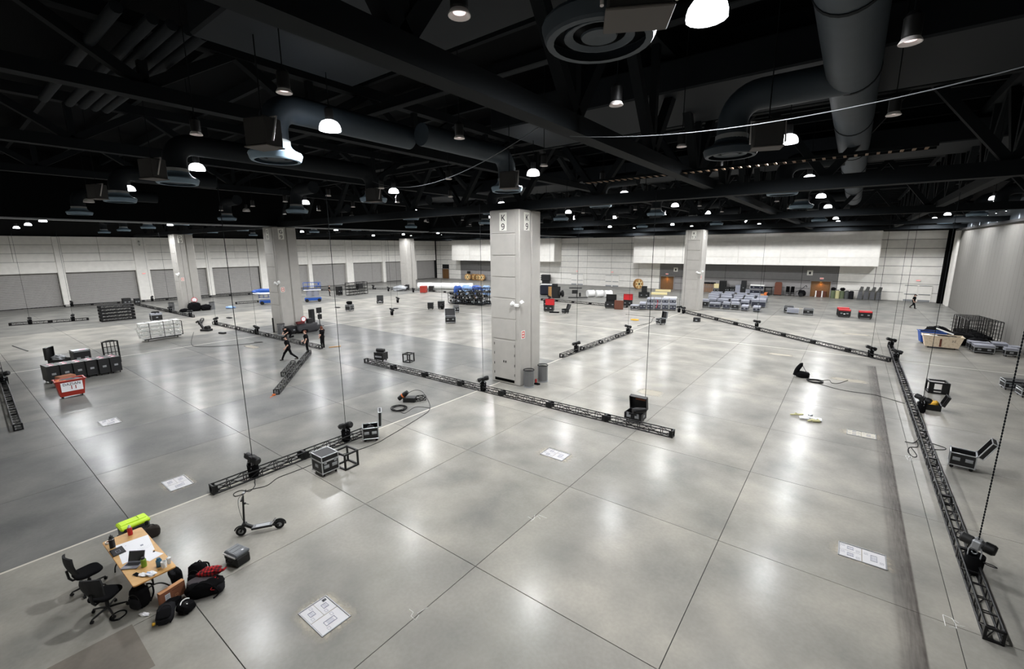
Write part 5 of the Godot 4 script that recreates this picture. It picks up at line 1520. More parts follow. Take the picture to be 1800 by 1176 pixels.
func tub(called: String, label: String, at: Vector3, turn: float, w: float, h: float, d: float, m: Material, fill: Material, cat := "cart") -> Node3D:
	# a tapering bulk tub on casters, open at the top
	var o := thing(called, label, cat, at, turn)
	var a := MB.new()
	var y0 := 0.14
	var k := 0.82
	for s in [[Vector3(1, 0, 0), Vector3(0, 0, 1)], [Vector3(-1, 0, 0), Vector3(0, 0, 1)], [Vector3(0, 0, 1), Vector3(1, 0, 0)], [Vector3(0, 0, -1), Vector3(1, 0, 0)]]:
		var n: Vector3 = s[0]
		var t: Vector3 = s[1]
		var hn := (w if n.x != 0 else d) / 2
		var ht := (d if n.x != 0 else w) / 2
		var p := [n * hn * k - t * ht * k + Vector3(0, y0, 0), n * hn * k + t * ht * k + Vector3(0, y0, 0), n * hn + t * ht + Vector3(0, y0 + h, 0), n * hn - t * ht + Vector3(0, y0 + h, 0)]
		a.quad(p[0], p[1], p[2], p[3], n)
		var q := []
		for v in p: q.append(v - n * 0.03)
		a.quad(q[0], q[1], q[2], q[3], -n)
	a.box(Vector3(0, y0, 0), Vector3(w * k, 0.04, d * k))
	part("bin", a, m, o)
	var rim := MB.new()
	for s in [-1.0, 1.0]:
		rim.box(Vector3(0, y0 + h, s * d / 2), Vector3(w + 0.1, 0.05, 0.07), 0.012)
		rim.box(Vector3(s * w / 2, y0 + h, 0), Vector3(0.07, 0.05, d - 0.07), 0.012)
	part("rim", rim, m, o)
	part("contents", MB.new().blob(Vector3(0, y0 + h * 0.82, 0), Vector3(w * 0.42, h * 0.2, d * 0.4), 77, 0.4, 0.6), fill, o)
	for x in [-1.0, 1.0]:
		for z in [-1.0, 1.0]: part("caster", caster_mesh(), M.rubber, o, Vector3(x * w * k * 0.4, 0, z * d * k * 0.36))
	return o

func wire_bin(label: String, at: Vector3, r := 0.29, h := 0.98) -> void:
	var o := thing("waste_bin", label, "bin", at)
	var b := MB.new()
	for i in 28:
		var d := Vector3(cos(TAU * i / 28), 0, sin(TAU * i / 28)) * r
		b.box(d + Vector3(0, h / 2, 0), Vector3(0.006, h - 0.06, 0.028), 0.0, Basis(Vector3.UP, -TAU * i / 28))
	stuff(part("wire_bars", b, M.zinc, o))
	part("liner", MB.new().lathe([Vector2(0, 0.03), Vector2(r * 0.9, 0.03), Vector2(r * 0.9, h * 0.93), Vector2(r * 0.84, h * 0.93), Vector2(r * 0.82, 0.2), Vector2(0, 0.2)], 20), mat(Color(0.33, 0.32, 0.31), 0.7), o)
	part("rim", MB.new().path(ring_pts(Vector3(0, h, 0), 0, TAU - 0.01, r, Vector3.RIGHT, Vector3.BACK, 26), 0.028, 8), M.black, o)
	part("base_ring", MB.new().lathe([Vector2(0, 0.0), Vector2(r + 0.02, 0.0), Vector2(r + 0.02, 0.05), Vector2(r, 0.06)], 24), M.zinc, o)

func floor_boxes() -> void:
	var lab := {"-8.15_-4.0": "floor box of printed grey lids nearest the viewer, on a pale patch", "-17.25_-4.0": "floor box lids between the lime toolbox and the short truss", "-26.25_-4.0": "floor box lids below the red lettered cart", "1.02_-13.2": "floor box lids beside the tyre marks, nearer one", "1.1_-22.45": "floor box lids beside the tyre marks by the junk pile", "-8.15_-13.35": "floor box lids in front of the long middle truss"}
	for k in [[-8.15, -4.0], [-17.25, -4.0], [-26.25, -4.0], [1.02, -13.2], [1.1, -22.45], [-8.15, -13.35]]:
		var big: bool = k[0] == 1.1
		var o := thing("floor_box", lab["%s_%s" % [str(k[0]), str(k[1])]], "floor box", Vector3(k[0], 0, k[1]))
		part("frame", frame(MB.new(), Vector3(0, 0.002, 0), Vector3(0.97, 0.006, 0.65), 0.02), M.zinc, o)
		var m: Material = mat(Color(0.80, 0.795, 0.80), 0.6) if not big else M.filler
		for q in [[-0.235, -0.15, 0.45, 0.29], [-0.235, 0.15, 0.45, 0.29], [0.235, 0.0, 0.45, 0.59]]:
			var ld := part("lid", MB.new().box(Vector3(q[0], 0.003, q[1]), Vector3(q[2], 0.008, q[3]), 0.002), m, o)
			var pr := MB.new()
			frame(pr, Vector3(q[0], 0.008, q[1]), Vector3(q[2] * 0.3, 0.002, q[3] * 0.42), 0.008)
			for i in 4: pr.box(Vector3(q[0] - q[2] * 0.1 + 0.03 * i, 0.0078, q[1]), Vector3(0.014, 0.001, q[3] * 0.25))
			frame(pr, Vector3(q[0] + q[2] * 0.34, 0.008, q[1] + q[3] * 0.2), Vector3(0.08, 0.002, 0.06), 0.004)
			frame(pr, Vector3(q[0] - q[2] * 0.34, 0.008, q[1] - q[3] * 0.2), Vector3(0.08, 0.002, 0.06), 0.004)
			part("printing", pr, M.casegrey, ld)
		if k[0] == -8.15 and k[1] == -4.0: part("knockout", MB.new().box(Vector3(-0.39, 0.009, -0.22), Vector3(0.07, 0.003, 0.09)), M.ink, o)

func trusses_and_hoists() -> void:
	truss("longest black box truss running away beside the tyre marks", Vector3(3.04, 0, -11.55), Vector3(3.06, 0, -44.4), 11, [2, 2, 2, 1, 1, 1, 1, 0])
	truss("long black truss slanting from the far column to the partition side", Vector3(-15.4, 0, -54.2), Vector3(2.75, 0, -38.3), 8, [0, 0, 0, 0, 1, 1, 1, 1])
	truss("long black box truss crossing the middle floor before the lettered column", Vector3(-5.05, 0, -17.55), Vector3(-26.0, 0, -17.4), 7, [2, 2, 1, 1, 1, 1, 1])
	truss("four-section black truss lying beyond the waste bins", Vector3(-15.75, 0, -26.4), Vector3(-15.45, 0, -38.4), 4, [1, 1, 0, 0])
	truss("short two-section black truss nearest the scooter", Vector3(-15.55, 0, -4.42), Vector3(-15.55, 0, -10.5), 2, [2, 2])
	truss("black truss the crew are working along", Vector3(-32.5, 0, -17.85), Vector3(-53.1, 0, -17.55), 7, [1, 0])
	truss("angled black truss ending at the bearded person's feet", Vector3(-23.95, 0, -10.4), Vector3(-31.7, 0, -16.45), 3, [1, 1, 1])
	truss("single black truss section laid alongside the angled truss", Vector3(-27.15, 0, -12.33), Vector3(-29.55, 0, -14.15), 1, [1])
	truss("short black truss lying alone before the bay doors", Vector3(-70.2, 0, -4.4), Vector3(-68.3, 0, -10.3), 2, [0])
	truss("long black truss lying along the foot of the bay doors", Vector3(-87.2, 0, -10.9), Vector3(-83.2, 0, -36.5), 9, [0])
	truss("black truss leading from the bay doors toward the bag-piled column", Vector3(-80.8, 0, -17.6), Vector3(-60.6, 0, -18.05), 7, [0])
	truss("black truss with light top rails entering at the picture's edge", Vector3(-28.2, 0, -1.36), Vector3(-43.2, 0, -1.85), 5, [1])
	last().set_meta("label", "dark truss with pale worn rails beside the front wall, farthest from the table")
	truss("far black truss by the distant lone person", Vector3(-80.0, 0, -45.0), Vector3(-71.4, 0, -55.0), 4, [0])
	truss("far black truss passing the red case and white wrapped rolls", Vector3(-71.4, 0, -55.3), Vector3(-54.4, 0, -55.4), 6, [0])
	truss("far black truss behind the cases with raised red lids", Vector3(-36.5, 0, -55.2), Vector3(-22.6, 0, -54.5), 5, [0])
	truss("lone short truss section by the low blue lift", Vector3(-54.1, 0, -16.6), Vector3(-57.0, 0, -17.8), 1, [0])
	truss("short truss stub poking out under the low blue lift", Vector3(-70.5, 0, -26.4), Vector3(-70.1, 0, -29.4), 1, [0])
	# hoists standing in or on them
	hoist("chain hoist on the truss beside the front wall at the picture's edge", Vector3(-38.6, 0, -1.75), 0.9, 9.9, 1, 0.68, 0.3)
	last().set_meta("label", "chain hoist on the dark truss beside the front wall")
	single("mallet", MB.new().tube(Vector3(0, 0.03, 0), Vector3(0.35, 0.03, 0), 0.016, 6).box(Vector3(0.38, 0.05, 0), Vector3(0.1, 0.09, 0.16), 0.02), M.orange, "orange-headed mallet lying off the near end of the angled truss", "mallet", Vector3(-23.7, 0, -9.95), 2.2)
	single("wooden_bar", MB.new().box(Vector3(0, 0.03, 0), Vector3(0.9, 0.06, 0.08), 0.01), M.ply, "thin wooden bar on the floor past the crew's truss", "bar", Vector3(-32.3, 0, -18.9), 1.2)
	hoist("nearest chain hoist, big black motor on a black bag with link chain", Vector3(3.1, 0, -14.0), -0.35, 9.9, 2, 0.78, -0.1)
	part("cable_loop", MB.new().path(ring_pts(Vector3(0.27, 0.42, 0.1), 0, TAU - 0.02, 0.11, Vector3.RIGHT, Vector3(0, 0.5, 0.6), 14), 0.011, 6), M.rubber, last())
	for q in [[-15.6, -5.75, 0.2, 1, "chain hoist standing in the short truss, nearer the scooter"], [-15.6, -9.3, 0.3, 1, "chain hoist standing in the short truss beside the open road case"], [-15.35, -17.5, 0.5, 1, "chain hoist on the middle truss beside the lettered column"], [-15.75, -28.6, 0.4, 1, "chain hoist at the near end of the truss beyond the bins"], [-15.5, -37.7, 0.4, 0, "chain hoist at the far end of the truss beyond the bins"], [3.05, -43.6, 0.3, 1, "chain hoist at the very end of the longest truss"], [3.1, -38.9, -0.3, 1, "chain hoist on the longest truss where the slanting truss meets it"], [3.35, -27.2, -0.4, 1, "chain hoist with hanging black bag partway along the longest truss"], [-6.6, -47.35, 0.4, 0, "chain hoist midway on the slanting truss"], [1.75, -39.2, 0.2, 1, "chain hoist on the slanting truss near its partition end"], [-52.4, -17.55, 0.3, 0, "chain hoist at the far end of the crew's truss"], [-43.3, -17.7, 0.3, 0, "chain hoist in the crew's truss between column and kneeling person"], [-69.7, -5.9, 0.1, 0, "chain hoist on the lone bay-side truss, one nearer the front"], [-68.7, -9.1, 0.1, 0, "chain hoist on the lone bay-side truss, one nearer the column"], [-87.1, -11.7, 0.1, 0, "chain hoist at the front end of the bay-door truss"], [-85.7, -20.5, 0.1, 0, "chain hoist partway along the bay-door truss"], [-67.9, -17.9, 0.6, 0, "chain hoist with long body on the truss toward the bag-piled column"], [-61.3, -18.0, 0.6, 0, "chain hoist at the end of the truss toward the bag-piled column"], [-42.7, -32.6, 0.1, 0, "lone chain hoist standing on open floor, nearest of the lone hoists"], [-52.2, -41.0, 0.1, 0, "lone chain hoist standing on open floor behind the open case"], [-41.6, -39.7, 0.1, 0, "lone chain hoist standing beside the small black cases"], [-68.1, -51.5, 0.1, 0, "far chain hoist at the truss between rack and gear pile"], [-62.4, -52.6, 0.1, 0, "far chain hoist standing beside the red case"], [-74.3, -52.6, 0.1, 0, "far chain hoist with tall black cover by the bay wall truss"], [-15.9, -54.0, 0.4, 0, "chain hoist at the column end of the slanting truss"], [-15.2, -53.3, 1.2, 0, "black chain hoist leaning on the pile of long cases"], [-34.9, -54.9, 0.1, 0, "far chain hoist at the end of the truss behind the red lids"], [-28.5, -42.2, 0.3, 0, "far chain hoist standing behind the folded black machine"]]:
		if q[1] == -42.2: continue
		hoist(q[4], Vector3(q[0], 0, q[1]), q[2], 9.9, q[3], 0.68, 0.35 * sin(q[0] * 3.7 + q[1]))

func gear_near() -> void:
	# by the short truss
	var c := road_case("open silver-edged road case with raised lid at the short truss's end", Vector3(-14.95, 0, -10.0), -0.62, 0.55, 0.62, 0.62, {"open": 1.62, "corners": true, "hx": 2, "lid": 0.14})
	part("contents", MB.new().blob(Vector3(0, 0.42, 0), Vector3(0.26, 0.14, 0.16), 5, 0.5), M.rubber, c)
	c = road_case("closed silver-edged black road case with a paper label beside the open frame", Vector3(-13.93, 0, -7.42), PI / 2, 0.62, 0.62, 0.68, {"corners": true, "latches": true, "side_handles": true, "lid": 0.2})
	sticker(c.get_node("lid"), "paper_label", M.cardpale, Vector3(-0.05, 0.138, -0.1), Vector3(0.16, 0.004, 0.13))
	for s in [-0.2, 0.2]: part("dish", MB.new().box(Vector3(s, 0.137, 0.18), Vector3(0.14, 0.004, 0.12)), M.rubber, c.get_node("lid"))
	frame_dolly("black open steel frame attached behind the closed road case", Vector3(-13.75, 0, -8.12), 0.05, 0.66, 0.6, 0.58, 0.06)
	cable("long black cable from the short truss past the cases to the hoist heap", [[-15.55, -5.75], [-15.19, -5.58], [-14.94, -5.48], [-14.72, -5.22], [-15.0, -5.08], [-14.98, -4.86], [-14.77, -4.82], [-14.72, -5.01], [-14.81, -5.26], [-14.63, -5.71], [-14.85, -6.17], [-14.84, -6.65], [-14.82, -7.31], [-14.85, -8.03], [-14.55, -8.88], [-14.45, -9.9], [-14.6, -10.6], [-14.79, -11.41], [-15.26, -13.1], [-15.5, -13.66], [-16.19, -14.33], [-17.84, -15.35], [-18.48, -15.36], [-18.4, -14.8]], 0.012)
	cable("loose black cable curling from the coil beside the hoist heap", [[-15.6, -13.8], [-15.77, -13.9], [-16.39, -13.58], [-16.16, -12.73], [-16.7, -12.8]])
	single("cable_coil", MB.new().path(coil_pts(Vector3(-16.85, 0, -12.95), 0.36, 6.0, 0.07, 4), 0.014, 6), M.rubber, "coil of black cable on the pale line by the hoist heap", "cable")
	var hp := thing("hoist_heap", "black chain hoist lying in its open tray with cables round it", "hoist", Vector3(-17.3, 0, -14.0), 0.6)
	part("tray", MB.new().box(Vector3(0, 0.12, 0), Vector3(0.62, 0.24, 0.42), 0.02), M.black, hp)
	part("motor", MB.new().lathe([Vector2(0, -0.3), Vector2(0.11, -0.3), Vector2(0.125, 0.1), Vector2(0.1, 0.3), Vector2(0, 0.3)], 14, Transform3D(Basis(Vector3.FORWARD, 0.9), Vector3(-0.32, 0.33, 0.05))), M.black, hp)
	part("orange_band", MB.new().lathe([Vector2(0.128, -0.05), Vector2(0.128, 0.03)], 14, Transform3D(Basis(Vector3.FORWARD, 0.9), Vector3(-0.32, 0.33, 0.05))), M.orange, hp)
	part("cable_bundle", MB.new().path(coil_pts(Vector3(0.45, 0, -0.2), 0.3, 5, 0.16, 8), 0.016, 6), M.rubber, hp)
	# behind and beside the middle truss
	c = road_case("black road case behind the far end of the middle truss", Vector3(-25.55, 0, -18.35), 0.25, 0.75, 0.5, 0.55, {"trim": M.black, "handles": 3})
	single("chain_motor", MB.new().lathe([Vector2(0, -0.3), Vector2(0.12, -0.3), Vector2(0.13, 0.1), Vector2(0.1, 0.3), Vector2(0, 0.3)], 14, Transform3D(Basis(Vector3.FORWARD, PI / 2), Vector3(0, 0.13, 0))), M.black, "black chain motor lying on the case behind the middle truss", "hoist", Vector3(-25.55, 0.635, -18.35), 0.4)
	frame_dolly("small cube-shaped black frame standing behind the middle truss", Vector3(-23.75, 0, -19.3), 0.3, 0.6, 0.62, 0.6, 0.07)
	c = road_case("open black road case with brown-lined lid at the end of the middle truss", Vector3(-7.0, 0, -18.3), 0.0, 0.78, 0.52, 0.62, {"open": 1.35, "trim": M.truss, "latches": true, "side_handles": true, "lid": 0.2})
	sticker(c.get_node("lid"), "brown_label", M.card, Vector3(0.06, 0.165, -0.12 + 0.28), Vector3(0.46, 0.006, 0.14))
	single("chain_motor", MB.new().lathe([Vector2(0, -0.3), Vector2(0.10, -0.3), Vector2(0.13, -0.2), Vector2(0.13, 0.1), Vector2(0.10, 0.3), Vector2(0, 0.3)], 14, Transform3D(Basis(Vector3.FORWARD, PI / 2), Vector3(0, 0.13, 0))), M.truss, "grey chain motor lying across the rim of the brown-lined open case", "hoist", Vector3(-6.72, 0.52, -18.0), 0.8)
	var ch := MB.new().tube(Vector3(0, 0.0, 0), Vector3(0, 9.4, 0), 0.012, 6)
	single("hoist_chain", ch, M.steel, "thin chain hanging from the roof behind the brown-lined open case", "chain", Vector3(-6.75, 0.5, -18.75))
	wire_bin("wire waste bin in front of the lettered column, nearer one", Vector3(-13.78, 0, -19.62))
	wire_bin("wire waste bin by the lettered column, farther one", Vector3(-13.72, 0, -20.95))
	var jk := thing("litter_heap", "small dark spray can and scraps between the two waste bins", "litter", Vector3(-13.75, 0, -20.28))
	part("can", MB.new().lathe([Vector2(0, 0), Vector2(0.05, 0), Vector2(0.05, 0.25), Vector2(0.02, 0.3), Vector2(0, 0.3)], 12), M.redbottle, jk)
	part("scrap", MB.new().blob(Vector3(0.12, 0.03, 0.05), Vector3(0.18, 0.05, 0.12), 5, 0.4, 0.8, -0.6), M.cloth, jk)
	# partition side
	var bg := thing("tool_bag", "tall slouching black bag standing alone beyond the junk pile", "bag", Vector3(-1.75, 0, -30.7), 0.2)
	part("body", MB.new().blob(Vector3(0.15, 0.17, 0), Vector3(0.36, 0.19, 0.28), 5, 0.2, 0.75, -0.95), M.cloth, bg)
	part("upright_sleeve", MB.new().path(spline([Vector3(-0.2, 0.1, 0), Vector3(-0.14, 0.45, 0), Vector3(0.02, 0.75, 0), Vector3(0.1, 0.78, 0)], 5), 0.15, 10, false, true, 0.09), M.cloth, bg)
	part("strap", MB.new().path(spline([Vector3(0.1, 0.72, 0.05), Vector3(0.25, 0.45, 0.12), Vector3(0.4, 0.3, 0.1)], 5), 0.015, 6), M.clothgrey, bg)
	single("cable_coil", MB.new().path(coil_pts(Vector3(-0.95, 0, -30.1), 0.34, 6, 0.05, 14), 0.018, 6), M.rubber, "tight coil of black cable beside the slouching bag", "cable")
	cable("wavy black cable end beside the coil and slouching bag", [[-0.75, -30.4], [-0.31, -30.91], [-0.15, -30.32], [0.18, -30.5], [0.57, -31.5]], 0.014)
	cable("black cable running from the coil to the longest truss", [[-0.75, -29.75], [-0.05, -29.24], [0.66, -29.04], [1.63, -29.1], [2.09, -28.87], [2.85, -28.3]], 0.014)
	cable("tangle of black cable against the longest truss", [[2.95, -22.91, 0.2], [2.73, -22.61], [2.48, -22.56], [2.72, -22.5, 0.04], [2.85, -22.87], [2.82, -22.24], [2.57, -21.98], [2.49, -21.46], [2.6, -21.02], [2.72, -21.25], [2.61, -21.93, 0.04]], 0.014)
	cable("short cable loop on the partition side of the longest truss", [[3.3, -22.97], [3.65, -22.74], [3.6, -22.5], [3.28, -22.29]], 0.014)
	var jn := thing("junk_pile", "pile of pale clamps, straps and brackets alone on the floor", "hardware", Vector3(-0.75, 0, -23.1))
	for q in [[-0.5, 0.05, -0.2, 0.55, 0.05, 0.08, 0.5, 0], [-0.2, 0.04, 0.05, 0.35, 0.07, 0.22, 0.2, 1], [0.1, 0.10, 0.05, 0.42, 0.06, 0.16, -0.3, 1], [0.25, 0.05, 0.18, 0.3, 0.08, 0.2, 0.4, 0], [0.02, 0.14, -0.15, 0.16, 0.1, 0.12, 0.9, 2], [0.36, 0.05, -0.04, 0.2, 0.06, 0.3, 0.1, 1], [0.05, 0.05, 0.3, 0.25, 0.05, 0.1, 0.8, 0]]:
		part("bracket", MB.new().box(Vector3.ZERO, Vector3(q[3], q[4], q[5]), 0.012, Basis(Vector3(0.2, 1, 0.1).normalized(), q[6])), [M.khaki, M.paper, M.zinc][q[7]], jn, Vector3(q[0], q[1] + 0.02, q[2]))
	part("strap_loop", MB.new().path(coil_pts(Vector3(-0.45, 0, -0.25), 0.14, 2, 0.1, 3), 0.016, 6), M.khaki, jn)
	frame_dolly("black cube frame with dark side panels beyond the small open case", Vector3(4.35, 0, -31.6), 0.1, 0.82, 0.62, 0.75, 0.08)
	part("side_panel", MB.new().box(Vector3(-0.3, 0.31, 0.34), Vector3(0.2, 0.5, 0.02)).box(Vector3(0.25, 0.31, 0.34), Vector3(0.3, 0.5, 0.02)), M.laminate, last())
	c = road_case("small open black case holding yellow gear behind the longest truss", Vector3(3.85, 0, -28.1), -PI / 2, 0.55, 0.4, 0.5, {"open": 1.9, "trim": M.truss, "wheels": false, "lid": 0.12})
	part("yellow_gear", MB.new().blob(Vector3(0, 0.26, 0), Vector3(0.2, 0.16, 0.17), 7, 0.5), M.yellow, c)
	road_case("open silver-edged road case beside the longest truss, lid thrown back", Vector3(3.85, 0, -21.0), -PI / 2 - 0.12, 0.6, 0.62, 0.66, {"open": 2.0, "corners": true, "hx": 2, "lid": 0.16})
	road_case("low silver-edged case at the partition, farther of the two with a cable coil", Vector3(7.75, 0, -34.6), 0.1, 1.0, 0.42, 0.7, {"corners": true, "lid": 0.14})
	road_case("low silver-edged case at the partition, nearer of the two with a cable coil", Vector3(8.2, 0, -33.3), 0.1, 1.2, 0.36, 0.75, {"corners": true, "lid": 0.12})
	single("cable_coil", MB.new().path(coil_pts(Vector3(8.1, 0.50, -33.4), 0.36, 5, 0.08, 24), 0.03, 6), M.rubber, "thick black cable coiled on top of the low case by the partition", "cable")
	# big pale tub and what lies on and behind it
	tub("bulk_tub", "big scuffed cream tub cart heaped with black cloth near the partition", Vector3(6.1, 0, -45.95), 0, 2.25, 0.82, 1.0, M.tub, M.cloth)
	part("white_sheet", MB.new().blob(Vector3(-0.7, 0.92, 0.1), Vector3(0.45, 0.07, 0.35), 9, 0.5, 0.8), M.white, last())
	part("brown_strap", MB.new().box(Vector3(-0.1, 0.5, 0.46), Vector3(0.12, 0.66, 0.04), 0.01), M.brown, last())
	lettering("22", 0.2, M.ink, last(), Vector3(0.6, 0.66, 0.475), 0)
	tub("bulk_tub", "blue tub cart half hidden behind the cream tub", Vector3(5.7, 0, -47.7), 0.1, 1.6, 0.85, 0.9, M.blue, M.cloth)
	for q in [[6.2, -49.6, 0.85, 0.42, 0.6, 2, "big black soft bag topmost on the heap behind the cream tub"], [7.4, -48.3, 0.9, 0.36, 0.6, 4, "black soft bag slumped between the cream tub and the cages"], [8.3, -47.4, 0.6, 0.3, 0.5, 6, "small black soft bag by the low silver-edged cases"]]:
		var b := thing("soft_bag", q[6], "bag", Vector3(q[0], 0, q[1]))
		part("body", MB.new().blob(Vector3(0, q[3] * 1.3, 0), Vector3(q[2], q[3] * 1.4, q[4]), q[5], 0.2, 0.75, -0.93), M.cloth, b)
		part("strap", MB.new().path(spline([Vector3(-q[2] * 0.5, q[3] * 2.5, 0.1), Vector3(0, q[3] * 2.9, 0.15), Vector3(q[2] * 0.5, q[3] * 2.5, 0.1)], 5), 0.03, 6), M.cloth, b)
	single("white_board", MB.new().box(Vector3.ZERO, Vector3(1.1, 0.06, 0.3), 0.01, Basis(Vector3.FORWARD, 0.35)), M.white, "white plank lying aslant on the black bags", "board", Vector3(6.35, 1.12, -47.2), -0.2)
	for i in 5:
		var o := thing("wheeled_cage", "black wire cage dolly in the nested row by the partition, %s from the %s" % [["nearest", "second", "third", "fourth", "fifth"][i], "viewer"], "dolly", Vector3(9.0 - 0.12 * i, 0, -50.6 - 0.85 * i), 0.05)
		var fr := MB.new()
		frame(fr, Vector3(0, 0.95, 0), Vector3(2.0 - 0.1 * i, 1.6, 0.7), 0.04)
		part("frame", fr, M.truss, o)
		var bars := MB.new()
		for y in 4:
			for z in [-0.33, 0.33]: bars.box(Vector3(0, 0.45 + y * 0.3, z), Vector3(1.92, 0.022, 0.022))
		for x in 5:
			for z in [-0.33, 0.33]: bars.box(Vector3(-0.8 + x * 0.4, 0.95, z), Vector3(0.022, 1.5, 0.022))
		part("bars", bars, M.truss, o)
		part("shelf_load", MB.new().blob(Vector3(-0.1, 0.36, 0), Vector3(0.7, 0.2, 0.24), 30 + i, 0.35, 0.7), M.cloth, o)
		for x in [-0.85, 0.85]: part("caster", caster_mesh(), M.rubber, o, Vector3(x, 0, 0.25))
	var fc := ["low silver-edged case beside the cream tub, front one of the flat group", "low silver-edged case in the flat group, behind the front one", "small silver-edged case at the end of the flat group by the partition", "low silver-edged case in the flat group, farthest back", "low silver-edged case wedged against the partition"]
	for i in 5:
		var q: Array = [[8.25, -45.5, 1.05, 0.5, 0.9], [8.2, -46.8, 1.1, 0.5, 0.9], [9.55, -45.15, 0.62, 0.48, 0.6], [9.3, -47.0, 0.8, 0.5, 0.9], [9.9, -46.1, 0.5, 0.48, 0.7]][i]
		road_case(fc[i], Vector3(q[0], 0, q[1]), 0.02, q[2], q[3], q[4], {"pan": M.laminate, "lidmat": M.casegrey, "corners": true, "lid": 0.16, "handles": 1 if i == 2 else 2})
	# the red lettered cart and the row of tall cases
	var dz := tub("bulk_tub", "red tub cart with white lettered panel, nearest of the left-hand gear", Vector3(-32.75, 0, -3.72), PI / 2, 1.15, 0.82, 0.75, M.redcart, M.toolgrey)
	dz.set_meta("label", "red tub cart with white lettered panel in front of the row of black cases")
	part("orange_sheet", MB.new().blob(Vector3(-0.3, 0.93, 0), Vector3(0.25, 0.05, 0.25), 3, 0.4), M.orange, dz)
	var face := Basis(Vector3.RIGHT, atan2(0.75 * 0.09, 0.82))
	var sg := part("sign_panel", MB.new().box(Vector3.ZERO, Vector3(0.84, 0.5, 0.012), 0.002), M.paper, dz)
	sg.transform = Transform3D(face, Vector3(0.02, 0.62, 0.364))
	lettering("DAZIAN", 0.19, M.ink, sg, Vector3(0, 0.15, 0.008), 0)
	for x in [-0.02, 0.14]: part("red_mark", MB.new().box(Vector3(x, -0.05, 0.009), Vector3(0.035, 0.2, 0.004)), M.redcart, sg)
	for i in 6:
		c = road_case("tall black case with pink stickers, %s in the row from the red cart" % NTH[i], Vector3(-37.35, 0, -3.55 - 0.56 * i), PI / 2 + 0.12, 0.53, 0.92, 1.05 if i < 4 else 1.15, {"trim": M.black, "handles": 1, "lid": 0.14})
		var lid: Node = c.get_node("lid")
		for z in [-0.25, 0.2]:
			sticker(lid, "pink_sticker", M.pink, Vector3(0.02, 0.142, z), Vector3(0.2, 0.003, 0.22))
			sticker(lid, "white_sticker", M.paper, Vector3(-0.01, 0.144, z), Vector3(0.13, 0.003, 0.12))
	c = road_case("open black road case packed with grey gear behind the sticker row", Vector3(-40.6, 0, -4.35), PI / 2 + 0.9, 0.7, 0.8, 0.8, {"open": 1.55, "trim": M.black, "handles": 1, "lid": 0.14})
	part("grey_gear", MB.new().blob(Vector3(0, 0.82, 0), Vector3(0.28, 0.2, 0.3), 8, 0.6), M.zinc, c)
	c = road_case("black road case with grey dusty lid behind the sticker row", Vector3(-41.1, 0, -5.45), PI / 2 + 0.1, 0.85, 1.0, 0.8, {"trim": M.black, "lidmat": M.zinc, "lid": 0.12})
	sticker(c.get_node("lid"), "pink_sticker", M.pink, Vector3(0.1, 0.122, 0.1), Vector3(0.3, 0.003, 0.16))
	var ud := thing("upright_dolly", "black tube cart standing on end behind the sticker row", "dolly", Vector3(-40.3, 0, -6.9), PI / 2)
	part("frame", frame(MB.new(), Vector3(0, 0.8, 0), Vector3(0.85, 1.55, 0.3), 0.05), M.truss, ud)
	for x in [-0.2, 0.0, 0.2]: part("bar", MB.new().box(Vector3(x, 0.8, 0.1), Vector3(0.04, 1.5, 0.04)), M.truss, ud)
	for y in [0.4, 0.8, 1.2]: part("bar", MB.new().box(Vector3(0, y, 0.1), Vector3(0.8, 0.04, 0.04)), M.truss, ud)
	part("handle", MB.new().path(ring_pts(Vector3(0, 1.55, 0), 0, PI, 0.3, Vector3.RIGHT, Vector3(0, 0.25, 0)), 0.025, 6), M.truss, ud)
	for i in 3:
		single("equipment_tray", MB.new().box(Vector3(0, 0.11, 0), Vector3(0.5, 0.2, 0.75), 0.03), [M.black, M.zinc, M.card][i], ["black tray at the bottom of the small stack behind the red cart", "grey metal tray in the middle of the small stack behind the red cart", "brown tray on top of the small stack behind the red cart"][i], "tray", Vector3(-35.4, 0.23 * i, -3.9), 0.15 * i)
	single("floor_strip", MB.new().box(Vector3(0, 0.02, 0), Vector3(4.0, 0.04, 0.08), 0.005), M.truss, "thin black bar lying alone before the sticker cases", "bar", Vector3(-52.8, 0, -3.6), 0.12)
	# silver truss stack on its dolly
	var dy := thing("flat_dolly", "low black dolly with end frame and straps carrying silver trusses", "dolly", Vector3(-48.0, 0, -11.7), PI / 2 + 0.12)
	part("deck", MB.new().box(Vector3(0, 0.2, 0), Vector3(2.7, 0.08, 0.95), 0.01), M.black, dy)
	part("end_frame", frame(MB.new(), Vector3(1.5, 0.85, 0), Vector3(0.05, 1.25, 0.95), 0.045), M.truss, dy)
	for x in [-1.1, 1.1]:
		for z in [-0.35, 0.35]: part("caster", caster_mesh(), M.rubber, dy, Vector3(x, 0, z))
	for x in [-0.95, 0.1, 0.85]: part("strap", MB.new().box(Vector3(x, 0.92, 0.475), Vector3(0.04, 1.40, 0.012)).box(Vector3(x, 1.61, 0), Vector3(0.04, 0.012, 0.96)), M.cloth, dy)
	var bs := Basis(Vector3.UP, PI / 2 + 0.12)
	for ly in 4:
		for rw in 3:
			var o := single("silver_truss", ladder_truss(), M.silverbar, "silver truss section in the %s layer of the strapped stack, %s row" % [["bottom", "second", "third", "top"][ly], ["facing", "middle", "rear"][rw]], "truss", Vector3(-48.0, 0, -11.7) + bs * Vector3(-1.62 + 0.07 * ((ly * 2 + rw) % 3), 0.245 + 0.35 * ly, 0.315 - 0.315 * rw), PI / 2 + 0.12, "silver trusses on the dolly")
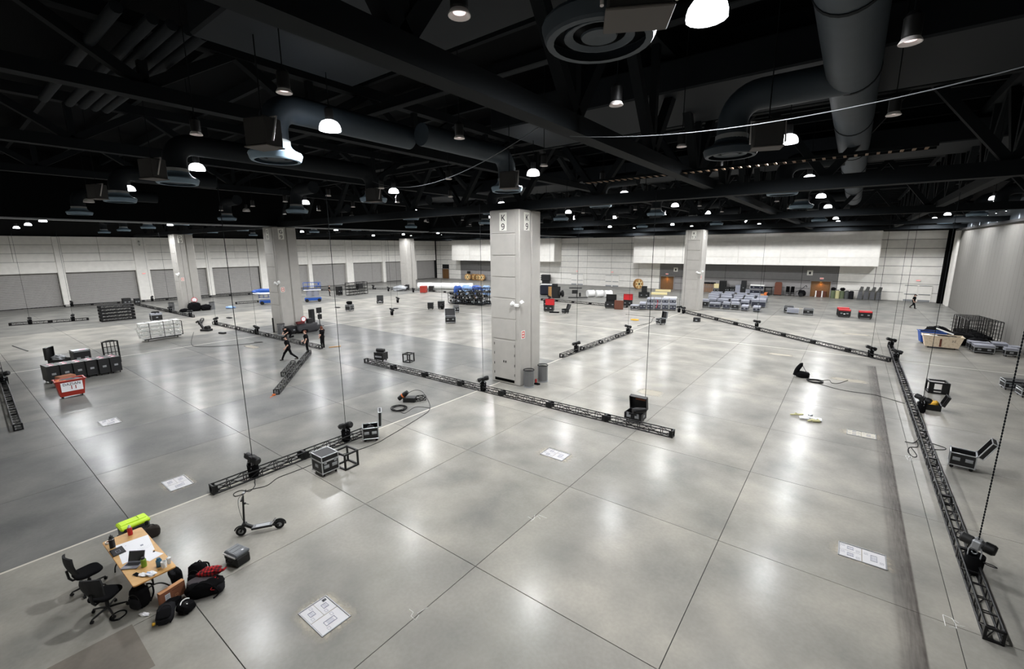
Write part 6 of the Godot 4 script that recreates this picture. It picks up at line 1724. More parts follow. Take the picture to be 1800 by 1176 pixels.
	for ly in 5:
		for rw in 2:
			single("stacked_truss", truss_section(3.0, 0).mesh, M.truss, "black truss section in the %s layer of the black stack, %s row" % [["bottom", "second", "third", "fourth", "top"][ly], ["front", "rear"][rw]], "truss", Vector3(-65.2 - 0.7 * rw, 0.0 + 0.36 * ly, -10.8), PI / 2, "black trusses stacked near the bay doors")
	road_case("lone silver-edged case behind the strapped silver trusses", Vector3(-60.7, 0, -14.6), PI / 2, 1.0, 0.8, 0.7, {"handles": 1, "lidmat": M.casegrey})
	single("coiled_hose", MB.new().path(coil_pts(Vector3(0, 0, 0), 0.3, 4, 0.12, 6), 0.04, 6), M.rubber, "black coil on the lone silver-edged case", "cable", Vector3(-60.7, 0.94, -14.6))
	road_case("black case standing against the bay-door truss, nearer the front wall", Vector3(-82.3, 0, -16.7), PI / 2, 0.9, 0.9, 0.8, {"trim": M.black})
	road_case("black case standing against the bay-door truss, nearer the columns", Vector3(-82.0, 0, -17.8), PI / 2, 0.6, 0.8, 0.6, {"trim": M.black})
	# cable handling by the crew
	var mc := thing("motor_cart", "black hand winch with bent arm near the crew's cable", "winch", Vector3(-49.3, 0, -15.6), 0.5)
	part("base", MB.new().box(Vector3(0, 0.1, 0), Vector3(0.9, 0.2, 0.6), 0.03), M.black, mc)
	part("arm", MB.new().bar(Vector3(-0.3, 0.2, 0), Vector3(-0.75, 0.95, 0), 0.16, 0.16).bar(Vector3(-0.75, 0.95, 0), Vector3(-1.0, 0.8, 0), 0.14, 0.14), M.black, mc)
	part("drum", MB.new().lathe([Vector2(0, -0.2), Vector2(0.2, -0.2), Vector2(0.2, 0.2), Vector2(0, 0.2)], 14, Transform3D(Basis(Vector3.RIGHT, PI / 2), Vector3(0.15, 0.3, 0))), M.rubber, mc)
	cable("black cable lying from the winch toward the crew's truss", [[-49.5, -14.6], [-43, -12.4], [-41.08, -12.7], [-39.74, -14.36], [-39.08, -16.29], [-39.65, -15.89]], 0.016)
	single("small_box", MB.new().box(Vector3(0, 0.08, 0), Vector3(0.7, 0.16, 0.3), 0.02), M.black, "flat black box on the floor beside the hand winch", "box", Vector3(-46.3, 0, -15.9), 0.3)

func case_list(rows: Array, base: Dictionary) -> void:
	# [x, z, turn, w, h, d, label, y?, overrides?]
	for q in rows:
		var p := base.duplicate()
		if q.size() > 8: p.merge(q[8], true)
		var y: float = q[7] if q.size() > 7 else 0.0
		if y > 0.0: p.wheels = false
		road_case(q[6], Vector3(q[0], y, q[1]), q[2], q[3], q[4], q[5], p)

func scissor_lift(label: String, at: Vector3, turn: float, up: float) -> void:
	var o := thing("scissor_lift", label, "lift", at, turn)
	part("chassis", MB.new().box(Vector3(0, 0.42, 0), Vector3(2.3, 0.42, 0.95), 0.04), M.blue, o)
	part("grey_skirt", MB.new().box(Vector3(0, 0.72, 0), Vector3(2.0, 0.2, 0.8), 0.03), M.zinc, o)
	for x in [-0.85, 0.85]:
		for z in [-0.45, 0.45]: part("wheel", MB.new().lathe([Vector2(0, -0.1), Vector2(0.22, -0.1), Vector2(0.25, -0.05), Vector2(0.25, 0.05), Vector2(0.22, 0.1), Vector2(0, 0.1)], 16, Transform3D(Basis(Vector3.RIGHT, PI / 2), Vector3(x, 0.25, z))), M.rubber, o)
	var sc := MB.new()
	var n := 4
	for i in n:
		var y0 := 0.82 + up * i / n
		var y1 := 0.82 + up * (i + 1) / n
		for z in [-0.32, 0.32]: sc.bar(Vector3(-0.9, y0, z), Vector3(0.9, y1, z), 0.05, 0.1).bar(Vector3(0.9, y0, z), Vector3(-0.9, y1, z), 0.05, 0.1)
	part("scissor_arms", sc, M.casegrey, o)
	part("platform", MB.new().box(Vector3(0, 0.88 + up, 0), Vector3(2.4, 0.12, 0.95), 0.02), M.white, o)
	var rl := MB.new()
	for y in [0.5, 1.05]: frame(rl, Vector3(0, 0.95 + up + y / 2, 0), Vector3(2.4, y, 0.95), 0.045)
	for x in [-0.6, 0.0, 0.6]:
		for z in [-0.45, 0.45]: rl.box(Vector3(x, 0.95 + up + 0.5, z), Vector3(0.04, 1.0, 0.04))
	part("guard_rail", rl, M.blue, o)
	part("control_box", MB.new().box(Vector3(0.9, 1.75 + up, 0.3), Vector3(0.25, 0.3, 0.3), 0.03), M.blue, o)

func cable_spool(label: String, at: Vector3, turn: float, r: float, w: float) -> void:
	var o := thing("cable_spool", label, "spool", at, turn)
	for s in [-1.0, 1.0]:
		var fl := part("flange", MB.new().lathe([Vector2(0, -0.03), Vector2(r, -0.03), Vector2(r, 0.03), Vector2(0, 0.03)], 28, Transform3D(Basis(Vector3.RIGHT, PI / 2), Vector3(0, r, s * w / 2))), M.ply, o)
		for k in 3: part("slat", MB.new().box(Vector3.ZERO, Vector3(r * 0.22, r * 1.6, 0.03), 0.005, Basis(Vector3.BACK, PI * k / 3.0)), M.plypale, fl, Vector3(0, r, s * (w / 2 + 0.04)))
		part("hub", MB.new().lathe([Vector2(0, -0.03), Vector2(r * 0.2, -0.03), Vector2(r * 0.2, 0.03), Vector2(0, 0.03)], 14, Transform3D(Basis(Vector3.RIGHT, PI / 2), Vector3(0, r, s * (w / 2 + 0.06)))), M.rubber, fl)
	part("wound_cable", MB.new().lathe([Vector2(r * 0.8, -w / 2 + 0.03), Vector2(r * 0.8, w / 2 - 0.03)], 24, Transform3D(Basis(Vector3.RIGHT, PI / 2), Vector3(0, r, 0))), M.rubber, o)

func wrapped_roll(label: String, at: Vector3, turn: float, l: float, r: float, group := "") -> void:
	var o := thing("wrapped_roll", label, "roll", at, turn, group)
	part("wrap", MB.new().path([Vector3(-l / 2, r, 0), Vector3(-l * 0.3, r * 1.02, 0), Vector3(0, r * 0.97, 0), Vector3(l * 0.3, r * 1.02, 0), Vector3(l / 2, r, 0)], r, 14), M.white, o)
	part("end_fold", MB.new().path(coil_pts(Vector3.ZERO, r * 0.5, 2, 0.02, 3), 0.02, 5), M.zinc, o, Vector3(0, r * 2.0 - 0.03, 0))

func flat_thing(called: String, label: String, cat: String, at: Vector3, turn: float, s: Vector3, m: Material, e := 0.02) -> Node3D:
	return single(called, MB.new().box(Vector3(0, s.y / 2, 0), s, e), m, label, cat, at, turn)

func gear_far() -> void:
	# foot of the bag-piled column
	for q in [[-66.9, -20.2, 0.7, 0.55, "tall black soft bag leaning on the bag-piled column"], [-66.7, -21.4, 0.6, 0.35, "lower black soft bag at the bag-piled column's corner"], [-67.0, -19.1, 0.5, 0.2, "flat black cloth heap before the bag-piled column"]]:
		var b := thing("soft_bag", q[4], "bag", Vector3(q[0], 0, q[1]))
		part("body", MB.new().blob(Vector3(0, q[3], 0), Vector3(q[2] * 0.7, q[3] * 1.1, q[2]), int(q[1] * -10), 0.25, 0.75, -0.92), M.cloth, b)
		part("strap", MB.new().path(spline([Vector3(0.1, q[3] * 2, -0.2), Vector3(0.15, q[3] * 2.3, 0), Vector3(0.1, q[3] * 2, 0.2)], 4), 0.03, 6), M.cloth2, b)
	var rs := thing("round_sign", "round red-rimmed white sign standing on the black bags", "sign", Vector3(-66.9, 1.1, -20.3), PI / 2)
	part("disc", MB.new().lathe([Vector2(0, -0.01), Vector2(0.3, -0.01), Vector2(0.3, 0.01), Vector2(0, 0.01)], 20, Transform3D(Basis(Vector3.RIGHT, PI / 2), Vector3(0, 0.35, 0))), M.paper, rs)
	part("rim", MB.new().path(ring_pts(Vector3(0, 0.35, 0.0), 0, TAU - 0.01, 0.29, Vector3.RIGHT, Vector3.UP, 24), 0.035, 6), M.red, rs)
	wire_bin("wire waste bin by the bag-piled column, bay-door side", Vector3(-70.3, 0, -18.7), 0.32, 1.0)
	wire_bin("wire waste bin by the bag-piled column, far side", Vector3(-66.6, 0, -22.1), 0.32, 1.0)
	# foot of the crew's column
	wire_bin("wire waste bin against the column behind the kneeling person", Vector3(-41.2, 0, -18.95), 0.32, 1.0)
	flat_thing("wall_post", "thin dark post leaning at the corner of the crew's column", "post", Vector3(-42.9, 0, -19.05), 0.0, Vector3(0.12, 1.4, 0.12), M.black)
	road_case("low black case in front of the crew's column", Vector3(-40.9, 0, -19.6), PI / 2, 0.9, 0.6, 0.7, {"trim": M.black})
	var cv := thing("covered_pile", "grey-covered heap of gear against the crew's column", "pile", Vector3(-40.7, 0, -21.1))
	part("cover", MB.new().blob(Vector3(0, 0.4, 0), Vector3(0.6, 0.45, 1.1), 81, 0.2, 0.6, -0.95), M.keys, cv)
	part("fold", MB.new().blob(Vector3(0.35, 0.2, 0.5), Vector3(0.3, 0.2, 0.4), 82, 0.3, 0.7, -0.95), M.cloth, cv)
	flat_thing("tool_chest", "dark red tool chest on the covered heap", "toolbox", Vector3(-40.85, 0.82, -20.6), 0.0, Vector3(0.4, 0.22, 0.7), mat(Color(0.35, 0.1, 0.1), 0.6))
	flat_thing("gear_box", "black box on the covered heap beside the red chest", "box", Vector3(-40.85, 0.82, -21.5), 0.1, Vector3(0.4, 0.4, 0.5), M.black)
	var r2 := thing("round_sign", "small round red-rimmed sign standing on the covered heap", "sign", Vector3(-40.75, 0.95, -20.9), PI / 2)
	part("disc", MB.new().lathe([Vector2(0, -0.01), Vector2(0.24, -0.01), Vector2(0.24, 0.01), Vector2(0, 0.01)], 18, Transform3D(Basis(Vector3.RIGHT, PI / 2), Vector3(0, 0.3, 0))), M.paper, r2)
	part("rim", MB.new().path(ring_pts(Vector3(0, 0.3, 0), 0, TAU - 0.01, 0.23, Vector3.RIGHT, Vector3.UP, 20), 0.03, 6), M.red, r2)
	var tl := thing("tall_case", "tall narrow black cabinet standing beyond the crew's column", "case", Vector3(-42.2, 0, -22.5))
	part("cabinet", MB.new().box(Vector3(0, 0.95, 0), Vector3(0.4, 1.9, 0.45), 0.03), M.black, tl)
	part("door_seam", frame(MB.new(), Vector3(0.2, 0.95, 0), Vector3(0.02, 1.7, 0.38), 0.02), M.truss, tl)
	var mn := thing("monitor_stand", "black monitor on a stand beside the tall narrow cabinet", "monitor", Vector3(-42.6, 0, -23.5), PI / 2)
	part("post", MB.new().tube(Vector3(0, 0.05, 0), Vector3(0, 1.5, 0), 0.04, 8), M.black, mn)
	part("foot", MB.new().box(Vector3(0, 0.03, 0), Vector3(0.6, 0.06, 0.5), 0.02), M.black, mn)
	part("screen_panel", MB.new().box(Vector3(0, 1.65, 0.03), Vector3(0.55, 0.55, 0.08), 0.015), M.black, mn)
	part("keyboard_arm", MB.new().box(Vector3(0, 1.0, 0.1), Vector3(0.4, 0.5, 0.15), 0.02), M.black, mn)
	flat_thing("case_lid", "low black rounded lid on the floor by the monitor stand", "lid", Vector3(-41.5, 0, -22.6), 0.2, Vector3(0.7, 0.4, 0.8), M.black, 0.15)
	# lifts
	scissor_lift("low blue and white lift folded down beside the crew's column", Vector3(-66.5, 0, -29.3), PI / 2 - 0.5, 0.0)
	var tp := thing("tarpaulin", "blue and white tarpaulin draped over the folded lift", "tarp", Vector3(-66.2, 0, -29.2), PI / 2 - 0.5)
	part("blue_sheet", MB.new().blob(Vector3(0, 1.95, 0), Vector3(1.9, 0.28, 0.75), 91, 0.3, 0.7), M.blue, tp)
	part("white_hem", MB.new().blob(Vector3(0, 1.65, 0.1), Vector3(1.8, 0.2, 0.78), 92, 0.3, 0.7), M.paper, tp)
	scissor_lift("blue scissor lift with raised railed platform past the crew's column", Vector3(-64.0, 0, -34.6), PI / 2 - 0.5, 0.9)
	single("blue_sheet", MB.new().blob(Vector3(0, 0.12, 0), Vector3(0.6, 0.15, 0.5), 95, 0.5, 0.8, -0.7), M.bluepale, "crumpled pale blue plastic sheet on the open floor", "sheet", Vector3(-66.2, 0, -24.1))
	# wire rack and loners
	var rk := thing("storage_rack", "tall open black wire rack standing before the far bays", "rack", Vector3(-67.6, 0, -44.5), PI / 2 + 0.2)
	part("frame", frame(MB.new(), Vector3(0, 1.1, 0), Vector3(4.1, 2.1, 1.1), 0.07), M.truss, rk)
	for y in [0.55, 1.05, 1.55]: part("shelf", frame(MB.new(), Vector3(0, y, 0), Vector3(4.1, 0.08, 1.1), 0.06).box(Vector3(0, y, 0), Vector3(4.0, 0.04, 0.5)), M.truss, rk)
	for x in [-1.3, -0.65, 0.0, 0.65, 1.3]: part("upright", MB.new().box(Vector3(x, 1.1, 0.5), Vector3(0.06, 2.1, 0.06)).box(Vector3(x, 1.1, -0.5), Vector3(0.06, 2.1, 0.06)), M.truss, rk)
	flat_thing("crate", "black crate sitting on a shelf of the tall wire rack", "crate", Vector3(-67.5, 1.1, -45.0), 0.2, Vector3(0.7, 0.75, 0.9), M.black)
	road_case("black case stack end beside the tall wire rack", Vector3(-69.0, 0, -42.0), PI / 2, 0.8, 1.4, 0.8, {"trim": M.black})
	case_list([
		[-50.3, -31.9, PI / 2 + 0.4, 0.9, 0.7, 0.7, "lone silver-edged case with a bag on it amid the open far floor"],
		[-53.4, -38.8, 0.9, 0.9, 0.45, 0.7, "lone open black case, lid up, on the far floor", 0.0, {"open": 1.9, "trim": M.black}],
		[-60.1, -53.0, PI / 2 + 0.6, 1.3, 1.1, 1.0, "brick-red topped case beside the far truss", 0.0, {"pan": M.redcart, "lidmat": M.redcart, "trim": M.redcart}],
		[-60.9, -55.6, PI / 2 + 0.6, 0.9, 0.9, 0.8, "dark low case just past the brick-red case", 0.0, {"trim": M.black}],
		[-42.9, -38.9, PI / 2 + 0.7, 0.7, 0.75, 0.7, "small black case in the pair by the lone hoist, plain one", 0.0, {"trim": M.black}],
		[-42.3, -40.2, PI / 2 + 0.7, 0.9, 0.85, 0.8, "larger black case in the pair by the lone hoist", 0.0, {"trim": M.black}],
		[-33.0, -32.6, PI / 2 - 0.75, 1.1, 0.75, 0.8, "open silver-edged case on the open floor nearest the lettered column", 0.0, {"open": 1.9, "corners": true}],
		[-38.1, -38.7, PI / 2 - 0.7, 0.7, 0.75, 0.7, "silver-edged case half hidden behind the lettered column"]], {})
	single("kit_bag", MB.new().blob(Vector3(0, 0.2, 0), Vector3(0.35, 0.2, 0.25), 7, 0.3, 0.7, -0.9), M.cloth, "black bag lying on the lone silver-edged case", "bag", Vector3(-50.3, 0.84, -31.9), 0.4)
	for q in [[-54.4, -32.7, 0.5, "black disc of cable hanging on a chain over the far floor"], [-47.0, -36.5, 0.4, "flat black scrap beside the open far case"], [-56.5, -20.3, 0.5, "thin black strip on the floor near the round-signed bags"]]:
		single("floor_scrap", MB.new().blob(Vector3(0, 0.05, 0), Vector3(q[2], 0.06, 0.25), int(-q[1]), 0.3, 0.8, -0.8), M.rubber, q[3].replace("hanging on a chain over", "lying on"), "scrap", Vector3(q[0], 0, q[1]))
	var gp := thing("gear_pile", "pale heap of stage hardware against the far truss", "hardware", Vector3(-67.0, 0, -53.4), 0.8)
	part("heap", MB.new().blob(Vector3(0, 0.4, 0), Vector3(1.4, 0.5, 0.8), 12, 0.5, 0.8, -0.8), M.zinc, gp)
	part("pole", MB.new().tube(Vector3(-1.8, 0.2, 0.3), Vector3(1.2, 1.0, -0.2), 0.08, 6), M.black, gp)
	part("black_box", MB.new().box(Vector3(1.3, 0.7, 0), Vector3(0.7, 0.9, 0.8), 0.03), M.black, gp)
	# white rolls, blue stacks, black racks left of the lettered column
	var rn := ["nearest the brick-red case", "second from the brick-red case", "third, beside the blue wrapped stacks", "fourth, half behind the blue wrapped stacks"]
	for i in 4: wrapped_roll("long white wrapped roll on the far floor, " + rn[i], Vector3(-66.0 + 2.6 * i, 0, -58.6 - 1.1 * i), PI / 4 - 0.2, 2.7, 0.62, "white wrapped rolls")
	for i in 6:
		var o := thing("wrapped_stack", "blue plastic-wrapped pallet stack, %s of the blue group" % NTH[i], "pallet", Vector3(-50.3 + 1.8 * (i % 3), 0, -51.6 - 1.9 * int(i / 3) - 0.5 * (i % 3)), 0.6)
		part("pallet", MB.new().box(Vector3(0, 0.07, 0), Vector3(1.2, 0.14, 1.2), 0.01), M.ply, o)
		part("wrapped_load", MB.new().blob(Vector3(0, 0.95, 0), Vector3(0.62, 0.85, 0.62), 20 + i, 0.18, 0.45, -0.95), [M.blue, M.bluepale][i % 2], o)
	for i in 8:
		var q := Vector3(-44.6 + 1.45 * (i % 4), 0, -45.0 - 1.6 * int(i / 4) - 0.25 * (i % 4))
		var o := thing("rack_stack", "black rolling rack of lighting gear, %s rank, %s from the blue stacks" % [["front", "rear"][int(i / 4)], NTH[i % 4]], "rack", q, 0.1)
		var hh := 1.5 + 0.35 * float(int(i / 4)) + (0.3 if i % 4 > 1 else 0.0)
		part("frame", frame(MB.new(), Vector3(0, hh / 2 + 0.12, 0), Vector3(1.3, hh, 1.3), 0.06), M.truss, o)
		for y in 3:
			part("shelf", MB.new().box(Vector3(0, 0.2 + y * hh / 3.0, 0), Vector3(1.2, 0.05, 1.2)), M.truss, o)
			for x in 3: part("fixture", MB.new().lathe([Vector2(0, -0.16), Vector2(0.12, -0.16), Vector2(0.15, 0.1), Vector2(0.1, 0.2), Vector2(0, 0.2)], 10, Transform3D(Basis(Vector3.RIGHT, PI / 2 - 0.3), Vector3(-0.4 + 0.4 * x, 0.42 + y * hh / 3.0, 0.3))), [M.black, M.zinc, M.truss][(x + y + i) % 3], o)
		for x in [-0.5, 0.5]: part("caster", caster_mesh(), M.rubber, o, Vector3(x, 0, 0.5))
	# beyond the lettered column, other side
	case_list([
		[-29.2, -45.9, 0.35, 1.15, 0.75, 0.8, "black case with raised red lid nearest the lettered column", 0.0, {"open": 1.5, "trim": M.black, "lidmat": M.redlid}],
		[-26.7, -45.6, -0.5, 0.7, 0.5, 0.6, "small black case with lid thrown open beside the red-lidded case", 0.0, {"open": 1.9, "trim": M.black}],
		[-24.3, -53.0, 0.3, 1.3, 0.9, 0.9, "black case with open lid beside the second red lid", 0.0, {"open": 1.5, "trim": M.black}],
		[-23.2, -55.9, 0.3, 1.2, 0.85, 0.8, "black case with raised red lid farther back, behind the brown crate", 0.0, {"open": 1.5, "trim": M.black, "lidmat": M.redlid}],
		[-31.4, -49.0, 0.3, 0.9, 0.9, 0.8, "black case with a white sticker just beyond the first red lid", 0.0, {"trim": M.black}],
		[-25.1, -66.8, 0.3, 1.6, 0.8, 1.0, "wide black case standing alone before the cable spool", 0.0, {"trim": M.black}],
		[-14.8, -44.4, -0.5, 0.7, 0.62, 0.7, "open silver-edged case on the pale line near the far column", 0.0, {"open": 1.7}],
		[-12.3, -48.2, 0.05, 0.62, 0.42, 0.5, "small black cube case alone in front of the far column", 0.0, {"trim": M.black, "wheels": false, "handles": 1}]], {})
	flat_thing("brown_crate", "brown wooden crate standing against the second red-lidded case", "crate", Vector3(-22.9, 0.0, -52.4), 0.3, Vector3(1.1, 1.15, 0.25), M.brown)
	flat_thing("mixing_desk", "black desk unit standing on the wide black case before the spool", "case", Vector3(-25.1, 0.93, -66.8), 0.3, Vector3(0.8, 0.9, 0.6), M.black)
	flat_thing("black_bag", "flat black cable bag on the floor by the first red-lidded case", "bag", Vector3(-28.0, 0, -45.2), 0.4, Vector3(1.2, 0.14, 0.4), M.cloth, 0.05)
	var wt := thing("draped_case", "dark draped case with a white top behind the first red lid", "case", Vector3(-40.2, 0, -62.3), 0.4)
	part("drape", MB.new().box(Vector3(0, 0.85, 0), Vector3(2.0, 1.7, 1.4), 0.2), M.navy, wt)
	part("white_top", MB.new().box(Vector3(0, 1.74, 0), Vector3(1.9, 0.12, 1.3), 0.04), M.white, wt)
	var ws := thing("speaker_stack", "black gear stack with a tan wooden side beside the far truss end", "stack", Vector3(-36.6, 0, -59.2), 0.5)
	part("tan_panel", MB.new().box(Vector3(-0.75, 0.95, 0.45), Vector3(0.5, 1.7, 0.06), 0.01), M.ply, ws)
	part("cabinet", MB.new().box(Vector3(0.2, 0.9, 0), Vector3(1.3, 1.75, 0.8), 0.05), M.black, ws)
	part("top_unit", MB.new().box(Vector3(0.0, 2.0, 0), Vector3(0.9, 0.4, 0.5), 0.04), M.black, ws)
	for x in [0.7, 1.2]: part("fixture", MB.new().blob(Vector3(x, 0.7, 0.3), Vector3(0.25, 0.5, 0.25), 4, 0.3), M.truss, ws)
	var bt := thing("folding_machine", "black folding lighting stand with wide crossbars near the white rolls", "stand", Vector3(-33.6, 0, -61.2), 0.5)
	part("lower_bar", MB.new().box(Vector3(0, 0.06, 0), Vector3(3.0, 0.12, 0.25), 0.02), M.black, bt)
	part("upper_bar", MB.new().box(Vector3(-0.4, 1.55, 0), Vector3(2.0, 0.14, 0.5), 0.04), M.black, bt)
	part("body", MB.new().box(Vector3(-0.5, 0.95, 0), Vector3(0.9, 0.55, 0.6), 0.05), M.black, bt)
	part("legs", MB.new().box(Vector3(-0.2, 0.5, 0), Vector3(0.1, 1.0, 0.1)).box(Vector3(0.3, 0.5, 0), Vector3(0.3, 0.6, 0.3), 0.05), M.black, bt)
	for i in 3: wrapped_roll("short white plastic-wrapped bale, %s of three before the white doors" % NTH[i], Vector3(-32.6 + 1.25 * i, 0, -63.5 - 0.5 * i), 0.9, 1.1, 0.55, "white bales")
	var sp := thing("hanging_cabinet", "black loudspeaker cabinet cluster by the first bulkhead", "speaker", Vector3(-52.9, 0.0, -81.8), 0.2)
	part("cabinet", MB.new().box(Vector3(0, 1.35, 0), Vector3(1.9, 1.35, 0.9), 0.08), M.black, sp)
	part("stand", MB.new().box(Vector3(0, 0.34, 0), Vector3(1.6, 0.68, 0.7), 0.02), M.black, sp)
	for y in [0.95, 1.35, 1.75]: part("horn", MB.new().box(Vector3(-0.95, y, 0.1), Vector3(0.25, 0.3, 0.7), 0.06), M.black, sp)
	single("yellow_strap", MB.new().path(coil_pts(Vector3.ZERO, 0.4, 2, 0.05, 9), 0.05, 6), M.yellow, "yellow strap heap lying on the open far floor", "strap", Vector3(-18.0, 0, -45.4))
	cable("black cable curving from the open case on the pale line", [[-20.4, -48.75], [-18.59, -48.62], [-16.95, -48.5], [-16.71, -47.36], [-16.06, -45.2], [-16.08, -43.43], [-16.31, -42.01]], 0.02)
	for q in [[-25.0, -73.2, "pale plywood sheet lying before the wood-lined doorway, nearer one"], [-26.2, -78.8, "pale plywood sheet lying before the wood-lined doorway, farther one"]]: flat_thing("plywood_sheet", q[2], "board", Vector3(q[0], 0, q[1]), 0.3, Vector3(2.6, 0.3, 1.2), M.plypale, 0.01)
	# spools along the end wall
	var sn := ["facing spool nearest the corner", "second from the corner", "third from the corner", "fourth, facing the hall"]
	for i in 4: cable_spool("wooden cable spool before the dark recess, " + sn[i], Vector3([-76.2, -74.2, -73.0, -71.6][i], 0, -81.9), [0.5, 1.2, 1.2, 0.5][i], 0.78, 0.75)
	flat_thing("spool_crate", "dark crate resting on top of the spool nearest the corner", "crate", Vector3(-76.0, 1.58, -82.0), 0.0, Vector3(0.7, 0.6, 0.5), M.rubber)
	cable_spool("big dark cable spool alone by the end wall, turned aside", Vector3(-31.7, 0, -81.0), 1.0, 0.95, 0.5)
	# pile of long cases at the far column
	var nm := ["nearest the open floor", "second along", "third along", "fourth along", "against the column"]
	for i in 5:
		var x := -20.5 + 0.82 * i
		var z := -54.4 - 0.35 * i
		road_case("grey-lidded case in the lower tier by the far column, " + nm[i], Vector3(x, 0, z), 0.3, 0.78, 0.75, 1.7, {"pan": M.bluecase, "lidmat": M.casegrey})
		if i > 0: road_case("long case in the upper tier by the far column, " + nm[i], Vector3(x - 0.2, 0.885, z - 0.5), 0.3, 0.78, 0.5, 1.8, {"pan": M.bluecase, "lidmat": M.casegrey, "wheels": false})
	road_case("silver-edged case standing apart at the end of the two-tier pile", Vector3(-21.1, 0, -53.2), 0.2, 1.0, 0.5, 0.8, {"lidmat": M.casegrey})
	flat_thing("white_sheet", "white board lying on top of the two-tier case pile", "board", Vector3(-17.9, 1.39, -56.8), 0.3, Vector3(1.6, 0.1, 1.2), M.white)
	single("red_strap", MB.new().path(spline([Vector3(0, 1.42, 0.9), Vector3(0.05, 1.0, 1.05), Vector3(-0.1, 0.4, 1.1)], 5), 0.03, 6), M.red, "red strap hanging down the front of the two-tier pile", "strap", Vector3(-18.65, 0, -54.3), 0.3)
	# the field of silver-edged cases
	var fld := [[-14.6, -60.9, 0.8, 0.9, 0.9], [-13.35, -60.5, 1.25, 0.6, 0.9], [-12.0, -60.6, 0.8, 0.72, 1.0], [-11.0, -60.6, 0.9, 0.75, 1.0], [-9.85, -60.3, 0.75, 0.5, 1.6], [-8.55, -60.2, 0.75, 0.5, 1.5],
		[-14.3, -63.4, 0.9, 0.8, 1.2], [-13.0, -63.2, 1.2, 0.8, 1.2], [-11.6, -63.3, 0.9, 0.85, 1.2], [-10.4, -63.4, 0.9, 0.8, 1.2], [-9.0, -64.4, 1.6, 0.9, 1.0],
		[-14.9, -66.4, 1.3, 0.8, 1.2], [-13.2, -66.2, 1.3, 0.9, 1.2], [-11.8, -66.4, 1.0, 0.8, 1.2], [-10.5, -66.6, 1.1, 0.85, 1.2], [-9.1, -67.0, 1.1, 0.8, 1.2],
		[-15.6, -69.6, 1.4, 0.8, 1.2], [-13.9, -69.4, 1.3, 0.9, 1.2], [-12.3, -69.6, 1.2, 0.8, 1.2], [-10.9, -69.8, 1.1, 0.85, 1.2], [-9.4, -70.2, 1.2, 0.8, 1.2],
		[-16.0, -73.0, 1.5, 0.8, 1.2], [-14.2, -73.0, 1.3, 0.9, 1.2], [-12.5, -73.1, 1.3, 0.8, 1.2], [-10.8, -73.2, 1.3, 0.8, 1.2]]
	var rows := [6, 5, 5, 5, 4]
	var at := 0
	for r in 5:
		for i in rows[r]:
			var q: Array = fld[at]
			at += 1
			road_case("silver-edged case in the case field, %s row, %s from the far column" % [["front", "second", "third", "fourth", "rear"][r], NTH[i]], Vector3(q[0], 0, q[1]), 0.08, q[2], q[3], q[4], {"pan": M.bluecase if (r + i) % 3 else M.laminate, "lidmat": M.casegrey, "lid": q[3] * 0.3, "handles": 1, "group": "field of silver-edged cases"})
	case_list([
		[-5.35, -61.3, 0.05, 1.0, 0.65, 0.7, "black case behind the grey-lidded case in the lone pair"],
		[-4.85, -60.4, 0.05, 1.15, 0.5, 0.6, "grey-lidded case, front of the lone pair", 0.0, {"pan": M.casegrey, "lidmat": M.casegrey}],
		[-3.35, -60.3, 0.05, 1.0, 0.6, 0.7, "silver-edged black case beside the lone pair", 0.0, {"handles": 1}],
		[-0.05, -60.6, 0.05, 1.1, 0.72, 0.7, "red-lidded black case, front one of the red pair", 0.0, {"trim": M.black, "lidmat": M.redlid}],
		[-0.2, -61.6, 0.05, 1.1, 0.8, 0.7, "red-lidded black case, rear one of the red pair", 0.0, {"trim": M.black, "lidmat": M.redlid}],
		[1.75, -60.3, 0.05, 1.15, 0.7, 0.75, "red-topped black case standing apart from the red pair", 0.0, {"trim": M.black, "lidmat": M.redlid}]], {})
	for k in get_children():
		if k.has_meta("label") and String(k.get_meta("label")).contains("black case, ") or (k.has_meta("label") and String(k.get_meta("label")).begins_with("red-topped")): sticker(k, "white_logo_dot", M.paper, Vector3(0, 0.38, 0.36), Vector3(0.16, 0.1, 0.02))
	# along the end wall
	for i in 8:
		var o := thing("folded_chair_rack", "tan folding stand leaning at the end wall, %s from the far column" % NTH[i], "stand", Vector3(-20.4 + 0.28 * i, 0, -82.0), 0.1)
		part("leg", MB.new().bar(Vector3(-0.08, 0, 0.25), Vector3(0.05, 1.5, -0.1), 0.06, 0.06), M.ply, o)
		part("cross_leg", MB.new().bar(Vector3(0.1, 0, 0.25), Vector3(-0.06, 1.5, -0.1), 0.06, 0.06), M.brown, o)
		part("seat_pad", MB.new().box(Vector3(0, 1.55, -0.1), Vector3(0.26, 0.3, 0.3), 0.06), M.cloth, o)
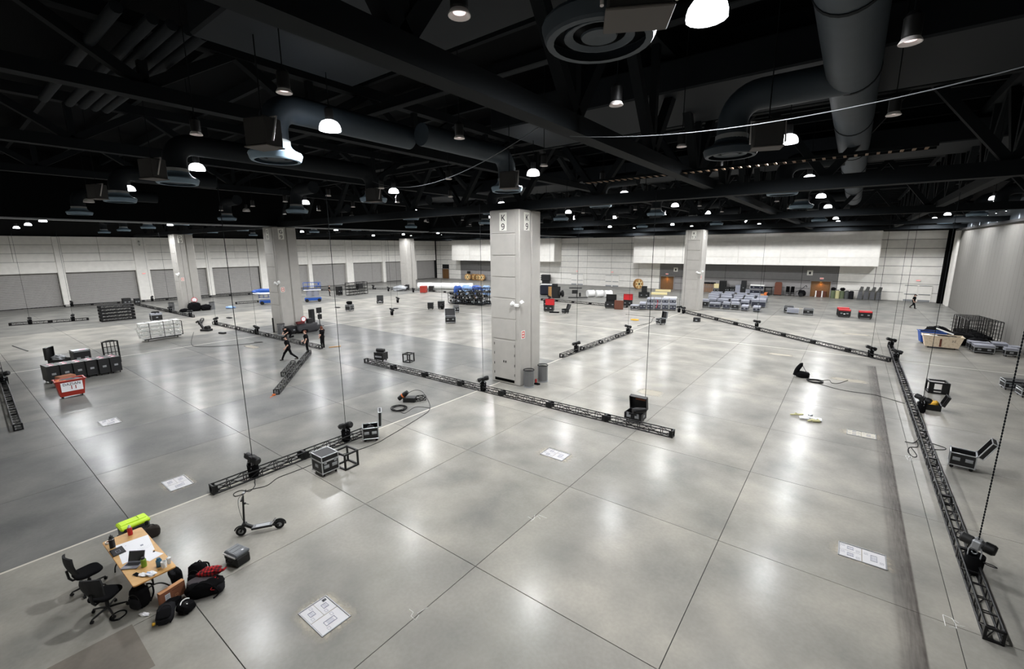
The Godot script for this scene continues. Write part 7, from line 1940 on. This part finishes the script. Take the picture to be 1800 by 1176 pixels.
	case_list([
		[-18.1, -82.1, 0.05, 0.9, 0.6, 0.8, "silver-edged case with tan board on it at the end wall"],
		[-17.15, -82.2, 0.0, 1.0, 1.9, 0.8, "tall black slatted cabinet at the end wall", 0.0, {"trim": M.black, "handles": 0}],
		[-16.4, -82.2, 0.0, 0.7, 0.9, 0.7, "low black case right of the slatted cabinet at the end wall", 0.0, {"trim": M.black}],
		[-15.6, -82.2, 0.0, 0.7, 0.95, 0.7, "second low black case past the slatted cabinet at the end wall", 0.0, {"trim": M.black}],
		[-14.75, -82.2, 0.0, 0.75, 1.3, 0.7, "white-edged upright case among the end wall gear", 0.0, {"pan": M.casegrey, "lidmat": M.casegrey}],
		[-13.95, -82.3, 0.0, 0.7, 2.0, 0.7, "tall black drawer case with silver handles at the end wall", 0.0, {"trim": M.black, "handles": 1}],
		[-13.2, -82.1, 0.0, 0.65, 0.8, 0.7, "white-fronted small case beside the tall drawer case", 0.0, {"pan": M.casegrey, "lidmat": M.laminate}],
		[-11.9, -82.1, 0.0, 2.0, 0.75, 0.8, "wide blue-black case, lower of the two by the end wall", 0.0, {"pan": M.navy}],
		[-11.9, -82.1, 0.0, 2.0, 0.7, 0.8, "wide white-edged case, upper of the two by the end wall", 0.885, {"pan": M.navy, "lidmat": M.white, "trim": M.white}]], {})
	flat_thing("tan_board", "tan square board standing on the case by the end wall", "board", Vector3(-18.1, 0.74, -82.1), 0.0, Vector3(0.8, 0.75, 0.5), M.plypale)
	for s in 7: part("slat", MB.new().box(Vector3(-0.42 + 0.14 * s, 1.05, 0.42), Vector3(0.08, 1.7, 0.03), 0.006), M.rubber, find_label("tall black slatted cabinet at the end wall"))
	var tb := thing("folding_table", "dark folding table at the end wall past the wide cases", "table", Vector3(-10.3, 0, -82.1))
	part("tabletop", MB.new().box(Vector3(0, 1.2, 0), Vector3(1.1, 0.12, 0.7), 0.02), M.cloth, tb)
	for x in [-0.45, 0.45]: part("leg", MB.new().box(Vector3(x, 0.58, 0), Vector3(0.05, 1.16, 0.5), 0.01), M.truss, tb)
	flat_thing("pallet", "pale orange lumber pallet lying before the wide cases", "pallet", Vector3(-11.4, 0, -80.8), 0.1, Vector3(1.5, 0.2, 0.8), M.cardpale, 0.01)
	var tr := thing("trolley", "small orange trolley at the end of the lumber pallet", "trolley", Vector3(-10.4, 0, -80.9))
	part("deck", MB.new().box(Vector3(0, 0.25, 0), Vector3(0.5, 0.5, 0.5), 0.05), M.orange, tr)
	part("wheel", MB.new().lathe([Vector2(0, -0.05), Vector2(0.25, -0.05), Vector2(0.25, 0.05), Vector2(0, 0.05)], 14, Transform3D(Basis(Vector3.RIGHT, PI / 2), Vector3(0.35, 0.26, 0.2))), M.rubber, tr)
	var bp := thing("leaning_board", "tall brown rounded panel leaning on the end wall", "panel", Vector3(-8.95, 0, -82.2))
	var bo := PackedVector2Array([Vector2(-0.5, 0), Vector2(0.5, 0), Vector2(0.5, 1.9), Vector2(0.38, 2.12), Vector2(-0.38, 2.12), Vector2(-0.5, 1.9)])
	part("board", MB.new().prism(bo, 0.25), M.brown, bp)
	part("edge", MB.new().box(Vector3(0, 0.06, 0), Vector3(1.1, 0.12, 0.5), 0.02), M.rubber, bp)
	for i in 2:
		var o := thing("stacked_chair", "black upholstered chair stack by the end wall, %s" % ["beside the brown panel", "beside the wheelbarrow"][i], "chair", Vector3(-7.6 + 0.65 * i, 0, -82.1), 0.1)
		for k in 3:
			part("seat", MB.new().box(Vector3(0, 0.45 + 0.2 * k, 0.05), Vector3(0.5, 0.1, 0.5), 0.04), M.cloth, o)
			part("backrest", MB.new().box(Vector3(0, 0.85 + 0.2 * k, -0.22), Vector3(0.48, 0.5, 0.08), 0.03), M.cloth, o)
		for x in [-0.22, 0.22]: part("leg", MB.new().box(Vector3(x, 0.22, 0.2), Vector3(0.03, 0.44, 0.03)).box(Vector3(x, 0.22, -0.2), Vector3(0.03, 0.44, 0.03)), M.truss, o)
	var wb := thing("hand_truck", "black hand truck with long bent handle by the end wall", "hand truck", Vector3(-5.85, 0, -82.0))
	part("handle", MB.new().path(spline([Vector3(-0.6, 0.7, 0), Vector3(0.1, 1.2, 0), Vector3(0.6, 1.75, 0), Vector3(0.75, 1.5, 0)], 6), 0.04, 6).path(spline([Vector3(-0.6, 0.7, 0.4), Vector3(0.1, 1.2, 0.4), Vector3(0.6, 1.75, 0.4), Vector3(0.75, 1.5, 0.4)], 6), 0.04, 6), M.truss, wb)
	part("barrow", MB.new().blob(Vector3(0.2, 0.55, 0.2), Vector3(0.5, 0.45, 0.35), 4, 0.3, 0.7), M.cloth, wb)
	part("frame", MB.new().bar(Vector3(-0.7, 0.1, 0.2), Vector3(0.3, 0.9, 0.2), 0.05, 0.05), M.zinc, wb)
	part("wheel", MB.new().lathe([Vector2(0, -0.06), Vector2(0.3, -0.06), Vector2(0.3, 0.06), Vector2(0, 0.06)], 16, Transform3D(Basis(Vector3.RIGHT, PI / 2), Vector3(0.1, 0.3, 0.5))), M.rubber, wb)
	for i in 5:
		var o := thing("carpet_roll", "mottled green rolled matting standing by the lobby doorway, %s from the door" % NTH[i], "roll", Vector3(-1.75 + 0.55 * i, 0, -82.0), 0.0)
		part("roll", MB.new().lathe([Vector2(0, 0), Vector2(0.27, 0), Vector2(0.29, 0.7), Vector2(0.27, 1.15), Vector2(0, 1.18)], 14), [M.greenroll, M.khaki, M.greenroll, M.toolgrey, M.cloth2][i], o)
		part("end_swirl", MB.new().path(coil_pts(Vector3(0, 1.17, 0), 0.15, 2, 0.01, i), 0.02, 5), M.cloth2, o)
		if i in [0, 2]: part("black_cap", MB.new().blob(Vector3(0, 1.4, 0), Vector3(0.3, 0.22, 0.25), i, 0.3), M.cloth, o)
	for i in 4:
		var o := thing("stacking_chairs", "grey stacking chair column by the end wall, %s from the matting" % NTH[i], "chair", Vector3(1.45 + 0.7 * i, 0, -82.1), 0.0)
		part("chair_shells", MB.new().prism(PackedVector2Array([Vector2(-0.32, 0), Vector2(0.32, 0), Vector2(0.26, 1.2), Vector2(0.34, 1.85), Vector2(0.0, 1.9), Vector2(-0.2, 1.2)]), 0.5), mat(Color(0.30, 0.30, 0.29), 0.7), o)
		var sm := MB.new()
		for k in 8: sm.box(Vector3(0, 0.2 + 0.13 * k, 0.26), Vector3(0.5, 0.02, 0.03))
		part("seat_edges", sm, M.casegrey, o)
	# signs on the end wall and the bays
	for q in [[-25.5, 3.68, "2", "square white door number sign above the plywood sheets"], [-5.0, 3.65, "1", "square white door number sign over the lobby doorway beside the hand truck"]]:
		var o := thing("number_sign", q[3], "sign", Vector3(q[0], q[1], ZB + 0.02))
		part("plate", MB.new().box(Vector3.ZERO, Vector3(0.75, 0.75, 0.04), 0.01), M.plate, o)
		part("dark_mark", MB.new().prism(PackedVector2Array([Vector2(-0.12, -0.2), Vector2(0.12, -0.2), Vector2(0.16, 0.05), Vector2(0, 0.22), Vector2(-0.16, 0.05)]), 0.01, Transform3D(Basis.IDENTITY, Vector3(0, 0, 0.024))), M.ink, o)
	for q in [[-27.0, 2.85, ZB + 0.1, 0.0, "glowing red exit sign above the doorway by the plywood sheets"], [-3.4, 2.85, ZB + 0.1, 0.0, "glowing red exit sign above the lobby doorway near the partition"], [7.6, 2.95, ZB + 0.1, 0.0, "red exit sign above the white double doors near the partition"], [-45.8, 2.9, ZB + 0.1, 0.0, "faint red exit sign over the white doors nearest the first bulkhead"], [-37.9, 2.9, ZB + 0.1, 0.0, "faint red exit sign over the middle white doors"], [XW + 0.2, 4.2, -20.6, PI / 2, "red exit sign on the wide pilaster behind the bag-piled column"]]:
		var o := thing("exit_sign", q[4], "sign", Vector3(q[0], q[1], q[2]), q[3])
		part("housing", MB.new().box(Vector3.ZERO, Vector3(0.5, 0.26, 0.08), 0.01), M.plate, o)
		lettering("EXIT", 0.2, M.exit, o, Vector3(0, 0, 0.045), 0, "glowing_letters")
	var bs := thing("bay_number_sign", "small white bay sign lettered B 9 high on the bay wall", "sign", Vector3(XW + 0.2, 8.9, -20.6), PI / 2)
	part("plate", MB.new().box(Vector3.ZERO, Vector3(0.5, 0.95, 0.03), 0.005), M.plate, bs)
	lettering("B", 0.44, M.ink, bs, Vector3(0, 0.22, 0.018), 0)
	lettering("9", 0.44, M.ink, bs, Vector3(0, -0.24, 0.018), 0)
	for x in [-3.9, -3.1]:
		var o := thing("bollard", "white barrier post before the lobby doorway, %s" % ("nearer the hand truck" if x < -3.5 else "nearer the rolled matting"), "post", Vector3(x, 0, -82.3))
		part("post", MB.new().tube(Vector3(0, 0, 0), Vector3(0, 1.0, 0), 0.09, 10), M.white, o)
		part("foot", MB.new().lathe([Vector2(0, 0), Vector2(0.2, 0), Vector2(0.2, 0.05), Vector2(0, 0.07)], 14), M.zinc, o)
	var be := thing("bench", "dark brown bench inside the lobby doorway behind the white posts", "bench", Vector3(-3.2, 0, -82.75))
	part("seat", MB.new().box(Vector3(0, 0.9, 0), Vector3(1.3, 0.12, 0.3), 0.02), M.brown, be)
	part("front", MB.new().box(Vector3(0, 0.42, 0.05), Vector3(1.2, 0.84, 0.1), 0.02), M.brown, be)
	# wood doorway lamps
	for x in [-3.45, -26.95]:
		var o := thing("doorway_lamp", "warm ceiling lamp of the lobby doorway %s" % ("near the partition" if x > -10 else "by the plywood sheets"), "lamp", Vector3(x, 2.3, ZB + 0.1))
		part("housing", MB.new().box(Vector3(0, 0.03, 0), Vector3(0.3, 0.05, 0.1), 0.01), M.brown, o)
		part("glowing_lens", MB.new().box(Vector3(0, 0.0, 0), Vector3(0.26, 0.02, 0.08)), M.warmglow, o)
		var l := SpotLight3D.new()
		l.name = "light"
		l.rotation.x = -PI / 2
		l.position = Vector3(0, -0.03, 0.12)
		l.spot_angle = 70.0
		l.spot_range = 12.0
		l.spot_attenuation = 2.0
		l.light_color = Color(1.0, 0.72, 0.35)
		l.light_energy = 1.6
		l.light_size = 0.1
		l.shadow_enabled = true
		o.add_child(l)

func find_label(s: String) -> Node3D:
	for k in get_children():
		if k.has_meta("label") and k.get_meta("label") == s: return k
	return null

func _ready() -> void:
	rng.seed = 7
	setup()
	make_materials()
	floor_and_walls()
	ceiling_and_lights()
	floor_boxes()
	trusses_and_hoists()
	table_and_things()
	gear_near()
	gear_far()
	people()
